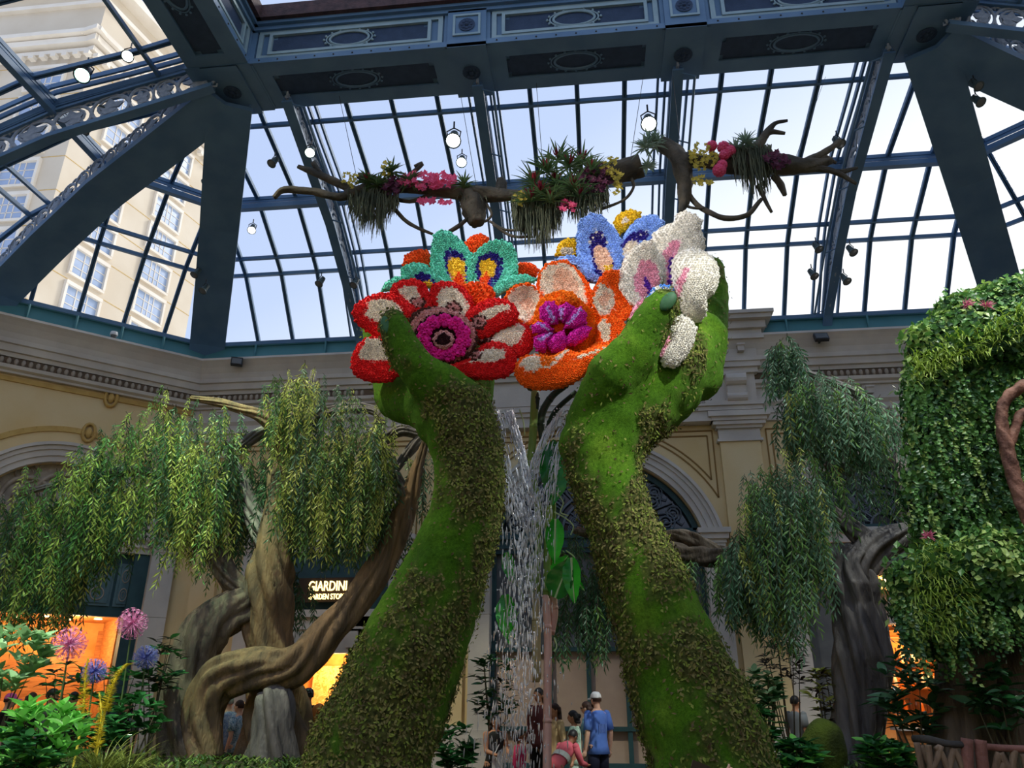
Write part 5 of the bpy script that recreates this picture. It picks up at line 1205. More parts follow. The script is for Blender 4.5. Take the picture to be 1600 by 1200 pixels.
limb(lt, 'branch', [(440, 780, 15, TY + .3), (448, 720, 13, TY + .3), (440, 690, 12, TY + .2), (425, 662, 11, TY), (405, 648, 9, TY), (378, 640, 7, TY), (345, 630, 6, TY), (300, 622, 4, TY)], 'bark_warm', seed=7)
limb(lt, 'branch', [(372, 700, 8, TY + .3), (400, 680, 8, TY + .4), (425, 668, 8, TY + .4)], 'bark_dark', seed=8)
limb(lt, 'branch', [(612, 742, 5, TY + .4), (640, 705, 7, TY + .5), (660, 685, 8, TY + .5), (690, 670, 7, TY + .5)], 'bark_dark', seed=9)
limb(lt, 'branch', [(600, 690, 6, TY + .4), (625, 672, 9, TY + .4), (655, 678, 8, TY + .5)], 'bark_dark', seed=10)
limb(lt, 'branch', [(430, 800, 14, TY + .3), (400, 820, 12, TY + .4), (330, 790, 9, TY + .2), (240, 740, 7, TY), (170, 740, 6, TY - .2), (80, 760, 5, TY - .3), (20, 775, 4, TY - .3)], 'bark_dark', seed=11)
limb(lt, 'branch', [(440, 720, 12, TY + .3), (470, 660, 9, TY + .3), (485, 610, 7, TY + .2), (490, 580, 4, TY + .2)], 'bark_dark', seed=12)
limb(lt, 'branch', [(470, 660, 8, TY + .3), (530, 640, 8, TY + .1), (580, 640, 6, TY), (600, 660, 4, TY)], 'bark_dark', seed=13)
limb(lt, 'stump_root', [(424, 1215, 40, TY - .6), (426, 1150, 29, TY - .6), (428, 1100, 25, TY - .55), (428, 1082, 20, TY - .5)], 'bark_dark', seed=15, amp=.24)
weep(lt, [
    dict(top=[(0, 780, 12.6), (60, 745, 12.6), (120, 725, 12.6), (185, 715, 12.7)], bottom=[1000, 1000, 990, 930, 900], n=380, mix=(3, 6, 4, 1)),
    dict(top=[(150, 705, 12.8), (190, 665, 12.8), (240, 630, 12.8), (285, 610, 12.8), (300, 630, 12.8)], bottom=[870, 880, 850, 850, 920], n=320, mix=(3, 5, 5, 1)),
    dict(top=[(285, 690, 12.9), (320, 650, 12.8), (350, 630, 12.7), (368, 640, 12.8)], bottom=[850, 905, 900, 850], n=200, mix=(3, 4, 6, 1)),
    dict(top=[(430, 605, 13.0), (470, 585, 13.0), (492, 572, 13.0), (530, 615, 12.8), (575, 610, 12.7), (605, 650, 12.8)], bottom=[740, 770, 800, 870, 880, 870, 820], n=380, mix=(3, 4, 6, 1)),
    dict(top=[(450, 720, 12.7), (500, 690, 12.6), (560, 690, 12.6), (610, 690, 12.7)], bottom=[850, 870, 870, 870, 860], n=230, mix=(4, 3, 6, 1), d=.4),
    dict(top=[(350, 700, 13.6), (400, 690, 13.7), (450, 720, 13.6)], bottom=[880, 870, 880], n=130, mix=(8, 3, 0, 1)),
    dict(top=[(480, 800, 13.5), (560, 780, 13.6), (640, 780, 13.5)], bottom=[890, 890, 930], n=50, mix=(8, 2, 0, 1), d=.3),
    dict(top=[(640, 720, 13.3), (668, 690, 13.4)], bottom=[830, 800], n=22, mix=(2, 3, 1, 6), d=.3),
    dict(top=[(455, 880, 13.4), (485, 880, 13.4)], bottom=[1000, 1000], n=14, mix=(8, 1, 0, 1), d=.2),
], 21)
# ---- right weeping tree
TR = 12.6
base = at(1345, 1200, TR); rt_ = thing('weeping_tree', 'weeping tree with dark smooth twisted trunk and blue green fronds, right of the hands', 'tree', (base.x, TR, .7))
limb(rt_, 'trunk', [(1348, 1215, 42, TR), (1342, 1150, 30, TR), (1345, 1090, 32, TR), (1347, 1030, 38, TR), (1343, 985, 34, TR), (1338, 945, 28, TR), (1334, 915, 33, TR), (1330, 885, 26, TR), (1345, 868, 22, TR)], 'bark_dark', seed=22, amp=.22, ridges=9, tw=.7)
limb(rt_, 'branch', [(1340, 955, 8, TR + .05), (1337, 925, 20, TR), (1334, 898, 25, TR), (1355, 868, 24, TR), (1385, 848, 20, TR), (1412, 838, 18, TR + .1), (1440, 832, 16, TR + .1)], 'bark_dark', seed=23)
limb(rt_, 'branch', [(1372, 862, 15, TR), (1345, 838, 14, TR), (1322, 818, 12, TR), (1296, 796, 9, TR), (1280, 770, 7, TR)], 'bark_dark', seed=24)
limb(rt_, 'branch', [(1430, 840, 18, TR + .3), (1418, 790, 14, TR + .4), (1408, 740, 11, TR + .4), (1405, 690, 8, TR + .4), (1395, 665, 8, TR + .3), (1370, 640, 7, TR + .2), (1330, 610, 6, TR), (1280, 590, 5, TR), (1230, 570, 4, TR)], 'bark_dark', seed=25)
limb(rt_, 'branch', [(1408, 680, 6, TR + .5), (1390, 672, 6, TR + .6), (1360, 660, 5, TR + .6)], 'bark_dark', seed=26)
limb(rt_, 'branch', [(1330, 740, 6, TR + .2), (1308, 728, 7, TR), (1290, 728, 5, TR)], 'bark_dark', seed=27)
limb(rt_, 'branch', [(1322, 905, 15, TR + .2), (1250, 885, 14, TR + .3), (1180, 872, 14, TR + .4), (1118, 870, 13, TR + .4), (1080, 868, 13, TR + .4), (1045, 858, 11, TR + .4), (1010, 862, 10, TR + .4), (950, 840, 8, TR + .4), (900, 830, 6, TR + .4)], 'bark', seed=28, amp=.25, ridges=3, tw=4)
limb(rt_, 'branch', [(1200, 880, 10, TR + .5), (1120, 862, 11, TR + .5), (1080, 842, 10, TR + .5), (1045, 836, 8, TR + .5), (1020, 850, 8, TR + .5)], 'bark', seed=29, amp=.25, ridges=3, tw=-4)
weep(rt_, [
    dict(top=[(1208, 545, 12.4), (1222, 530, 12.4), (1240, 545, 12.4)], bottom=[620, 620, 620], n=60, mix=(3, 1, 0, 6), d=.25),
    dict(top=[(1228, 610, 12.4), (1260, 595, 12.4), (1300, 600, 12.4), (1340, 625, 12.5), (1380, 660, 12.6)], bottom=[700, 730, 750, 745, 720, 700], n=300, mix=(2, 2, .6, 6)),
    dict(top=[(1165, 740, 12.2), (1200, 715, 12.2), (1240, 705, 12.2), (1285, 730, 12.3)], bottom=[960, 1010, 1020, 1000, 900], n=340, mix=(2, 3, .8, 6)),
    dict(top=[(1125, 850, 12.3), (1150, 830, 12.3), (1185, 810, 12.2)], bottom=[960, 980, 1000], n=110, mix=(2, 2, .5, 6)),
    dict(top=[(1290, 740, 12.9), (1340, 730, 12.9), (1400, 740, 12.9)], bottom=[790, 780, 770], n=24, mix=(7, 2, 0, 3)),
    dict(top=[(868, 835, 13.0), (905, 822, 13.0), (950, 840, 13.0), (975, 850, 13.0)], bottom=[1040, 1030, 1030, 1000], n=130, mix=(9, 2, 0, 3), d=.4),
    dict(top=[(690, 860, 13.2), (740, 830, 13.2)], bottom=[1000, 1000], n=24, mix=(9, 1, 0, 1), d=.3),
    dict(top=[(1060, 870, 13.0), (1100, 880, 13.0)], bottom=[930, 940], n=10, mix=(8, 1, 0, 2), d=.2),
], 22)
# ================================================================== ivy topiary grotto at the right
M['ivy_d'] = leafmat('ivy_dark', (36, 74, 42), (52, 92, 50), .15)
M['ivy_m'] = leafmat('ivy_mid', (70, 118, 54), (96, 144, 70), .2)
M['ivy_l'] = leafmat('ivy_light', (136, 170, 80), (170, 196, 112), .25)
M['ivy_core'] = mat('dark_soil', srgb(24, 40, 26), srgb(36, 52, 32), .95, 5, .3, 20)
def spray_mesh(seed, m, n=9, L_=.10, W_=.07, R_=.12):
    rr = random.Random(seed); mb = MB()
    for k in range(n):
        p = Vector((rr.gauss(0, R_ * .6), rr.gauss(0, R_ * .6), rr.uniform(0, R_ * .5))); a = rr.uniform(0, 2 * PI)
        mb.leaf(p, Vector((math.cos(a), math.sin(a), rr.uniform(-.3, .6))), Vector((rr.uniform(-.5, .5), rr.uniform(-.5, .5), 1)), L_ * rr.uniform(.7, 1.2), W_, .1)
    return mb.mesh('leaf_spray', m)
SPR = {m: [spray_mesh(i * 5 + j + 100, m) for j in range(3)] for i, m in enumerate(('ivy_d', 'ivy_m', 'ivy_l'))}
GY = 10.4
tp = thing('ivy_grotto', 'tall ivy covered grotto with mossy ledges and twisted red-brown vine at far right', 'topiary', (at(1520, 1100, GY).x, GY, 0))
def blob_core(name, chains, vox=.1):
    mb = MB()
    for c in chains: p, r = smooth_chain(c, 3); mb.capsules(p, r, 14)
    me = remesh(mb, vox, 3, name)
    for v in me.vertices:
        v.co += v.normal * (.09 * noise.noise(v.co * 1.6) + .04 * noise.noise(v.co * 5)); 
    for v in me.vertices: v.co -= ORG[tp.name]
    me.materials.append(M['ivy_core']); ob = link(name, me, tp, ORG[tp.name]); return ob
cores = [blob_core('upper_mound', [[(1450, 545, 30, GY), (1500, 545, 50, GY + .2), (1580, 540, 70, GY + .4), (1680, 530, 80, GY + .4)], [(1490, 500, 26, GY + .1), (1560, 490, 40, GY + .3), (1680, 480, 50, GY + .4)]]),
         blob_core('curtain', [[(1455, 600, 32, GY + .2), (1460, 680, 34, GY + .2), (1462, 760, 34, GY + .2), (1470, 850, 36, GY + .2)], [(1520, 600, 50, GY + .4), (1520, 700, 52, GY + .5), (1520, 800, 50, GY + .6), (1530, 880, 40, GY + .3)], [(1600, 600, 55, GY + .5), (1610, 720, 50, GY + .6), (1610, 840, 50, GY + .4)], [(1680, 600, 60, GY + .5), (1690, 860, 60, GY + .5)]]),
         blob_core('lower_ledge', [[(1425, 915, 28, GY - .2), (1480, 890, 34, GY - .3), (1550, 885, 40, GY - .3), (1680, 880, 46, GY - .3)], [(1430, 950, 30, GY - .1), (1450, 985, 28, GY - .1)], [(1500, 930, 40, GY - .1), (1560, 930, 44, GY - .1), (1680, 930, 50, GY - .1)]])]
rr = random.Random(77); cand = []
for ci, c in enumerate(cores):
    for p in c.data.polygons:
        ct_ = p.center + ORG[tp.name]; nrm = p.normal
        if nrm.y > .55: continue
        for _ in range(2): cand.append((ct_ + rv(.04), nrm.copy(), ci))
rr.shuffle(cand)
def spray_mtx(p, n, sc):
    z = (n + rv(.35)).normalized(); x = z.cross(Vector((0, 0, 1)) + rv(.1)).normalized(); y = z.cross(x); return frame(p, x * sc, y * sc, z * sc)
mbs = {}
for i, (p, n, ci) in enumerate(cand[:5200]):
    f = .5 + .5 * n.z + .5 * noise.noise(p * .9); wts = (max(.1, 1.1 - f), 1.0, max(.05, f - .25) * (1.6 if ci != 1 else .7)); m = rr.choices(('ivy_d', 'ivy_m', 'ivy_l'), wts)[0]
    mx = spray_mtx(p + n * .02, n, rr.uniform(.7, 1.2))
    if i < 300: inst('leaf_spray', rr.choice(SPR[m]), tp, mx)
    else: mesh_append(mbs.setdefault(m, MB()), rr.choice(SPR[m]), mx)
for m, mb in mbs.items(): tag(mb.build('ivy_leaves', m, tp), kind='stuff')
# trailing vines of the ledges
vn = [MB(), MB(), MB()]
for k in range(330):
    x = rr.uniform(1400, 1640); y0 = rr.uniform(925, 975); Y = GY - .45 + rr.uniform(-.2, .5); p = at(x, y0, Y); ln = rr.uniform(.2, .55) * (1.3 if x < 1500 else .9)
    mb = vn[rr.choices((0, 1, 2), (3, 4, 2))[0]]; q = p.copy()
    for j in range(int(ln / .035)):
        q = q + Vector((rr.uniform(-.012, .012), rr.uniform(-.012, .012), -.035)); a = rr.uniform(0, 2 * PI); mb.leaf(q, (math.cos(a), math.sin(a), -.5), (0, -1, .3), .06, .045)
for k in range(150):
    x = rr.uniform(1418, 1640); y0 = rr.uniform(560, 800); p = at(x, y0, GY - .25 + rr.uniform(-.15, .2)); mb = vn[rr.choices((0, 1, 2), (3, 4, 1))[0]]; q = p.copy()
    for j in range(int(rr.uniform(.3, .8) / .035)):
        q = q + Vector((rr.uniform(-.012, .012), rr.uniform(-.012, .012), -.035)); a = rr.uniform(0, 2 * PI); mb.leaf(q, (math.cos(a), math.sin(a), -.5), (0, -1, .3), .065, .05)
for mb, m in zip(vn, ('ivy_d', 'ivy_m', 'ivy_l')): tag(mb.build('trailing_vines', m, tp), kind='stuff')
M['grass_lt'] = leafmat('bright_grass', (150, 184, 60), (176, 204, 90), .3)
gm = MB()
for k in range(1500):
    if k < 1000: x = rr.uniform(1425, 1640); y = 560 - (x - 1425) * .42 + rr.uniform(-8, 40); Y = GY - .35 + rr.uniform(-.1, .25)
    else: x = rr.uniform(1425, 1520); y = rr.uniform(850, 990) ; Y = GY - .55
    p = at(x, y, Y); gm.leaf(p, Vector((rr.uniform(-.6, .6), rr.uniform(-1, -.2), rr.uniform(-.7, .7))), (0, -.3, 1), rr.uniform(.1, .22), .018, .3)
tag(gm.build('grass_fringe', 'grass_lt', tp), kind='stuff')
M['vine_red'] = mat('red_brown_vine', srgb(150, 108, 92), srgb(90, 60, 50), .7, 6, .5, 14)
def vine(lst, seed): 
    p, r = chain_px(lst); cp = catmull(p, 8); mb = MB(); mb.tube(cp, lerp_list(r, 8), 16, ridge=ridge_fn(3, .25, 9, seed)); return mb.build('twisted_vine', 'vine_red', tp, smooth=True)
vine([(1625, 590, 8, GY - .6), (1590, 608, 8, GY - .65), (1568, 630, 8, GY - .65), (1566, 670, 8, GY - .65), (1574, 705, 9, GY - .65), (1588, 760, 9, GY - .65), (1602, 800, 9, GY - .65), (1625, 850, 9, GY - .6)], 3)
vine([(1620, 640, 6, GY - .6), (1596, 645, 6, GY - .65), (1586, 670, 6, GY - .65), (1576, 700, 6, GY - .65)], 4)
M['pink_f'] = mat('pink_bloom', srgb(226, 130, 160), srgb(200, 96, 130), .6, 8, transl=.2, rnd=.2)
pm = MB()
for (x, y, Y) in ((1541, 478, GY - .4), (1511, 476, GY - .3), (1450, 838, GY - .55)):
    c = at(x, y, Y)
    for k in range(40): d = Vector((rr.uniform(-1, 1), rr.uniform(-1, .2), rr.uniform(-.6, 1))).normalized(); pm.leaf(c, d, d.cross(Vector((0, .3, 1))), rr.uniform(.06, .13), .02)
tag(pm.build('pink_bromeliad', 'pink_f', tp), kind='stuff')
trk = MB()
for lst, sd in (([(1500, 1230, 46, GY + .4), (1504, 1100, 36, GY + .4), (1508, 1010, 36, GY + .4), (1510, 930, 44, GY + .4)], 1), ([(1600, 1230, 50, GY + .6), (1590, 1080, 36, GY + .6), (1580, 940, 46, GY + .6)], 2)):
    p, r = chain_px(lst); trk.tube(catmull(p, 8), lerp_list(r, 8), 36, ridge=ridge_fn(6, .14, .3, sd))
p_ = trk.build('trunk', 'bark', tp, smooth=True); tag(p_, kind='stuff')
# ================================================================== GARDEN BEDS AND PLANTS
M['soil'] = mat('garden_soil', srgb(46, 42, 28), srgb(58, 70, 34), .95, 3, .4, 14)
def bed(name, label, x0, x1, y0, y1, z):
    mb = MB(); nx, ny = 26, 18; vs = []; fs = []
    for i in range(nx + 1):
        for j in range(ny + 1):
            x, y = x0 + (x1 - x0) * i / nx, y0 + (y1 - y0) * j / ny; e = min(i, nx - i, j, ny - j); h = z * min(1, e / 2.0) ** .6 + (.06 * noise.noise(Vector((x, y, 0))) if e > 1 else 0); vs.append((x, y, max(0.002, h)))
    for i in range(nx):
        for j in range(ny): fs.append((i * (ny + 1) + j, (i + 1) * (ny + 1) + j, (i + 1) * (ny + 1) + j + 1, i * (ny + 1) + j + 1))
    fs.append(tuple([i * (ny + 1) for i in range(nx, -1, -1)] + [j for j in range(1, ny + 1)] + [i * (ny + 1) + ny for i in range(1, nx + 1)] + [nx * (ny + 1) + j for j in range(ny - 1, 0, -1)]))
    mb._add(vs, fs); ob = mb.build(name, 'soil', None, smooth=True); tag(ob, label, 'garden bed'); return ob
bed('garden_bed', 'mounded planting bed of soil under the left weeping tree', -13, -2.6, 5.5, 14.3, .78)
bed('garden_bed', 'mounded planting bed of soil under the right weeping tree', 1.9, 13, 7.5, 14.0, .78)
def bedz(y): return .72
M['gc_d'] = leafmat('groundcover_dark', (44, 78, 34), (64, 98, 42), .15); M['gc_l'] = leafmat('groundcover_light', (98, 134, 56), (128, 152, 66), .2)
rr = random.Random(5)
for (x0, x1, y0, y1, lb) in ((-11, -2.9, 7.5, 13.2, 'low green groundcover growing over the left planting bed'), (2.3, 11.5, 8.5, 13.5, 'low green groundcover growing over the right planting bed')):
    a, b = MB(), MB()
    for k in range(6500):
        x, y = rr.uniform(x0, x1), rr.uniform(y0, y1); m = a if rr.random() < .6 else b; th = rr.uniform(0, 2 * PI)
        m.leaf((x, y, .74 + rr.uniform(0, .08)), (math.cos(th), math.sin(th), rr.uniform(.3, 1.4)), (0, 0, 1), rr.uniform(.06, .16), rr.uniform(.03, .05))
    o = a.build('groundcover', 'gc_d', None, org=((x0 + x1) / 2, (y0 + y1) / 2, .74)); tag(o, lb, 'groundcover', None, 'stuff'); tag(b.build('pale_leaves', 'gc_l', o), kind='stuff')
def leaf_me(name, m, L_=.16, W_=.07, seg=4, droop=.25, fold=0):
    mb = MB(); mb.leaf((0, 0, 0), (1, 0, 0), (0, 0, 1), L_, W_, droop, seg); return mb.mesh(name, m, True)
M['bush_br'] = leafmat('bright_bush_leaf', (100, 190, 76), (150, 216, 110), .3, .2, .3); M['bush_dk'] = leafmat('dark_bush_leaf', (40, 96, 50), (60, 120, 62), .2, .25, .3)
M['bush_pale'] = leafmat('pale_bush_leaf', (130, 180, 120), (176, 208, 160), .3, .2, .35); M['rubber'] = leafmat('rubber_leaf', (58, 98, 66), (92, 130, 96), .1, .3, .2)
M['red_leaf'] = leafmat('dark_red_leaf', (58, 44, 44), (44, 52, 40), .15, .3, .3)
def bush(label, x, y, Y, rx, rz, n, me_list, weights, seed, stemh=None, name='leafy_bush', cat='bush', up=.35, size=(.7, 1.2), foot=None, ry=None, whorl=0):
    """dome of separate leaves on branching stems; x, y: photo position of its middle"""
    rr = random.Random(seed); c = at(x, y, Y); sc = 1 / ppm(c); rx *= sc; rz *= sc; ry = (ry or .8) * rx; zb = foot if foot is not None else .72
    t = thing(name, label, cat, (c.x, Y, zb)); st = MB()
    pl = []
    for k in range(n):
        while True:
            v = Vector((rr.uniform(-1, 1), rr.uniform(-1, 1), rr.uniform(-1, 1)))
            if .35 < v.length < 1: break
        v = v.normalized() * (.55 + .45 * rr.random() ** .5); p = c + Vector((v.x * rx, v.y * ry, v.z * rz)); pl.append((p, v))
    for k in range(0, n, 9): p, v = pl[k]; st.tube([Vector((c.x + rr.uniform(-.06, .06), Y, zb)), (Vector((c.x, Y, zb)) + p) / 2 + rv(.05), p], [.018, .012, .005], 4)
    st.build('stems', 'twig', t)
    pl.sort(key=lambda q: q[0].y)
    for k, (p, v) in enumerate(pl):
        a = rr.uniform(0, 2 * PI); w_ = whorl or 1
        for j in range(w_):
            aa = a + j * 2 * PI / w_; d = Vector((math.cos(aa) + v.x * .6, math.sin(aa) + v.y * .6, up + rr.uniform(-.3, .4))).normalized(); s = rr.uniform(*size); z = (Vector((0, 0, 1)) + v * .4 + rv(.3)); y_ = z.cross(d).normalized(); z = d.cross(y_)
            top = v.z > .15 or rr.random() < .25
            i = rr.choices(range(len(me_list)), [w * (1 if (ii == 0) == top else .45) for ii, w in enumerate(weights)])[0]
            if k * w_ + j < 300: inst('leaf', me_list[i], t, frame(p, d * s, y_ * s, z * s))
    return t
lb1 = leaf_me('leaf', 'bush_br', .2, .08, droop=.1); lb2 = leaf_me('leaf', 'bush_dk', .18, .09, droop=.12); lp1 = leaf_me('leaf', 'bush_pale', .16, .085, droop=.12); lr = leaf_me('leaf', 'rubber', .26, .10); lrd = leaf_me('leaf', 'red_leaf', .17, .05)
bush('glossy bush with bright green leaves at bottom left corner, below the pink hat', 62, 1150, 8.6, 62, 54, 75, [lb1, lb1], [1, .45], 1, whorl=4, foot=.5, up=.6)
bush('dark green leaved bush in the very bottom left corner', 20, 1185, 8.3, 60, 40, 60, [lb2, lb1], [1, .15], 2, whorl=4, foot=.5)
bush('pale green variegated bush at left edge below the weeping fronds', 14, 1030, 9.6, 56, 56, 75, [lp1, lp1], [1, .3], 3, whorl=4, up=.7, size=(.9, 1.4))
for i, (x, y, Y, rx, rz, lab) in enumerate(((104, 1068, 11.2, 40, 34, 'dark leafy shrub under the pink allium in front of the amber shop'), (180, 1080, 11.4, 40, 40, 'dark leafy shrub behind the yellow flower spikes'), (252, 1040, 11.8, 36, 50, 'dark tall shrub left of the gnarled trunk'), (215, 1120, 11.0, 45, 40, 'round leaved dark shrub low beside the gnarled trunk'), (150, 1150, 10.6, 50, 30, 'low dark shrub behind the grass tuft'))):
    bush(lab, x, y, Y, rx * .9, rz * .85, 30 if i in (0, 1) else 50, [lrd if i in (0, 2) else lb2, lb2], [1, .6], 10 + i, whorl=4)
bush('pale green bush on the right beside the grey shirted man', 1188, 1080, 12.2, 28, 34, 60, [lp1, lb2], [1, .5], 20, whorl=4)
bush('dark red leaved shrub above the grey shirted man at right', 1222, 1036, 14.6, 34, 36, 60, [lrd, lrd], [1, .5], 21, whorl=4, foot=0)
bush('dark green bush under the pale bush beside the right arm', 1184, 1140, 11.8, 28, 34, 60, [lb2, lb2], [1, .5], 22, whorl=4)
bush('rubber plant with large glossy leaves in front of the right shop counter', 1420, 1090, 10.6, 42, 60, 50, [lr, lb2], [1, .2], 23, name='rubber_plant', cat='plant', whorl=4, up=.5)
bush('yellow lit shrub between the grey shirted man and the dark trunk', 1288, 1085, 12.8, 20, 46, 46, [leaf_me('leaf', 'wl_yel', .2, .06), lrd], [.6, 1], 24, whorl=4)
bush('dark leafy plant among the grotto trunks at far right', 1560, 1090, 10.2, 36, 50, 46, [lb2, lr], [1, .4], 25, whorl=4)
bush('low green plant at the foot of the dark trunk', 1385, 1180, 10.4, 34, 26, 60, [lb2, lb1], [1, .3], 26, whorl=4)
bush('low green shrub at the bottom beside the right forearm', 1240, 1185, 10.6, 40, 26, 60, [lb2, lb1], [1, .3], 27, whorl=4)
bush('dark shrub right of the left forearm beside the waterfall', 712, 1170, 12.0, 30, 34, 60, [lb2, lb2], [1, .3], 28, whorl=4, foot=0)
bush('dark tropical shrub behind the waterfall and the tank top woman', 772, 1080, 14.2, 34, 60, 70, [lb2, lrd], [1, .6], 29, whorl=4, foot=0)
# grass tufts
def tuft(label, x, y, Y, n, ln, m, seed, spread=.8):
    rr = random.Random(seed); c = at(x, y, Y); t = MB(); o = Vector((c.x, Y, .72))
    for k in range(n):
        a = rr.uniform(0, 2 * PI); l = ln * rr.uniform(.6, 1.1); d = Vector((math.cos(a) * spread * rr.random(), math.sin(a) * spread * rr.random(), 1)).normalized(); pts = [o + Vector((math.cos(a), math.sin(a), 0)) * .05]
        for j in range(6): d = (d + Vector((math.cos(a) * .16, math.sin(a) * .16, -.2))).normalized(); pts.append(pts[-1] + d * l / 6)
        sd = Vector((-math.sin(a), math.cos(a), 0)) * .011; vs = []
        for j, p in enumerate(pts): w_ = 1 - j / 6.2; vs += [p + sd * w_, p - sd * w_]
        t._add(vs, [(2 * j, 2 * j + 1, 2 * j + 3, 2 * j + 2) for j in range(6)])
    ob = t.build('grass_tuft', m, None, org=o); tag(ob, label, 'grass', None, 'stuff'); return ob
M['grass_ol'] = leafmat('olive_grass', (96, 116, 48), (140, 150, 70), .25); 
tuft('arching olive grass tuft in front of the yellow flower spikes', 165, 1160, 9.6, 150, .9, 'grass_ol', 1)
tuft('smaller arching grass tuft right of the yellow spikes', 205, 1165, 10.0, 90, .8, 'grass_ol', 2)
tuft('low grass tuft at the bottom left beside the bright bush', 110, 1190, 8.8, 90, .6, 'grass_ol', 3)
tuft('narrow dark grass in front of the white plinth by the left forearm', 728, 1150, 15, 40, .7, 'gc_d', 4)
# alliums
M['al_pink'] = mat('allium_pink', srgb(222, 116, 176), srgb(240, 170, 210), .6, 20, transl=.2); M['al_blue'] = mat('allium_violet', srgb(96, 104, 190), srgb(140, 144, 214), .6, 20, transl=.2); M['al_stem'] = mat('allium_stem', srgb(70, 92, 50), None, .6)
def allium(label, x, y, Y, rpx, m, seed):
    rr = random.Random(seed); c = at(x, y, Y); r = rpx / ppm(c); t = thing('allium', label, 'flower', (c.x, Y, .72)); s = MB(); s.tube([(c.x + .02, Y, .72), (c.x + .04, Y, (c.z + .72) / 2), c], [.014, .012, .011], 8); s.build('stalk', 'al_stem', t)
    h = MB(); g = MB()
    for k in range(95):
        z = 1 - 2 * (k + .5) / 95; a = k * 2.39996; d = Vector((math.sqrt(1 - z * z) * math.cos(a), math.sqrt(1 - z * z) * math.sin(a), z)); e = c + d * r * rr.uniform(.82, 1.0); g.tube([c, e], .0045, 3, cap=False)
        sd = d.cross(Vector((.3, .4, .8))).normalized(); b = d.cross(sd)
        for j in range(6): q = sd * math.cos(j * PI / 3) + b * math.sin(j * PI / 3); h.leaf(e, q + d * .5, d, r * .17, r * .05)
    tag(h.build('florets', m, t), kind='stuff'); tag(g.build('pedicels', m, t), kind='stuff'); return t
allium('pink allium globe, tallest, in front of the amber shop at right', 207, 974, 11.0, 24, 'al_pink', 1); allium('pink allium globe left of the tallest one, against the amber wall', 109, 1006, 10.6, 26, 'al_pink', 2)
allium('violet blue allium globe behind the yellow flower spikes', 148, 1049, 10.8, 20, 'al_blue', 3); allium('violet blue allium globe beside the white column and dark shrub', 228, 1027, 11.4, 19, 'al_blue', 4)
# foxtail lilies
M['fox'] = mat('foxtail_yellow', srgb(236, 222, 84), srgb(214, 198, 70), .6, 20, transl=.2)
def foxtail(label, pts, Y, seed):
    rr = random.Random(seed); p = [at(x, y, Y) for x, y in pts]; cp = catmull(p, 8); t = thing('foxtail_lily', label, 'flower', Vector((cp[0].x, cp[0].y, .72))); s = MB(); s.tube([Vector((cp[0].x, cp[0].y, .72)), cp[0]], .016, 6); s.tube(cp, [.016 - .008 * i / len(cp) for i in range(len(cp))], 6); s.build('stalk', 'fox', t); f = MB()
    for i in range(0, len(cp) - 1):
        k = i / (len(cp) - 1); R_ = .058 * (1 - k) + .013
        for j in range(16):
            q = cp[i].lerp(cp[i + 1], rr.random()); a = rr.uniform(0, 2 * PI); d = Vector((math.cos(a), math.sin(a), .5)).normalized()
            f.leaf(q + d * R_ * .4, d, (0, 0, 1), R_ * 1.1, R_ * .5)
    tag(f.build('florets', 'fox', t), kind='stuff'); return t
foxtail('yellow foxtail lily spike, leftmost and upright', [(130, 1120), (132, 1080), (134, 1050), (138, 1028)], 10.0, 1)
foxtail('yellow foxtail lily spike leaning right with a hooked tip', [(163, 1115), (172, 1085), (182, 1058), (198, 1040), (206, 1037)], 10.0, 2)
foxtail('short yellow foxtail lily spike in the middle, lowest of the three', [(150, 1172), (156, 1140), (158, 1110), (155, 1082)], 9.8, 3)
# mossy rock
mb = MB(); c = at(1288, 1168, 11.2); mb.ell(c, (.27, .25, .36), None, 20, 14); rk = remesh(mb, .03, 2, 'mossy_rock')
for v in rk.vertices: v.co += v.normal * .05 * noise.noise(v.co * 4); 
for v in rk.vertices: v.co -= c
M['rock_moss'] = mat('rock_moss', srgb(92, 110, 34), srgb(60, 72, 30), .95, 3, .6, 30); rk.materials.append(M['rock_moss']); o = bpy.data.objects.new('mossy_rock', rk); COL.objects.link(o); o.location = c; ORG[o.name] = c; tag(o, 'rounded moss covered rock beside the dark twisted trunk', 'rock')
# rustic branch fence
M['fence_bark'] = mat('peeled_branch', srgb(150, 128, 104), srgb(116, 96, 78), .75, 4, .4, 14, stretch=(3, 3, .8)); M['fence_red'] = mat('red_post', srgb(150, 104, 92), srgb(120, 82, 72), .75, 4, .4, 14); M['fence_dark'] = mat('dark_branch', srgb(70, 66, 60), srgb(50, 48, 46), .8, 4, .4, 14)
FY = 8.4
fe = thing('branch_fence', 'rustic fence of twisted branches with a dark curved rail and reddish post at bottom right', 'fence', (at(1460, 1190, FY).x, FY, 0))
def stick(t, nm, lst, m, seed):
    p, r = chain_px(lst); cp = catmull(p, 5); mb = MB(); mb.tube(cp, lerp_list(r, 5), 12, ridge=ridge_fn(3, .12, 1, seed)); return mb.build(nm, m, t, smooth=True)
stick(fe, 'rail', [(1428, 1154, 5, FY + .3), (1450, 1156, 6, FY + .1), (1480, 1162, 5, FY), (1508, 1164, 5, FY)], 'fence_dark', 1)
stick(fe, 'post', [(1513, 1230, 8, FY), (1511, 1190, 8, FY), (1510, 1154, 8, FY)], 'fence_red', 2)
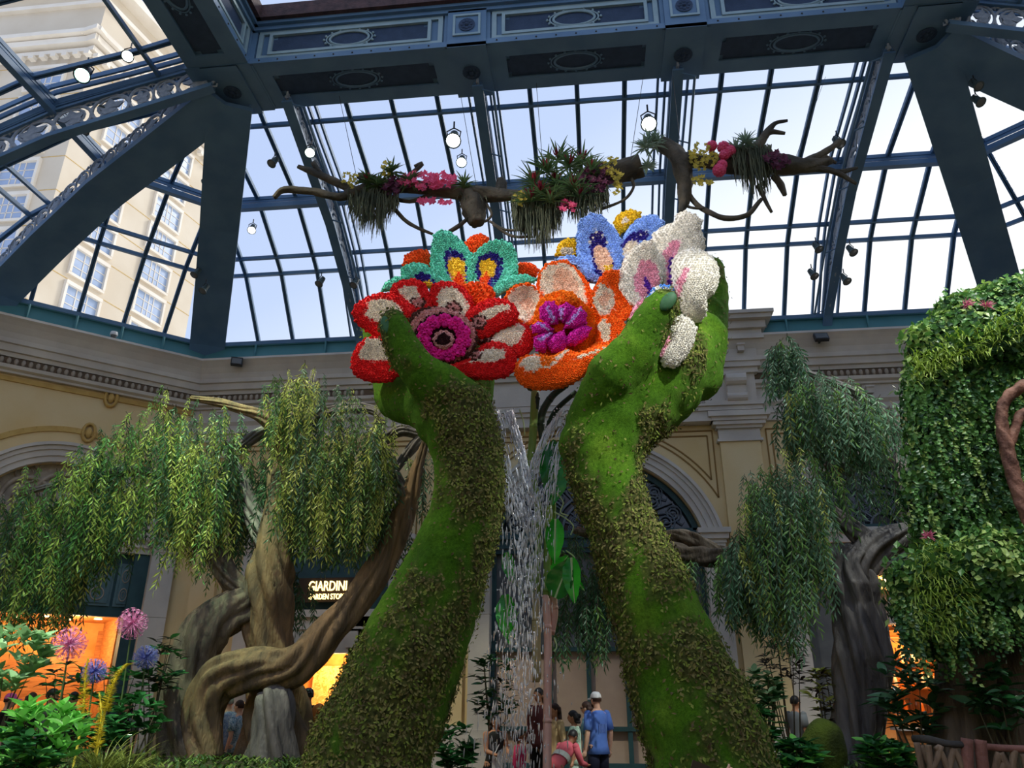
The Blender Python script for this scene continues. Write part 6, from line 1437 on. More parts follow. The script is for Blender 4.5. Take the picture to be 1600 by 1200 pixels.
for i, l in enumerate(([(1432, 1160), (1438, 1190), (1445, 1225)], [(1440, 1164), (1450, 1190), (1466, 1225)], [(1450, 1164), (1452, 1180), (1456, 1225)], [(1462, 1166), (1472, 1180), (1490, 1225)], [(1490, 1170), (1486, 1185), (1478, 1225)], [(1490, 1170), (1500, 1190), (1512, 1225)], [(1440, 1215), (1460, 1195), (1470, 1165)])):
    stick(fe, 'branch', [(x, y, 4.5, FY + (.15 if i < 2 else 0)) for x, y in l], 'fence_bark', 3 + i)
fe2 = thing('branch_fence', 'rustic fence panel with a red rail and crossed branches in the bottom right corner', 'fence', (at(1570, 1190, FY).x, FY, 0))
stick(fe2, 'post', [(1540, 1230, 8, FY), (1534, 1190, 8, FY), (1531, 1156, 8, FY)], 'fence_red', 2); stick(fe2, 'rail', [(1534, 1166, 5, FY), (1570, 1169, 5, FY), (1640, 1172, 5, FY)], 'fence_red', 4)
for i, l in enumerate(([(1560, 1176), (1556, 1195), (1550, 1225)], [(1562, 1176), (1572, 1195), (1590, 1225)], [(1585, 1172), (1582, 1195), (1584, 1225)], [(1598, 1178), (1604, 1200), (1612, 1225)], [(1550, 1225), (1566, 1200), (1570, 1190)])): stick(fe2, 'branch', [(x, y, 5, FY) for x, y in l], 'fence_bark', 13 + i)
# ================================================================== HANGING DRIFTWOOD GARLANDS
M['drift'] = mat('driftwood', srgb(92, 84, 70), srgb(58, 56, 50), .85, 3, .5, 12); M['spanish'] = mat('spanish_moss', srgb(112, 116, 92), srgb(84, 92, 76), .9, 4, transl=.2)
M['brom'] = leafmat('bromeliad_leaf', (80, 110, 70), (104, 130, 84), .25); M['brom_r'] = mat('bromeliad_red', srgb(170, 50, 66), srgb(120, 36, 60), .5, 8, transl=.2); M['fl_pink'] = mat('pink_cluster', srgb(226, 74, 120), srgb(240, 110, 150), .6, 14, transl=.2); M['fl_yel'] = mat('yellow_cluster', srgb(206, 184, 70), srgb(170, 160, 70), .6, 14, transl=.25); M['fl_pur'] = mat('plum_cluster', srgb(106, 44, 70), srgb(80, 36, 60), .6, 14, transl=.2); M['stag'] = leafmat('staghorn', (130, 156, 136), (150, 172, 150), .25)
GYY = 12.0
def garland(label, x, y): return thing('driftwood_garland', label, 'garland', at(x, y, GYY))
def gl(t, lst, seed, nm='branch', m='drift', n=16):
    p, r = chain_px([(a, b, c, GYY + (d[0] if d else 0)) for a, b, c, *d in lst]); p = [q + Vector((0, .06 * noise.noise(q * 2), .0)) for q in p]; cp = catmull(p, 6); mb = MB(); mb.tube(cp, lerp_list(r, 6), n, ridge=ridge_fn(5, .22, 2, seed)); return mb.build(nm, m, t, smooth=True)
def hang_moss(t, x0, x1, y, y1, n, seed, dz=.3):
    rr = random.Random(seed); mb = MB()
    for k in range(n):
        x = rr.uniform(x0, x1); f = 1 - abs((x - x0) / (x1 - x0) * 2 - 1) ** 2 * .5; p = at(x, y + rr.uniform(-8, 12), GYY + rr.uniform(-dz, dz)); ln = (y1 - y) / ppm(p) * rr.uniform(.45, 1.1) * f; pts = [p]
        for j in range(4): pts.append(pts[-1] + Vector((rr.uniform(-.03, .03), rr.uniform(-.03, .03), -ln / 4)))
        mb.tube(pts, [.012, .011, .010, .008, .003], 3, cap=False)
    tag(mb.build('hanging_moss', 'spanish', t), kind='stuff')
def cluster(t, nm, m, x, y, rx, ry, n, seed, sz=.05):
    rr = random.Random(seed); mb = MB()
    for k in range(n):
        d = Vector((rr.uniform(-1, 1), rr.uniform(-1, 1), rr.uniform(-1, 1))); 
        if d.length > 1: continue
        c = at(x + d.x * rx, y - d.z * ry, GYY - .22 + d.y * .25); a = rr.uniform(0, 6)
        sz2 = sz * 1.4
        for j in range(5): mb.leaf(c, (math.cos(a + j * 1.257), -.4 + rr.uniform(-.3, .3), math.sin(a + j * 1.257)), (0, -1, .2), sz2 * rr.uniform(.7, 1.2), sz2 * .75, .1)
    tag(mb.build(nm, m, t), kind='stuff')
def ball_cluster(t, x, y, rpx, seed):
    rr = random.Random(seed); mb = MB(); c = at(x, y, GYY - .25); r = rpx / ppm(c); mb.ell(c, (r, r, r * .9), None, 14, 8)
    for k in range(60):
        z = 1 - 2 * (k + .5) / 60; a = k * 2.39996; d = Vector((math.sqrt(1 - z * z) * math.cos(a), math.sqrt(1 - z * z) * math.sin(a), z)); s = d.cross(Vector((.2, .3, .9))).normalized(); b = d.cross(s)
        for j in range(5): q = s * math.cos(j * 1.257) + b * math.sin(j * 1.257); mb.leaf(c + d * r, q + d * .4, d, r * .3, r * .2)
    return tag(mb.build('flower_ball', 'fl_pink', t), kind='stuff')
def bromeliad(t, x, y, seed, sz=.3, red=True, m='brom'):
    rr = random.Random(seed); c = at(x, y, GYY - .2 + rr.uniform(-.2, .1)); mb = MB()
    for k in range(40):
        a = rr.uniform(0, 2 * PI); e = rr.uniform(-.2, 1.3); d = Vector((math.cos(a) * math.cos(e), math.sin(a) * math.cos(e) - .2, math.sin(e))); mb.leaf(c, d, d.cross(Vector((-math.sin(a), math.cos(a), 0))), sz * rr.uniform(.7, 1.2), .045, .35, 4)
    mb.build('bromeliad', m, t)
    if red:
        q = MB()
        for k in range(9): a = rr.uniform(0, 2 * PI); q.leaf(c + Vector((0, -.08, .02)), (math.cos(a) * .7, math.sin(a) * .5 - .6, .7), (math.cos(a), math.sin(a), .3), sz * .5, .06, .2)
        q.build('bromeliad_heart', 'brom_r', t)
def wires(t, lst):
    for x, y, x2, y2 in lst:
        p = at(x, y, GYY); q = atz(x2, y2, 14.45); mb = MB(); mb.tube([p, q], .006, 4); mb.build('wire', 'wire', t)
g = garland('driftwood garland with a pink flower mound and hanging moss, leftmost of three', 640, 290)
gl(g, [(540, 305, 7), (590, 290, 9), (650, 293, 9), (700, 300, 9), (745, 303, 12), (785, 306, 9), (815, 303, 6)], 1)
gl(g, [(428, 309, 3), (445, 297, 5), (490, 300, 5), (530, 308, 6), (560, 300, 6)], 2); gl(g, [(466, 260, 3), (490, 270, 5), (525, 284, 6), (560, 300, 6)], 3); gl(g, [(490, 255, 4), (500, 270, 4), (512, 280, 4)], 4)
gl(g, [(735, 300, 14), (740, 325, 17), (745, 350, 10)], 5); gl(g, [(780, 305, 8), (783, 288, 8), (781, 279, 6)], 6); gl(g, [(560, 275, 5), (580, 282, 8), (610, 290, 9)], 7); gl(g, [(640, 275, 3), (660, 258, 3), (648, 262, 2)], 71)
gl(g, [(592, 285, 3), (605, 303, 3), (640, 315, 3), (680, 300, 3), (710, 290, 3)], 8, 'vine', n=8); gl(g, [(615, 325, 3), (640, 350, 3), (676, 366, 2)], 9, 'vine', n=8); gl(g, [(735, 338, 3), (720, 352, 3), (702, 362, 3)], 10, 'vine', n=8); gl(g, [(760, 318, 2), (768, 335, 2), (755, 345, 2), (745, 320, 2)], 11, 'vine', n=8); gl(g, [(765, 345, 2), (790, 358, 2), (830, 358, 2)], 12, 'vine', n=8); gl(g, [(770, 350, 2), (800, 368, 2), (832, 370, 2)], 13, 'vine', n=8)
hang_moss(g, 546, 622, 300, 372, 330, 1); hang_moss(g, 715, 760, 295, 335, 60, 2, .15)
cluster(g, 'pink_flowers', 'fl_pink', 660, 283, 40, 14, 120, 3, .06); cluster(g, 'pink_flowers', 'fl_pink', 690, 280, 24, 12, 60, 4, .06); cluster(g, 'pink_flowers', 'fl_pink', 680, 315, 28, 4, 30, 14, .06); cluster(g, 'plum_flowers', 'fl_pur', 615, 290, 26, 14, 110, 5); cluster(g, 'yellow_flowers', 'fl_yel', 547, 280, 14, 14, 60, 6, .035); cluster(g, 'yellow_flowers', 'fl_yel', 606, 265, 12, 14, 60, 7, .035)
for i, (x, y) in enumerate(((575, 285), (612, 270), (640, 285), (725, 290), (590, 290))): bromeliad(g, x, y, 30 + i, .26, i in (0,))
wires(g, [(560, 290, 530, 150), (745, 295, 720, 150)])
g = garland('driftwood garland of red bromeliads over a thick log, middle of three', 900, 290)
gl(g, [(800, 308, 6), (840, 302, 10), (900, 288, 12), (950, 272, 15), (985, 262, 17), (1002, 258, 16)], 21); gl(g, [(985, 275, 3), (990, 292, 2), (975, 312, 2), (940, 328, 2)], 22, 'vine', n=8)
for i, (x, y) in enumerate(((835, 290), (855, 270), (872, 252), (890, 262), (910, 255), (845, 305), (870, 290), (895, 295), (925, 270), (860, 315), (830, 315), (905, 310))): bromeliad(g, x, y, 50 + i, .42, True)
cluster(g, 'plum_flowers', 'fl_pur', 930, 278, 28, 24, 170, 8); cluster(g, 'yellow_flowers', 'fl_yel', 958, 262, 22, 18, 110, 9, .035); cluster(g, 'yellow_flowers', 'fl_yel', 965, 290, 8, 16, 50, 10, .035); cluster(g, 'yellow_flowers', 'fl_yel', 815, 312, 12, 14, 60, 11, .035); cluster(g, 'pink_flowers', 'fl_pink', 888, 322, 16, 9, 60, 12, .05)
hang_moss(g, 800, 876, 312, 396, 480, 3); hang_moss(g, 866, 950, 295, 350, 380, 4)
wires(g, [(850, 285, 838, 130), (985, 250, 1005, 120)])
g = garland('driftwood garland with long bare twigs and grey hanging moss, rightmost of three', 1150, 260)
gl(g, [(1030, 222, 10), (1052, 236, 12), (1064, 256, 14), (1069, 290, 11), (1068, 315, 8), (1063, 335, 3)], 31); gl(g, [(1062, 250, 11), (1095, 252, 9), (1140, 258, 12), (1200, 255, 15), (1240, 260, 12), (1275, 256, 8), (1300, 248, 5)], 32)
gl(g, [(1165, 245, 8), (1185, 225, 7), (1200, 205, 5), (1212, 193, 3), (1230, 190, 2)], 33); gl(g, [(1190, 215, 5), (1205, 206, 4), (1227, 208, 2)], 34); gl(g, [(1250, 258, 7), (1275, 245, 6), (1300, 230, 4), (1312, 218, 3)], 35); gl(g, [(1240, 263, 8), (1280, 262, 5), (1310, 270, 4), (1338, 288, 2)], 36); gl(g, [(1285, 262, 4), (1310, 268, 4), (1340, 262, 2)], 37); gl(g, [(1278, 256, 4), (1290, 244, 3), (1308, 252, 2)], 38); gl(g, [(1210, 275, 5), (1220, 290, 5), (1226, 306, 3)], 39); gl(g, [(1185, 290, 4), (1195, 312, 3), (1206, 331, 2)], 40)
gl(g, [(1072, 285, 3), (1084, 315, 4), (1125, 340, 4), (1165, 337, 4), (1190, 312, 3)], 41, 'vine', n=8); gl(g, [(1070, 318, 3), (1078, 325, 2), (1100, 328, 2)], 42, 'vine', n=8)
hang_moss(g, 1140, 1206, 232, 318, 330, 5); cluster(g, 'yellow_flowers', 'fl_yel', 1098, 245, 24, 22, 150, 13, .035); cluster(g, 'yellow_flowers', 'fl_yel', 1098, 282, 18, 8, 60, 14, .035); cluster(g, 'plum_flowers', 'fl_pur', 1212, 250, 22, 14, 130, 15); 
for i, (x, y, r_) in enumerate(((1112, 228, 8), (1130, 230, 9), (1140, 236, 9), (1132, 242, 8), (1124, 266, 10), (1128, 258, 8))): ball_cluster(g, x, y, r_, 70 + i)
for i, (x, y) in enumerate(((1015, 222), (1008, 232), (1025, 228), (1012, 262), (1165, 225), (1150, 235))): bromeliad(g, x, y, 90 + i, .26 if i != 3 else .2, False, 'stag')
wires(g, [(1065, 245, 1050, 110), (1240, 255, 1290, 120)])
# ================================================================== STAGE LIGHTS ON THE RIBS
def atx(x, y, X): r = ray(x, y); return EYE + r * (X / r.x)
def rail(label, x_off, t0, t1):
    pts = [Vector((x_off, YW - back.d * t, interp(SOF, t) - .10)) for t in [t0 + (t1 - t0) * k / 8 for k in range(9)]]
    t = thing('lighting_rail', label, 'rail', pts[0]); mb = MB(); mb.tube(pts, .03, 6); mb.build('pipe', 'steel', t); rg = MB().tube([(0, 0, 0), (.3 * (-1 if x_off > round(x_off / 2.2) * 2.2 else 1), 0, .12)], .018, 5).mesh('rung', 'steel')
    for p in pts[::2]: inst('rung', rg, t, Matrix.Translation(p))
    return t
for x, lb in ((-6.2, 'pipe rail for stage lights along the leftmost filigree roof rib'), (-1.85, 'pipe rail for stage lights along the filigree rib left of centre'), (2.55, 'pipe rail for stage lights along the filigree rib right of centre'), (6.2, 'pipe rail for stage lights along the rightmost filigree roof rib')): rail(lb, x, .08, .96)
M['lens_on'] = {}
def lens(col, s):
    k = (col, s)
    if k not in M['lens_on']: M['lens_on'][k] = mat('lit_lens', col, None, .3, emit=col, estr=s)
    return M['lens_on'][k]
def fixture(label, p, aim, sz=.16, body='fixture', on=None, watts=0, angle=40, col=None, long=2.6):
    """theatre lamp: yoke, ribbed body and lens, hanging at p and pointing to aim"""
    t = thing('stage_light', label, 'lamp', p); d = (Vector(aim) - Vector(p)).normalized(); q = d.to_track_quat('Z', 'Y').to_matrix().to_4x4(); mt = Matrix.Translation(p) @ q
    b = MB(); b.lathe([(.001, -sz * long), (sz * .55, -sz * long), (sz * .62, -sz * long * .8), (sz * .62, -sz * long * .5), (sz * .72, -sz * long * .48), (sz * .72, -sz * long * .3), (sz * .66, -sz * long * .28), (sz, -sz * .2), (sz * 1.05, 0), (sz * .9, 0), (sz * .86, -sz * .12), (.001, -sz * .12)], 16, mt); b.build('body', body, t, smooth=False)
    l = MB(); l.lathe([(.001, -sz * .1), (sz * .86, -sz * .1), (sz * .8, -sz * .02), (.001, .01)], 16, mt); l.build('lens', lens(on, 9.0) if on else M['lens_off'], t)
    y = MB(); sx = mt.to_3x3() @ Vector((1, 0, 0)); c = Vector(p) - d * (sz * long * .45); y.tube([c + sx * sz * .75, c + sx * sz * .9 + Vector((0, 0, sz * 1.0)), c + Vector((0, 0, sz * 1.6)), c - sx * sz * .9 + Vector((0, 0, sz * 1.0)), c - sx * sz * .75], sz * .09, 6); y.tube([c + Vector((0, 0, sz * 1.5)), c + Vector((0, 0, sz * 2.6))], sz * .12, 6); y.build('yoke', 'black', t)
    if watts:
        sl = bpy.data.lights.new('beam', 'SPOT'); sl.energy = watts; sl.spot_size = math.radians(angle); sl.spot_blend = .6; sl.color = col or on; sl.shadow_soft_size = sz * .8; o = bpy.data.objects.new('beam', sl); COL.objects.link(o); o.matrix_world = Matrix.Translation(Vector(p) + d * .05) @ d.to_track_quat('-Z', 'Y').to_matrix().to_4x4(); o.parent = None
    return t
CTR = Vector((0, 9.5, 6)); WHT = (1, .97, .9); GRN = (.55, 1, .7); GW = (.85, 1, .88)
def fx(label, x, y, Y, **k): 
    aim = k.pop('aim', None); p = at(x, y, Y); return fixture(label, p, p + Vector((-.12 * p.x / 5, -.62, -1)), **k)
fx('large lit white stage light hanging on the roof rib left of centre', 708, 220, 13.2, on=WHT, sz=.17, aim=(-1.2, 6, 4))
fx('lit green stage light just below the large white lamp left of centre', 721, 254, 13.8, on=GW, sz=.12, aim=(-1.5, 6, 4))
fx('lit white stage light beside the centre right roof rib above the staghorn fern', 1014, 194, 13.2, on=WHT, sz=.17, aim=(1.2, 6, 4))
fx('lit pale green stage light on the leftmost filigree rib', 484, 239, 13.6, on=GW, sz=.12, aim=(-4, 6, 4))
fx('lit white stage light beside the thick left corner post', 393, 360, 16.2, on=WHT, sz=.11, aim=(-5, 8, 4))
fx('lit green tinted stage light on the curved truss at upper left, left of its pair', 128, 118, 11.7, on=(.5, 1, .85), sz=.17, aim=(-4.5, 6, 4), body='black')
fx('lit greenish white stage light on the curved truss at upper left, right of its pair', 199, 88, 11.7, on=GW, sz=.13, aim=(-4, 6, 4), body='black')
for lb, x, y, Y in (('unlit stage light hanging beside the thick left corner post, upper', 320, 285, 16.6), ('unlit stage light left of the left filigree rib near the roof top', 424, 256, 14.4), ('unlit stage light on the purlin left of the corner post, upper of two', 303, 430, 17.2), ('unlit stage light on the purlin left of the corner post, lower of two', 316, 455, 17.4),
                    ('unlit stage light left of the left filigree rib, lower', 498, 444, 17.4), ('unlit stage light on the right flank of the left filigree rib', 552, 446, 17.6), ('unlit stage light right of the thick right corner post, upper of two', 1530, 135, 13.6), ('unlit stage light right of the thick right corner post, lower of two', 1533, 160, 13.8),
                    ('unlit stage light on the right filigree rib near the bare twigs', 1314, 225, 13.8), ('unlit stage light left of the right filigree rib, upper', 1280, 390, 17.2), ('unlit stage light left of the right filigree rib, lower', 1273, 432, 17.6), ('unlit stage light right of the right filigree rib, upper', 1334, 395, 17.0), ('unlit stage light right of the right filigree rib, lower', 1324, 440, 17.4),
                    ('unlit stage light hanging under the curved truss at upper left', 160, 172, 12.6), ('unlit stage light on the left big arch', 132, 205, 12.9)):
    p = at(x, y, Y); fixture(lb, p, p + Vector((-.3 * (1 if x < 800 else -1), -.6, -1.2)), sz=.11)
# lamps on the side ring beams that light the show (the nearer ones are out of the frame)
def side_lamp(label, x, y, aim, w_, col, ang): fixture(label, Vector((x, y, 14.25)), aim, sz=.16, body='black', on=col, watts=w_, angle=ang, col=col)
side_lamp('stage light on the left ring beam aimed at the red and teal flowers', -7.4, 6.0, (-.6, 10.6, 9.0), 3000, (1, .95, .88), 30)
side_lamp('stage light on the right ring beam aimed at the white and orange flowers', 6.7, 5.0, (.7, 10.6, 9.3), 1500, (1, .96, .9), 17)
side_lamp('stage light on the left ring beam aimed at the weeping tree crown', -7.4, 8.2, (-4.6, 13, 5.2), 3200, (1, .95, .7), 44)
side_lamp('green stage light on the left ring beam aimed at the far left fronds', -7.7, 8.9, (-7.6, 12.6, 4.8), 3600, (.55, 1, .55), 30)
side_lamp('stage light on the right ring beam aimed at the right weeping tree', 7.4, 8.2, (4.9, 12.4, 5.2), 2200, (.95, 1, .92), 40)
side_lamp('stage light on the right ring beam aimed at the ivy grotto', 7.4, 4.5, (7.0, 10.4, 6), 2600, (1, .97, .82), 40)
side_lamp('stage light on the left ring beam aimed at the garden bushes', -7.0, 2.6, (-6.2, 8.6, 1), 6500, (1, 1, .8), 24)
side_lamp('stage light on the left ring beam aimed at the pale bush', -7.2, 3.6, (-7.4, 9.6, 2.3), 5200, (.95, 1, .9), 18)
side_lamp('stage light on the right ring beam aimed at the big stem leaves', 7.0, 3.2, (.2, 11.2, 4.2), 6000, (.97, 1, .95), 16)
# security dome, wall speaker and floodlight on the cornice
p = Vector((*wl.P(2.62, 10.95, .55).xy, 10.93)); t = thing('security_camera', 'white dome security camera on the left cornice', 'camera', p); mb = MB(); mb.lathe([(.09, .0), (.1, -.05), (.1, -.1), (.001, -.1)], 14, Matrix.Translation(p + Vector((0, 0, .12)))); mb.build('housing', 'white_ceramic', t); mb = MB(); mb.ell(p + Vector((0, 0, .0)), (.075, .075, .07), None, 12, 8); mb.build('dome', 'lens_off', t)
p = at(1283, 527, 19.3); t = thing('flood_light', 'square floodlight on the cornice below the right filigree rib', 'lamp', p); mb = MB(); mt = Matrix.Rotation(-.5, 3, 'X'); mb.box(p, (.36, .1, .26), mt); mb.build('housing', 'black', t); mb = MB(); mb.box(p + mt @ Vector((0, -.055, 0)), (.3, .01, .2), mt); mb.build('lens', 'lens_off', t); mb = MB(); mb.bar(p, p + Vector((0, .3, -.05)), .05, .05); mb.build('bracket', 'black', t)
p = at(370, 566, 19.3); t = thing('speaker', 'small black loudspeaker on the cornice at the foot of the left corner post', 'speaker', p); mb = MB(); mt = Matrix.Rotation(.4, 3, 'Z'); mb.prism([p + mt @ Vector(v) for v in ((-.16, -.1, -.1), (.16, -.1, -.1), (.16, .08, -.1), (-.16, .08, -.1))], (0, 0, .22)); mb.build('cabinet', 'black', t); mb = MB(); mb.box(p + mt @ Vector((0, -.105, .0)), (.26, .01, .16), mt); mb.build('grille', 'lens_off', t)
# ================================================================== PEOPLE
def skinm(n, c): return mat(n, srgb(*c), None, .55, spec=.3)
SK = dict(light=skinm('skin_light', (226, 178, 150)), tan=skinm('skin_tan', (196, 142, 110)), brown=skinm('skin_brown', (142, 96, 72)))
HR = dict(black=mat('black_hair', (.012, .011, .012), (.02, .018, .018), .45, 20), brown=mat('brown_hair', srgb(70, 46, 34), srgb(52, 34, 26), .5, 20), grey=mat('grey_hair', srgb(150, 146, 140), srgb(120, 116, 112), .6, 20))
M['eye'] = mat('eye', (.02, .015, .012), None, .2); M['lip'] = mat('lip', srgb(170, 96, 90), None, .5); M['shoe'] = mat('shoe', srgb(50, 50, 54), srgb(34, 34, 38), .6, 6); M['phone'] = mat('phone', (.01, .01, .012), None, .15, spec=.6)
def cloth(n, a, b=None, sc=6): return mat(n, srgb(*a), srgb(*(b or a)), .85, sc, .05, 40)
def person(label, x, ytop, Y, facing, skin='tan', shirt=None, pants=None, hair='black', style='short', arms=(('down',), ('down',)), sleeve=.5, hat=None, female=False, lean=0.0, height=None, crouch=0.0, tuck=False, extra=None, beard=False, glasses=False, long_pants=True):
    """local frame: x right, y forward, z up; x/ytop: photo position of the top of the head at depth Y"""
    pt = at(x, ytop, Y); H = height or pt.z; root = Vector((pt.x, Y, 0)); a = math.radians(facing); f = Vector((math.sin(a), math.cos(a), 0)); r = Vector((f.y, -f.x, 0))
    t = thing('person', label, 'person', root); LOC = lambda v: root + r * v[0] * H + f * v[1] * H + Vector((0, 0, v[2] * H))
    sw = .108 if female else .118; hw = .052
    # spine with lean / crouch
    hipz = .52 - .30 * crouch; hipy = -.12 * crouch
    ang = lean; up_ = Vector((0, math.sin(ang), math.cos(ang))); fw_ = Vector((0, math.cos(ang), -math.sin(ang)))
    hip = Vector((0, hipy, hipz)); B = lambda side, fwd, h: hip + Vector((side, 0, 0)) + fw_ * fwd + up_ * h
    sh = .286; neck = B(0, .0, .33); head = B(0, .018, .415)
    hup = Vector((0, math.sin(ang * .6), math.cos(ang * .6))); hfw = Vector((0, math.cos(ang * .6), -math.sin(ang * .6)))
    if lean: head = neck + hup * .085 + hfw * .018
    hm = frame((0, 0, 0), r, f * hfw.y + Vector((0, 0, hfw.z)), f * hup.y + Vector((0, 0, hup.z))).to_3x3()
    HD = lambda s, y, z: LOC(head) + hm @ (Vector((s, y, z)) * H)
    mb = MB()
    def cap(pts, rad): mb.capsules([LOC(p) for p in pts], [q * H for q in rad], 12)
    def ringtorso(m, lv, grow=0.0):
        vs = []; n = 18
        for h, rx, ry, fo in lv:
            for k in range(n):
                th = 2 * PI * k / n; vs.append(LOC(B((rx + grow) * math.cos(th), fo + (ry + grow) * math.sin(th), h)))
        fs = [(i * n + k, i * n + (k + 1) % n, (i + 1) * n + (k + 1) % n, (i + 1) * n + k) for i in range(len(lv) - 1) for k in range(n)]
        fs.append(tuple(range(n - 1, -1, -1))); fs.append(tuple((len(lv) - 1) * n + k for k in range(n))); m._add(vs, fs)
    w_ = .078 if female else .088
    tl = [(-.06, .07, .058, 0), (0, .092, .066, -.004), (.08, w_, .058, 0), (.16, w_ + .006, .062, .004), (.23, .100, .066, .006), (.285, .104, .052, 0), (.315, .07, .042, 0), (.335, .034, .034, 0)]
    ringtorso(mb, tl)
    cap([B(0, -.004, .31), B(0, .0, .36), head + Vector((0, -.005, -.01))], [.034, .031, .03])
    # head: skull, jaw, nose, ears, brow
    mb.ell(HD(0, -.004, .008), (.046 * H, .057 * H, .062 * H), hm, 16, 12); mb.ell(HD(0, .014, -.032), (.034 * H, .036 * H, .036 * H), hm, 12, 8)
    mb.capsules([HD(0, .052, .008), HD(0, .064, -.014)], [.006 * H, .010 * H], 8)
    for s in (-1, 1): mb.ell(HD(s * .047, -.004, -.004), (.008 * H, .014 * H, .02 * H), hm, 8, 6); mb.ell(HD(s * .02, .046, .012), (.014 * H, .01 * H, .006 * H), hm, 8, 6)
    mb.ell(HD(0, .046, -.036), (.014 * H, .008 * H, .007 * H), hm, 8, 6)
    # arms
    armpts = []
    for s, pose in ((-1, arms[0]), (1, arms[1])):
        S0 = B(s * sw, 0, sh)
        k = pose[0]
        if k == 'down': E = S0 + Vector((s * .03, -.02, -.175)); Wr = E + Vector((s * .006, .035, -.15))
        elif k == 'front': E = S0 + Vector((s * .02, .06, -.16)); Wr = E + Vector((-s * .05, .14, -.03))
        elif k == 'raise': E = S0 + Vector((s * .03, .14, -.07)); Wr = E + Vector((-s * .05, .06, .14))
        elif k == 'up': E = S0 + Vector((s * .02, .06, .16)); Wr = E + Vector((-s * .02, .05, .14))
        elif k == 'reach': E = S0 + Vector((s * .02, .10, -.13)); Wr = E + Vector((-s * .02, .10, -.10))
        armpts.append((S0, E, Wr)); cap([S0, S0.lerp(E, .5), E, E.lerp(Wr, .35), Wr], [.036, .031, .025, .025, .016])
        d = (Wr - E).normalized(); sd = d.cross(Vector((0, .3, 1))); sd = sd.normalized() if sd.length > .1 else Vector((1, 0, 0)); nn = sd.cross(d)
        cap([Wr, Wr + d * .03, Wr + d * .045], [.015, .021, .018])
        for q, (o, l) in enumerate(((-.018, .044), (-.006, .052), (.006, .048), (.018, .036))): b0 = Wr + d * .045 + sd * o; cap([b0, b0 + d * l * .55 + nn * .006, b0 + d * l * .9 + nn * .018], [.0065, .006, .005])
        b0 = Wr + d * .012 + sd * (.016 * s); cap([b0, b0 + d * .02 + sd * (.016 * s) + nn * .008, b0 + d * .042 + sd * (.014 * s) + nn * .016], [.0085, .007, .006])
    # legs
    legs = []
    for s in (-1, 1):
        Hp = hip + Vector((s * hw, 0, -.01)); Kn = Vector((s * (hw + .01 + .05 * crouch), .02 + .30 * crouch * (.9 if s > 0 else .5), max(.07, .285 - .08 * crouch * (1 if s > 0 else 3)))); An = Vector((s * (hw + .012 + .04 * crouch), -.005 + .02 * crouch * (1 if s > 0 else -6), .045))
        legs.append((Hp, Kn, An)); cap([Hp, Hp.lerp(Kn, .5), Kn, Kn.lerp(An, .3), An], [.058, .050, .036, .036, .022]); cap([An + Vector((0, -.012, -.02)), An + Vector((s * .008, .05, -.028)), An + Vector((s * .012, .085, -.033))], [.022, .02, .012])
    me = remesh(mb, .0085 * H * 1.3, 1, 'body'); sk = SK[skin] if isinstance(skin, str) else skin; me.materials.append(sk)
    for v in me.vertices: v.co -= root
    link('body', me, t, root)
    # face pieces
    for s in (-1, 1): e = MB(); e.ell(HD(s * .02, .0515, .0), (.008 * H, .004 * H, .0045 * H), hm, 8, 6); e.build('eye', 'eye', t)
    e = MB(); e.ell(HD(0, .053, -.036), (.013 * H, .004 * H, .005 * H), hm, 8, 6); e.build('mouth', 'lip', t)
    # hair
    hr = HR[hair]; hb = MB()
    def hshell(zc, rx, ry, rz, cut, back_=0.0):
        vs = []; fs = []; n = 18; m = 9
        for i in range(m + 1):
            ph = PI * .62 * i / m
            for k in range(n):
                th = 2 * PI * k / n; front = math.sin(th); lim = 1.0 - cut * max(0, front); p_ = ph * lim
                vs.append(HD(rx * math.sin(p_) * math.cos(th), -.006 + ry * math.sin(p_) * math.sin(th), zc + rz * math.cos(p_)))
        for i in range(m):
            for k in range(n): fs.append((i * n + k, i * n + (k + 1) % n, (i + 1) * n + (k + 1) % n, (i + 1) * n + k))
        hb._add(vs, fs)
    hshell(.01, .051, .063, .067, .42)
    if style in ('long', 'bun', 'pony', 'bob'):
        L_ = {'long': .20, 'bob': .09, 'pony': .02, 'bun': .02}[style]
        for s in (-.7, -.35, 0, .35, .7):
            th = -PI / 2 + s * 1.3; o = Vector((.046 * math.cos(th), .052 * math.sin(th), 0)); hb.capsules([HD(o.x, o.y - .004, .02), HD(o.x * 1.05, o.y - .010, -.04), HD(o.x * (1.1 if style != 'long' else .95), o.y - .022 , -.04 - L_ * .6), HD(o.x * .8, o.y - .02, -.04 - L_)], [.022 * H, .022 * H, .018 * H, .008 * H], 8)
    if style == 'bun': hb.ell(HD(0, -.072, .012), (.028 * H,) * 3, None, 10, 8)
    if style == 'pony': hb.capsules([HD(0, -.064, .02), HD(0, -.09, -.01), HD(0, -.085, -.08)], [.016 * H, .018 * H, .008 * H], 8)
    hb.build('hair', hr, t, smooth=True)
    if beard: bb_ = MB(); bb_.ell(HD(0, .022, -.046), (.034 * H, .034 * H, .028 * H), hm, 12, 8); bb_.build('beard', hr, t, smooth=True)
    if glasses:
        g_ = MB(); 
        for s in (-1, 1): g_.ell(HD(s * .021, .057, .002), (.016 * H, .003 * H, .011 * H), hm, 10, 6); g_.tube([HD(s * .036, .052, .004), HD(s * .05, -.004, .006)], .003 * H, 5)
        g_.tube([HD(-.01, .06, .004), HD(.01, .06, .004)], .003 * H, 5); g_.build('glasses', 'phone', t)
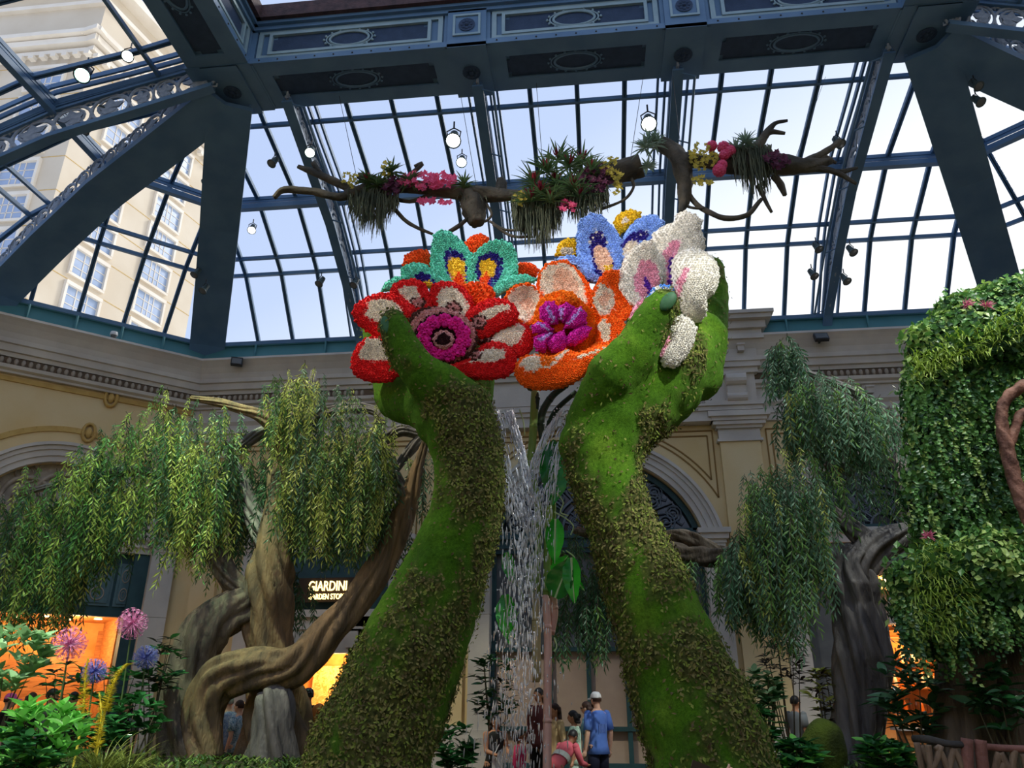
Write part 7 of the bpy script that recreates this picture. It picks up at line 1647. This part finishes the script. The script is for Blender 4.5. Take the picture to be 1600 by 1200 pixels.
    if hat:
        hc = MB(); prof = [(.001, .068), (.02, .067), (.036, .058), (.048, .038), (.053, .016), (.054, .006), (.048, .006)]; mt = Matrix.Translation(HD(0, -.005, .012)) @ hm.to_4x4() @ Matrix.Diagonal((H, H * 1.18, H, 1)); hc.lathe(prof, 16, mt)
        hat_o = hc.build('cap', hat, t, smooth=True); br = MB(); vs = []; n = 10
        for k in range(n + 1): th = PI * k / n; vs += [HD(.05 * math.cos(th), -.004 + .058 * math.sin(th), .022), HD(.052 * math.cos(th), .02 + .092 * math.sin(th), .012 - .01 * abs(math.cos(th)))]
        br._add([v + Vector((0, 0, .006)) for v in vs] + vs, [(2 * k, 2 * k + 1, 2 * k + 3, 2 * k + 2) for k in range(n)] + [(2 * n + 2 + 2 * k, 2 * n + 4 + 2 * k, 2 * n + 5 + 2 * k, 2 * n + 3 + 2 * k) for k in range(n)]); br.build('brim', hat, hat_o)
    # clothes
    c = MB(); lv = [(-.07 if not tuck else -.01,   .110, .086, -.002)] + [q for q in tl[1:7]]; lv = [(h, rx + .010, ry + .012, fo) for h, rx, ry, fo in lv]; lv[-1] = (.322, .052, .046, 0); ringtorso(c, lv)
    if sleeve > 0:
        for (S0, E, Wr) in armpts:
            if sleeve <= .6: end = S0.lerp(E, sleeve * 1.5); pts, rad = [S0, S0.lerp(end, .5), end], [.039, .041, .042]
            else: pts, rad = [S0, S0.lerp(E, .5), E, E.lerp(Wr, .92)], [.039, .037, .033, .026]
            c.ell(LOC(S0), (.039 * H,) * 3, None, 12, 8); c.tube([LOC(p) for p in pts], [q * H for q in rad], 12)
    c.build('shirt', shirt, t, smooth=True)
    p_ = MB()
    for Hp, Kn, An in legs:
        if long_pants: pts, rad = [Hp + Vector((0, 0, .01)), Hp.lerp(Kn, .5), Kn, Kn.lerp(An, .4), An + Vector((0, 0, .0))], [.055, .055, .045, .042, .034]
        else: pts, rad = [Hp + Vector((0, 0, .01)), Hp.lerp(Kn, .5), Hp.lerp(Kn, .98)], [.056, .060, .060]
        p_.tube([LOC(q) for q in pts], [q * H for q in rad], 14)
    ringtorso(p_, [(-.075, .085, .07, -.003), (-.03, .101, .074, -.004), (.01, .100, .073, -.004), (.04, .092, .066, 0)]); p_.build('trousers' if long_pants else 'shorts', pants, t, smooth=True)
    for Hp, Kn, An in legs: s_ = MB(); s_.capsules([LOC(An + Vector((0, -.015, -.022))), LOC(An + Vector((0, .05, -.028))), LOC(An + Vector((0, .09, -.03)))], [.026 * H, .025 * H, .017 * H], 10); s_.build('shoe', 'shoe', t, smooth=True)
    if extra: extra(t, LOC, B, armpts, H, HD)
    return t
def phone(hand='r'):
    def f(t, LOC, B, ap, H, HD):
        S0, E, Wr = ap[1]; c = LOC(Wr + (Wr - E).normalized() * .05 + Vector((-.03, .01, .01))); m = MB(); y = (LOC((0, 1, 0)) - LOC((0, 0, 0))).normalized(); x = y.cross(Vector((0, 0, 1))); mt = frame((0, 0, 0), x, y, (0, 0, 1)).to_3x3(); m.box(c, (.15, .012, .08), mt)
        o = m.build('phone', 'phone', None, org=c); tag(o, 'phone held up by ' + t['label'].split(' with ')[0].split(',')[0], 'phone')
    return f
navy, black_c = cloth('navy_cloth', (34, 38, 58)), cloth('black_cloth', (26, 26, 30))
def print_back(t, LOC, B, ap, H, HD):
    m = MB()
    for i in range(6): p = LOC(B(-.045 + i * .018, -.078, .20)); q = LOC(B(-.045 + i * .018, -.075, .12)); m.bar(p, q, .012, .004, LOC((0, 1, 0)) - LOC((0, 0, 0)))
    tag(m.build('faded_print', cloth('faded_blue', (120, 150, 214)), t), kind='stuff')
person('man in blue T-shirt and white mesh cap seen from behind, near the window', 932, 1083, 14.4, -40, 'light', cloth('blue_shirt', (88, 124, 206), (96, 134, 214)), navy, 'brown', 'short', hat='white_ceramic', sleeve=.55, beard=True, extra=print_back, long_pants=False)
person('woman with brown hair and glasses beyond the man in the blue T-shirt', 918, 1097, 15.0, -75, 'light', cloth('teal_top', (130, 180, 190)), cloth('white_trousers', (226, 222, 214)), 'brown', 'bob', female=True, glasses=True)
person('girl in pale green T-shirt with black hair in a bun, facing left', 897, 1111, 14.0, -85, 'tan', cloth('mint_shirt', (196, 226, 200)), cloth('mint_skirt', (190, 214, 196)), 'black', 'bun', female=True)
def strap(t, LOC, B, ap, H, HD):
    m = MB(); m.tube([LOC(B(.09, .02, .30)), LOC(B(.05, -.08, .2)), LOC(B(-.02, -.085, .1)), LOC(B(-.1, -.06, .02))], .012, 6); m.build('bag_strap', 'phone', t)
person('woman in beige top with long dark hair behind the pink stem', 868, 1100, 14.2, -120, 'tan', cloth('beige_top', (206, 178, 130)), black_c, 'brown', 'long', female=True, sleeve=.8, extra=strap)
person('woman in maroon top with black hair left of the pink stem', 843, 1076, 15.4, -150, 'tan', cloth('maroon_top', (96, 52, 54)), black_c, 'black', 'long', female=True, sleeve=.8)
def stripe(t, LOC, B, ap, H, HD):
    m = MB(); n = 18; vs = []
    for h in (.10, .16):
        for k in range(n): th = 2 * PI * k / n; vs.append(LOC(B(.112 * math.cos(th), .082 * math.sin(th), h)))
    m._add(vs, [(k, (k + 1) % n, n + (k + 1) % n, n + k) for k in range(n)]); m.build('white_stripe', cloth('white_cloth', (222, 226, 216)), t)
person('child in rose pink shirt with a white stripe bending over at the stem', 866, 1142, 12.6, 40, 'brown', cloth('rose_shirt', (206, 96, 108)), cloth('rose_trousers', (196, 90, 100)), 'black', 'short', arms=(('down',), ('front',)), lean=.85, height=1.36, extra=stripe, sleeve=.8)
def handbag(t, LOC, B, ap, H, HD):
    m = MB(); c = LOC(B(.02, .15, .02)); m.box(c, (.16, .08, .2)); m.tube([c + Vector((-.06, 0, .1)), LOC(B(-.08, .04, .28))], .01, 5); o = m.build('handbag', 'white_ceramic', t)
person('woman in black tank top with white crossbody bag left of the waterfall', 772, 1117, 12.9, 150, 'tan', cloth('dark_top', (44, 46, 46)), black_c, 'black', 'bob', arms=(('front',), ('front',)), sleeve=0, female=True, lean=.12, extra=handbag)
person('child in magenta shirt crouching behind the falling water', 812, 1158, 12.4, 100, 'brown', cloth('magenta_shirt', (190, 50, 96)), black_c, 'black', 'bun', female=True, height=1.2, sleeve=.8)
def backpack(t, LOC, B, ap, H, HD):
    m = MB(); m.ell(LOC(B(0, -.13, .2)), (.17, .13, .26), None, 14, 10); o = m.build('backpack', cloth('orange_bag', (200, 120, 60)), t, smooth=True); m = MB()
    for s in (-1, 1): m.tube([LOC(B(s * .07, -.08, .31)), LOC(B(s * .085, .06, .29)), LOC(B(s * .09, .08, .2)), LOC(B(s * .09, -.04, .1))], .018, 6); 
    m.build('bag_strap', 'phone', t)
person('man in black with black cap and orange backpack before the lit doorway', 484, 1077, 15.4, -80, 'tan', black_c, black_c, 'black', 'short', hat='phone', extra=backpack, sleeve=.5)
person('grey haired man in pale blue shirt between the tree roots', 360, 1088, 15.2, -70, 'light', cloth('pale_blue', (190, 204, 214), (120, 150, 190), 30), black_c, 'grey', 'short')
person('dark haired person in patterned blue shirt between the tree roots, right of the pair', 377, 1095, 15.0, -80, 'light', cloth('pattern_blue', (196, 214, 220), (84, 130, 160), 34), cloth('teal_trousers', (60, 104, 112)), 'brown', 'short')
person('seated person in red shirt with pale cap below the tree roots', 322, 1127, 14.6, 150, 'brown', cloth('red_shirt', (190, 70, 80)), black_c, 'black', 'short', hat='white_ceramic', arms=(('front',), ('front',)), height=1.25)
person('man in grey T-shirt seen from behind in the right garden', 1240, 1088, 16.5, 60, 'tan', cloth('grey_shirt', (120, 126, 128)), black_c, 'black', 'short')
person('person in pink cap with raised phone at the far left edge', 16, 1085, 14.4, 60, 'light', black_c, black_c, 'brown', 'short', hat=cloth('pink_cap', (232, 110, 180)), arms=(('down',), ('raise',)), sleeve=.8, extra=phone())
person('person with dark reddish hair right of the pink cap', 51, 1083, 14.8, -10, 'tan', black_c, black_c, 'brown', 'bob', female=True)
person('person in grey shirt with both hands raised to a phone', 82, 1077, 14.5, 70, 'tan', cloth('grey_top', (120, 130, 132)), black_c, 'black', 'short', arms=(('raise',), ('raise',)), extra=phone())
person('person in black with sunglasses facing the camera behind the foxtail lilies', 118, 1082, 14.4, 170, 'tan', black_c, black_c, 'black', 'short', glasses=True)
person('small person in grey top facing the camera beside the dark shrubs at left', 201, 1096, 14.6, 175, 'tan', cloth('grey_green_top', (96, 104, 100)), black_c, 'black', 'bob', female=True)
# visitor just below the frame with raised fingertips and a phone
vp = at(1122, 1190, 3.0)
def vphone(t, LOC, B, ap, H, HD):
    c = at(1090, 1216, 3.0); m = MB(); m.box(c, (.06, .012, .10), Matrix.Rotation(.35, 3, 'Y')); o = m.build('phone', 'phone', None, org=c); tag(o, 'dark phone corner rising at the bottom edge near the right forearm', 'phone')
person('child visitor at the bottom edge with raised fingertips in front of the right forearm', 1092, 1290, 2.95, 0, 'light', cloth('child_shirt', (110, 120, 140)), black_c, 'brown', 'short', arms=(('front',), ('up',)), height=1.165, extra=vphone)
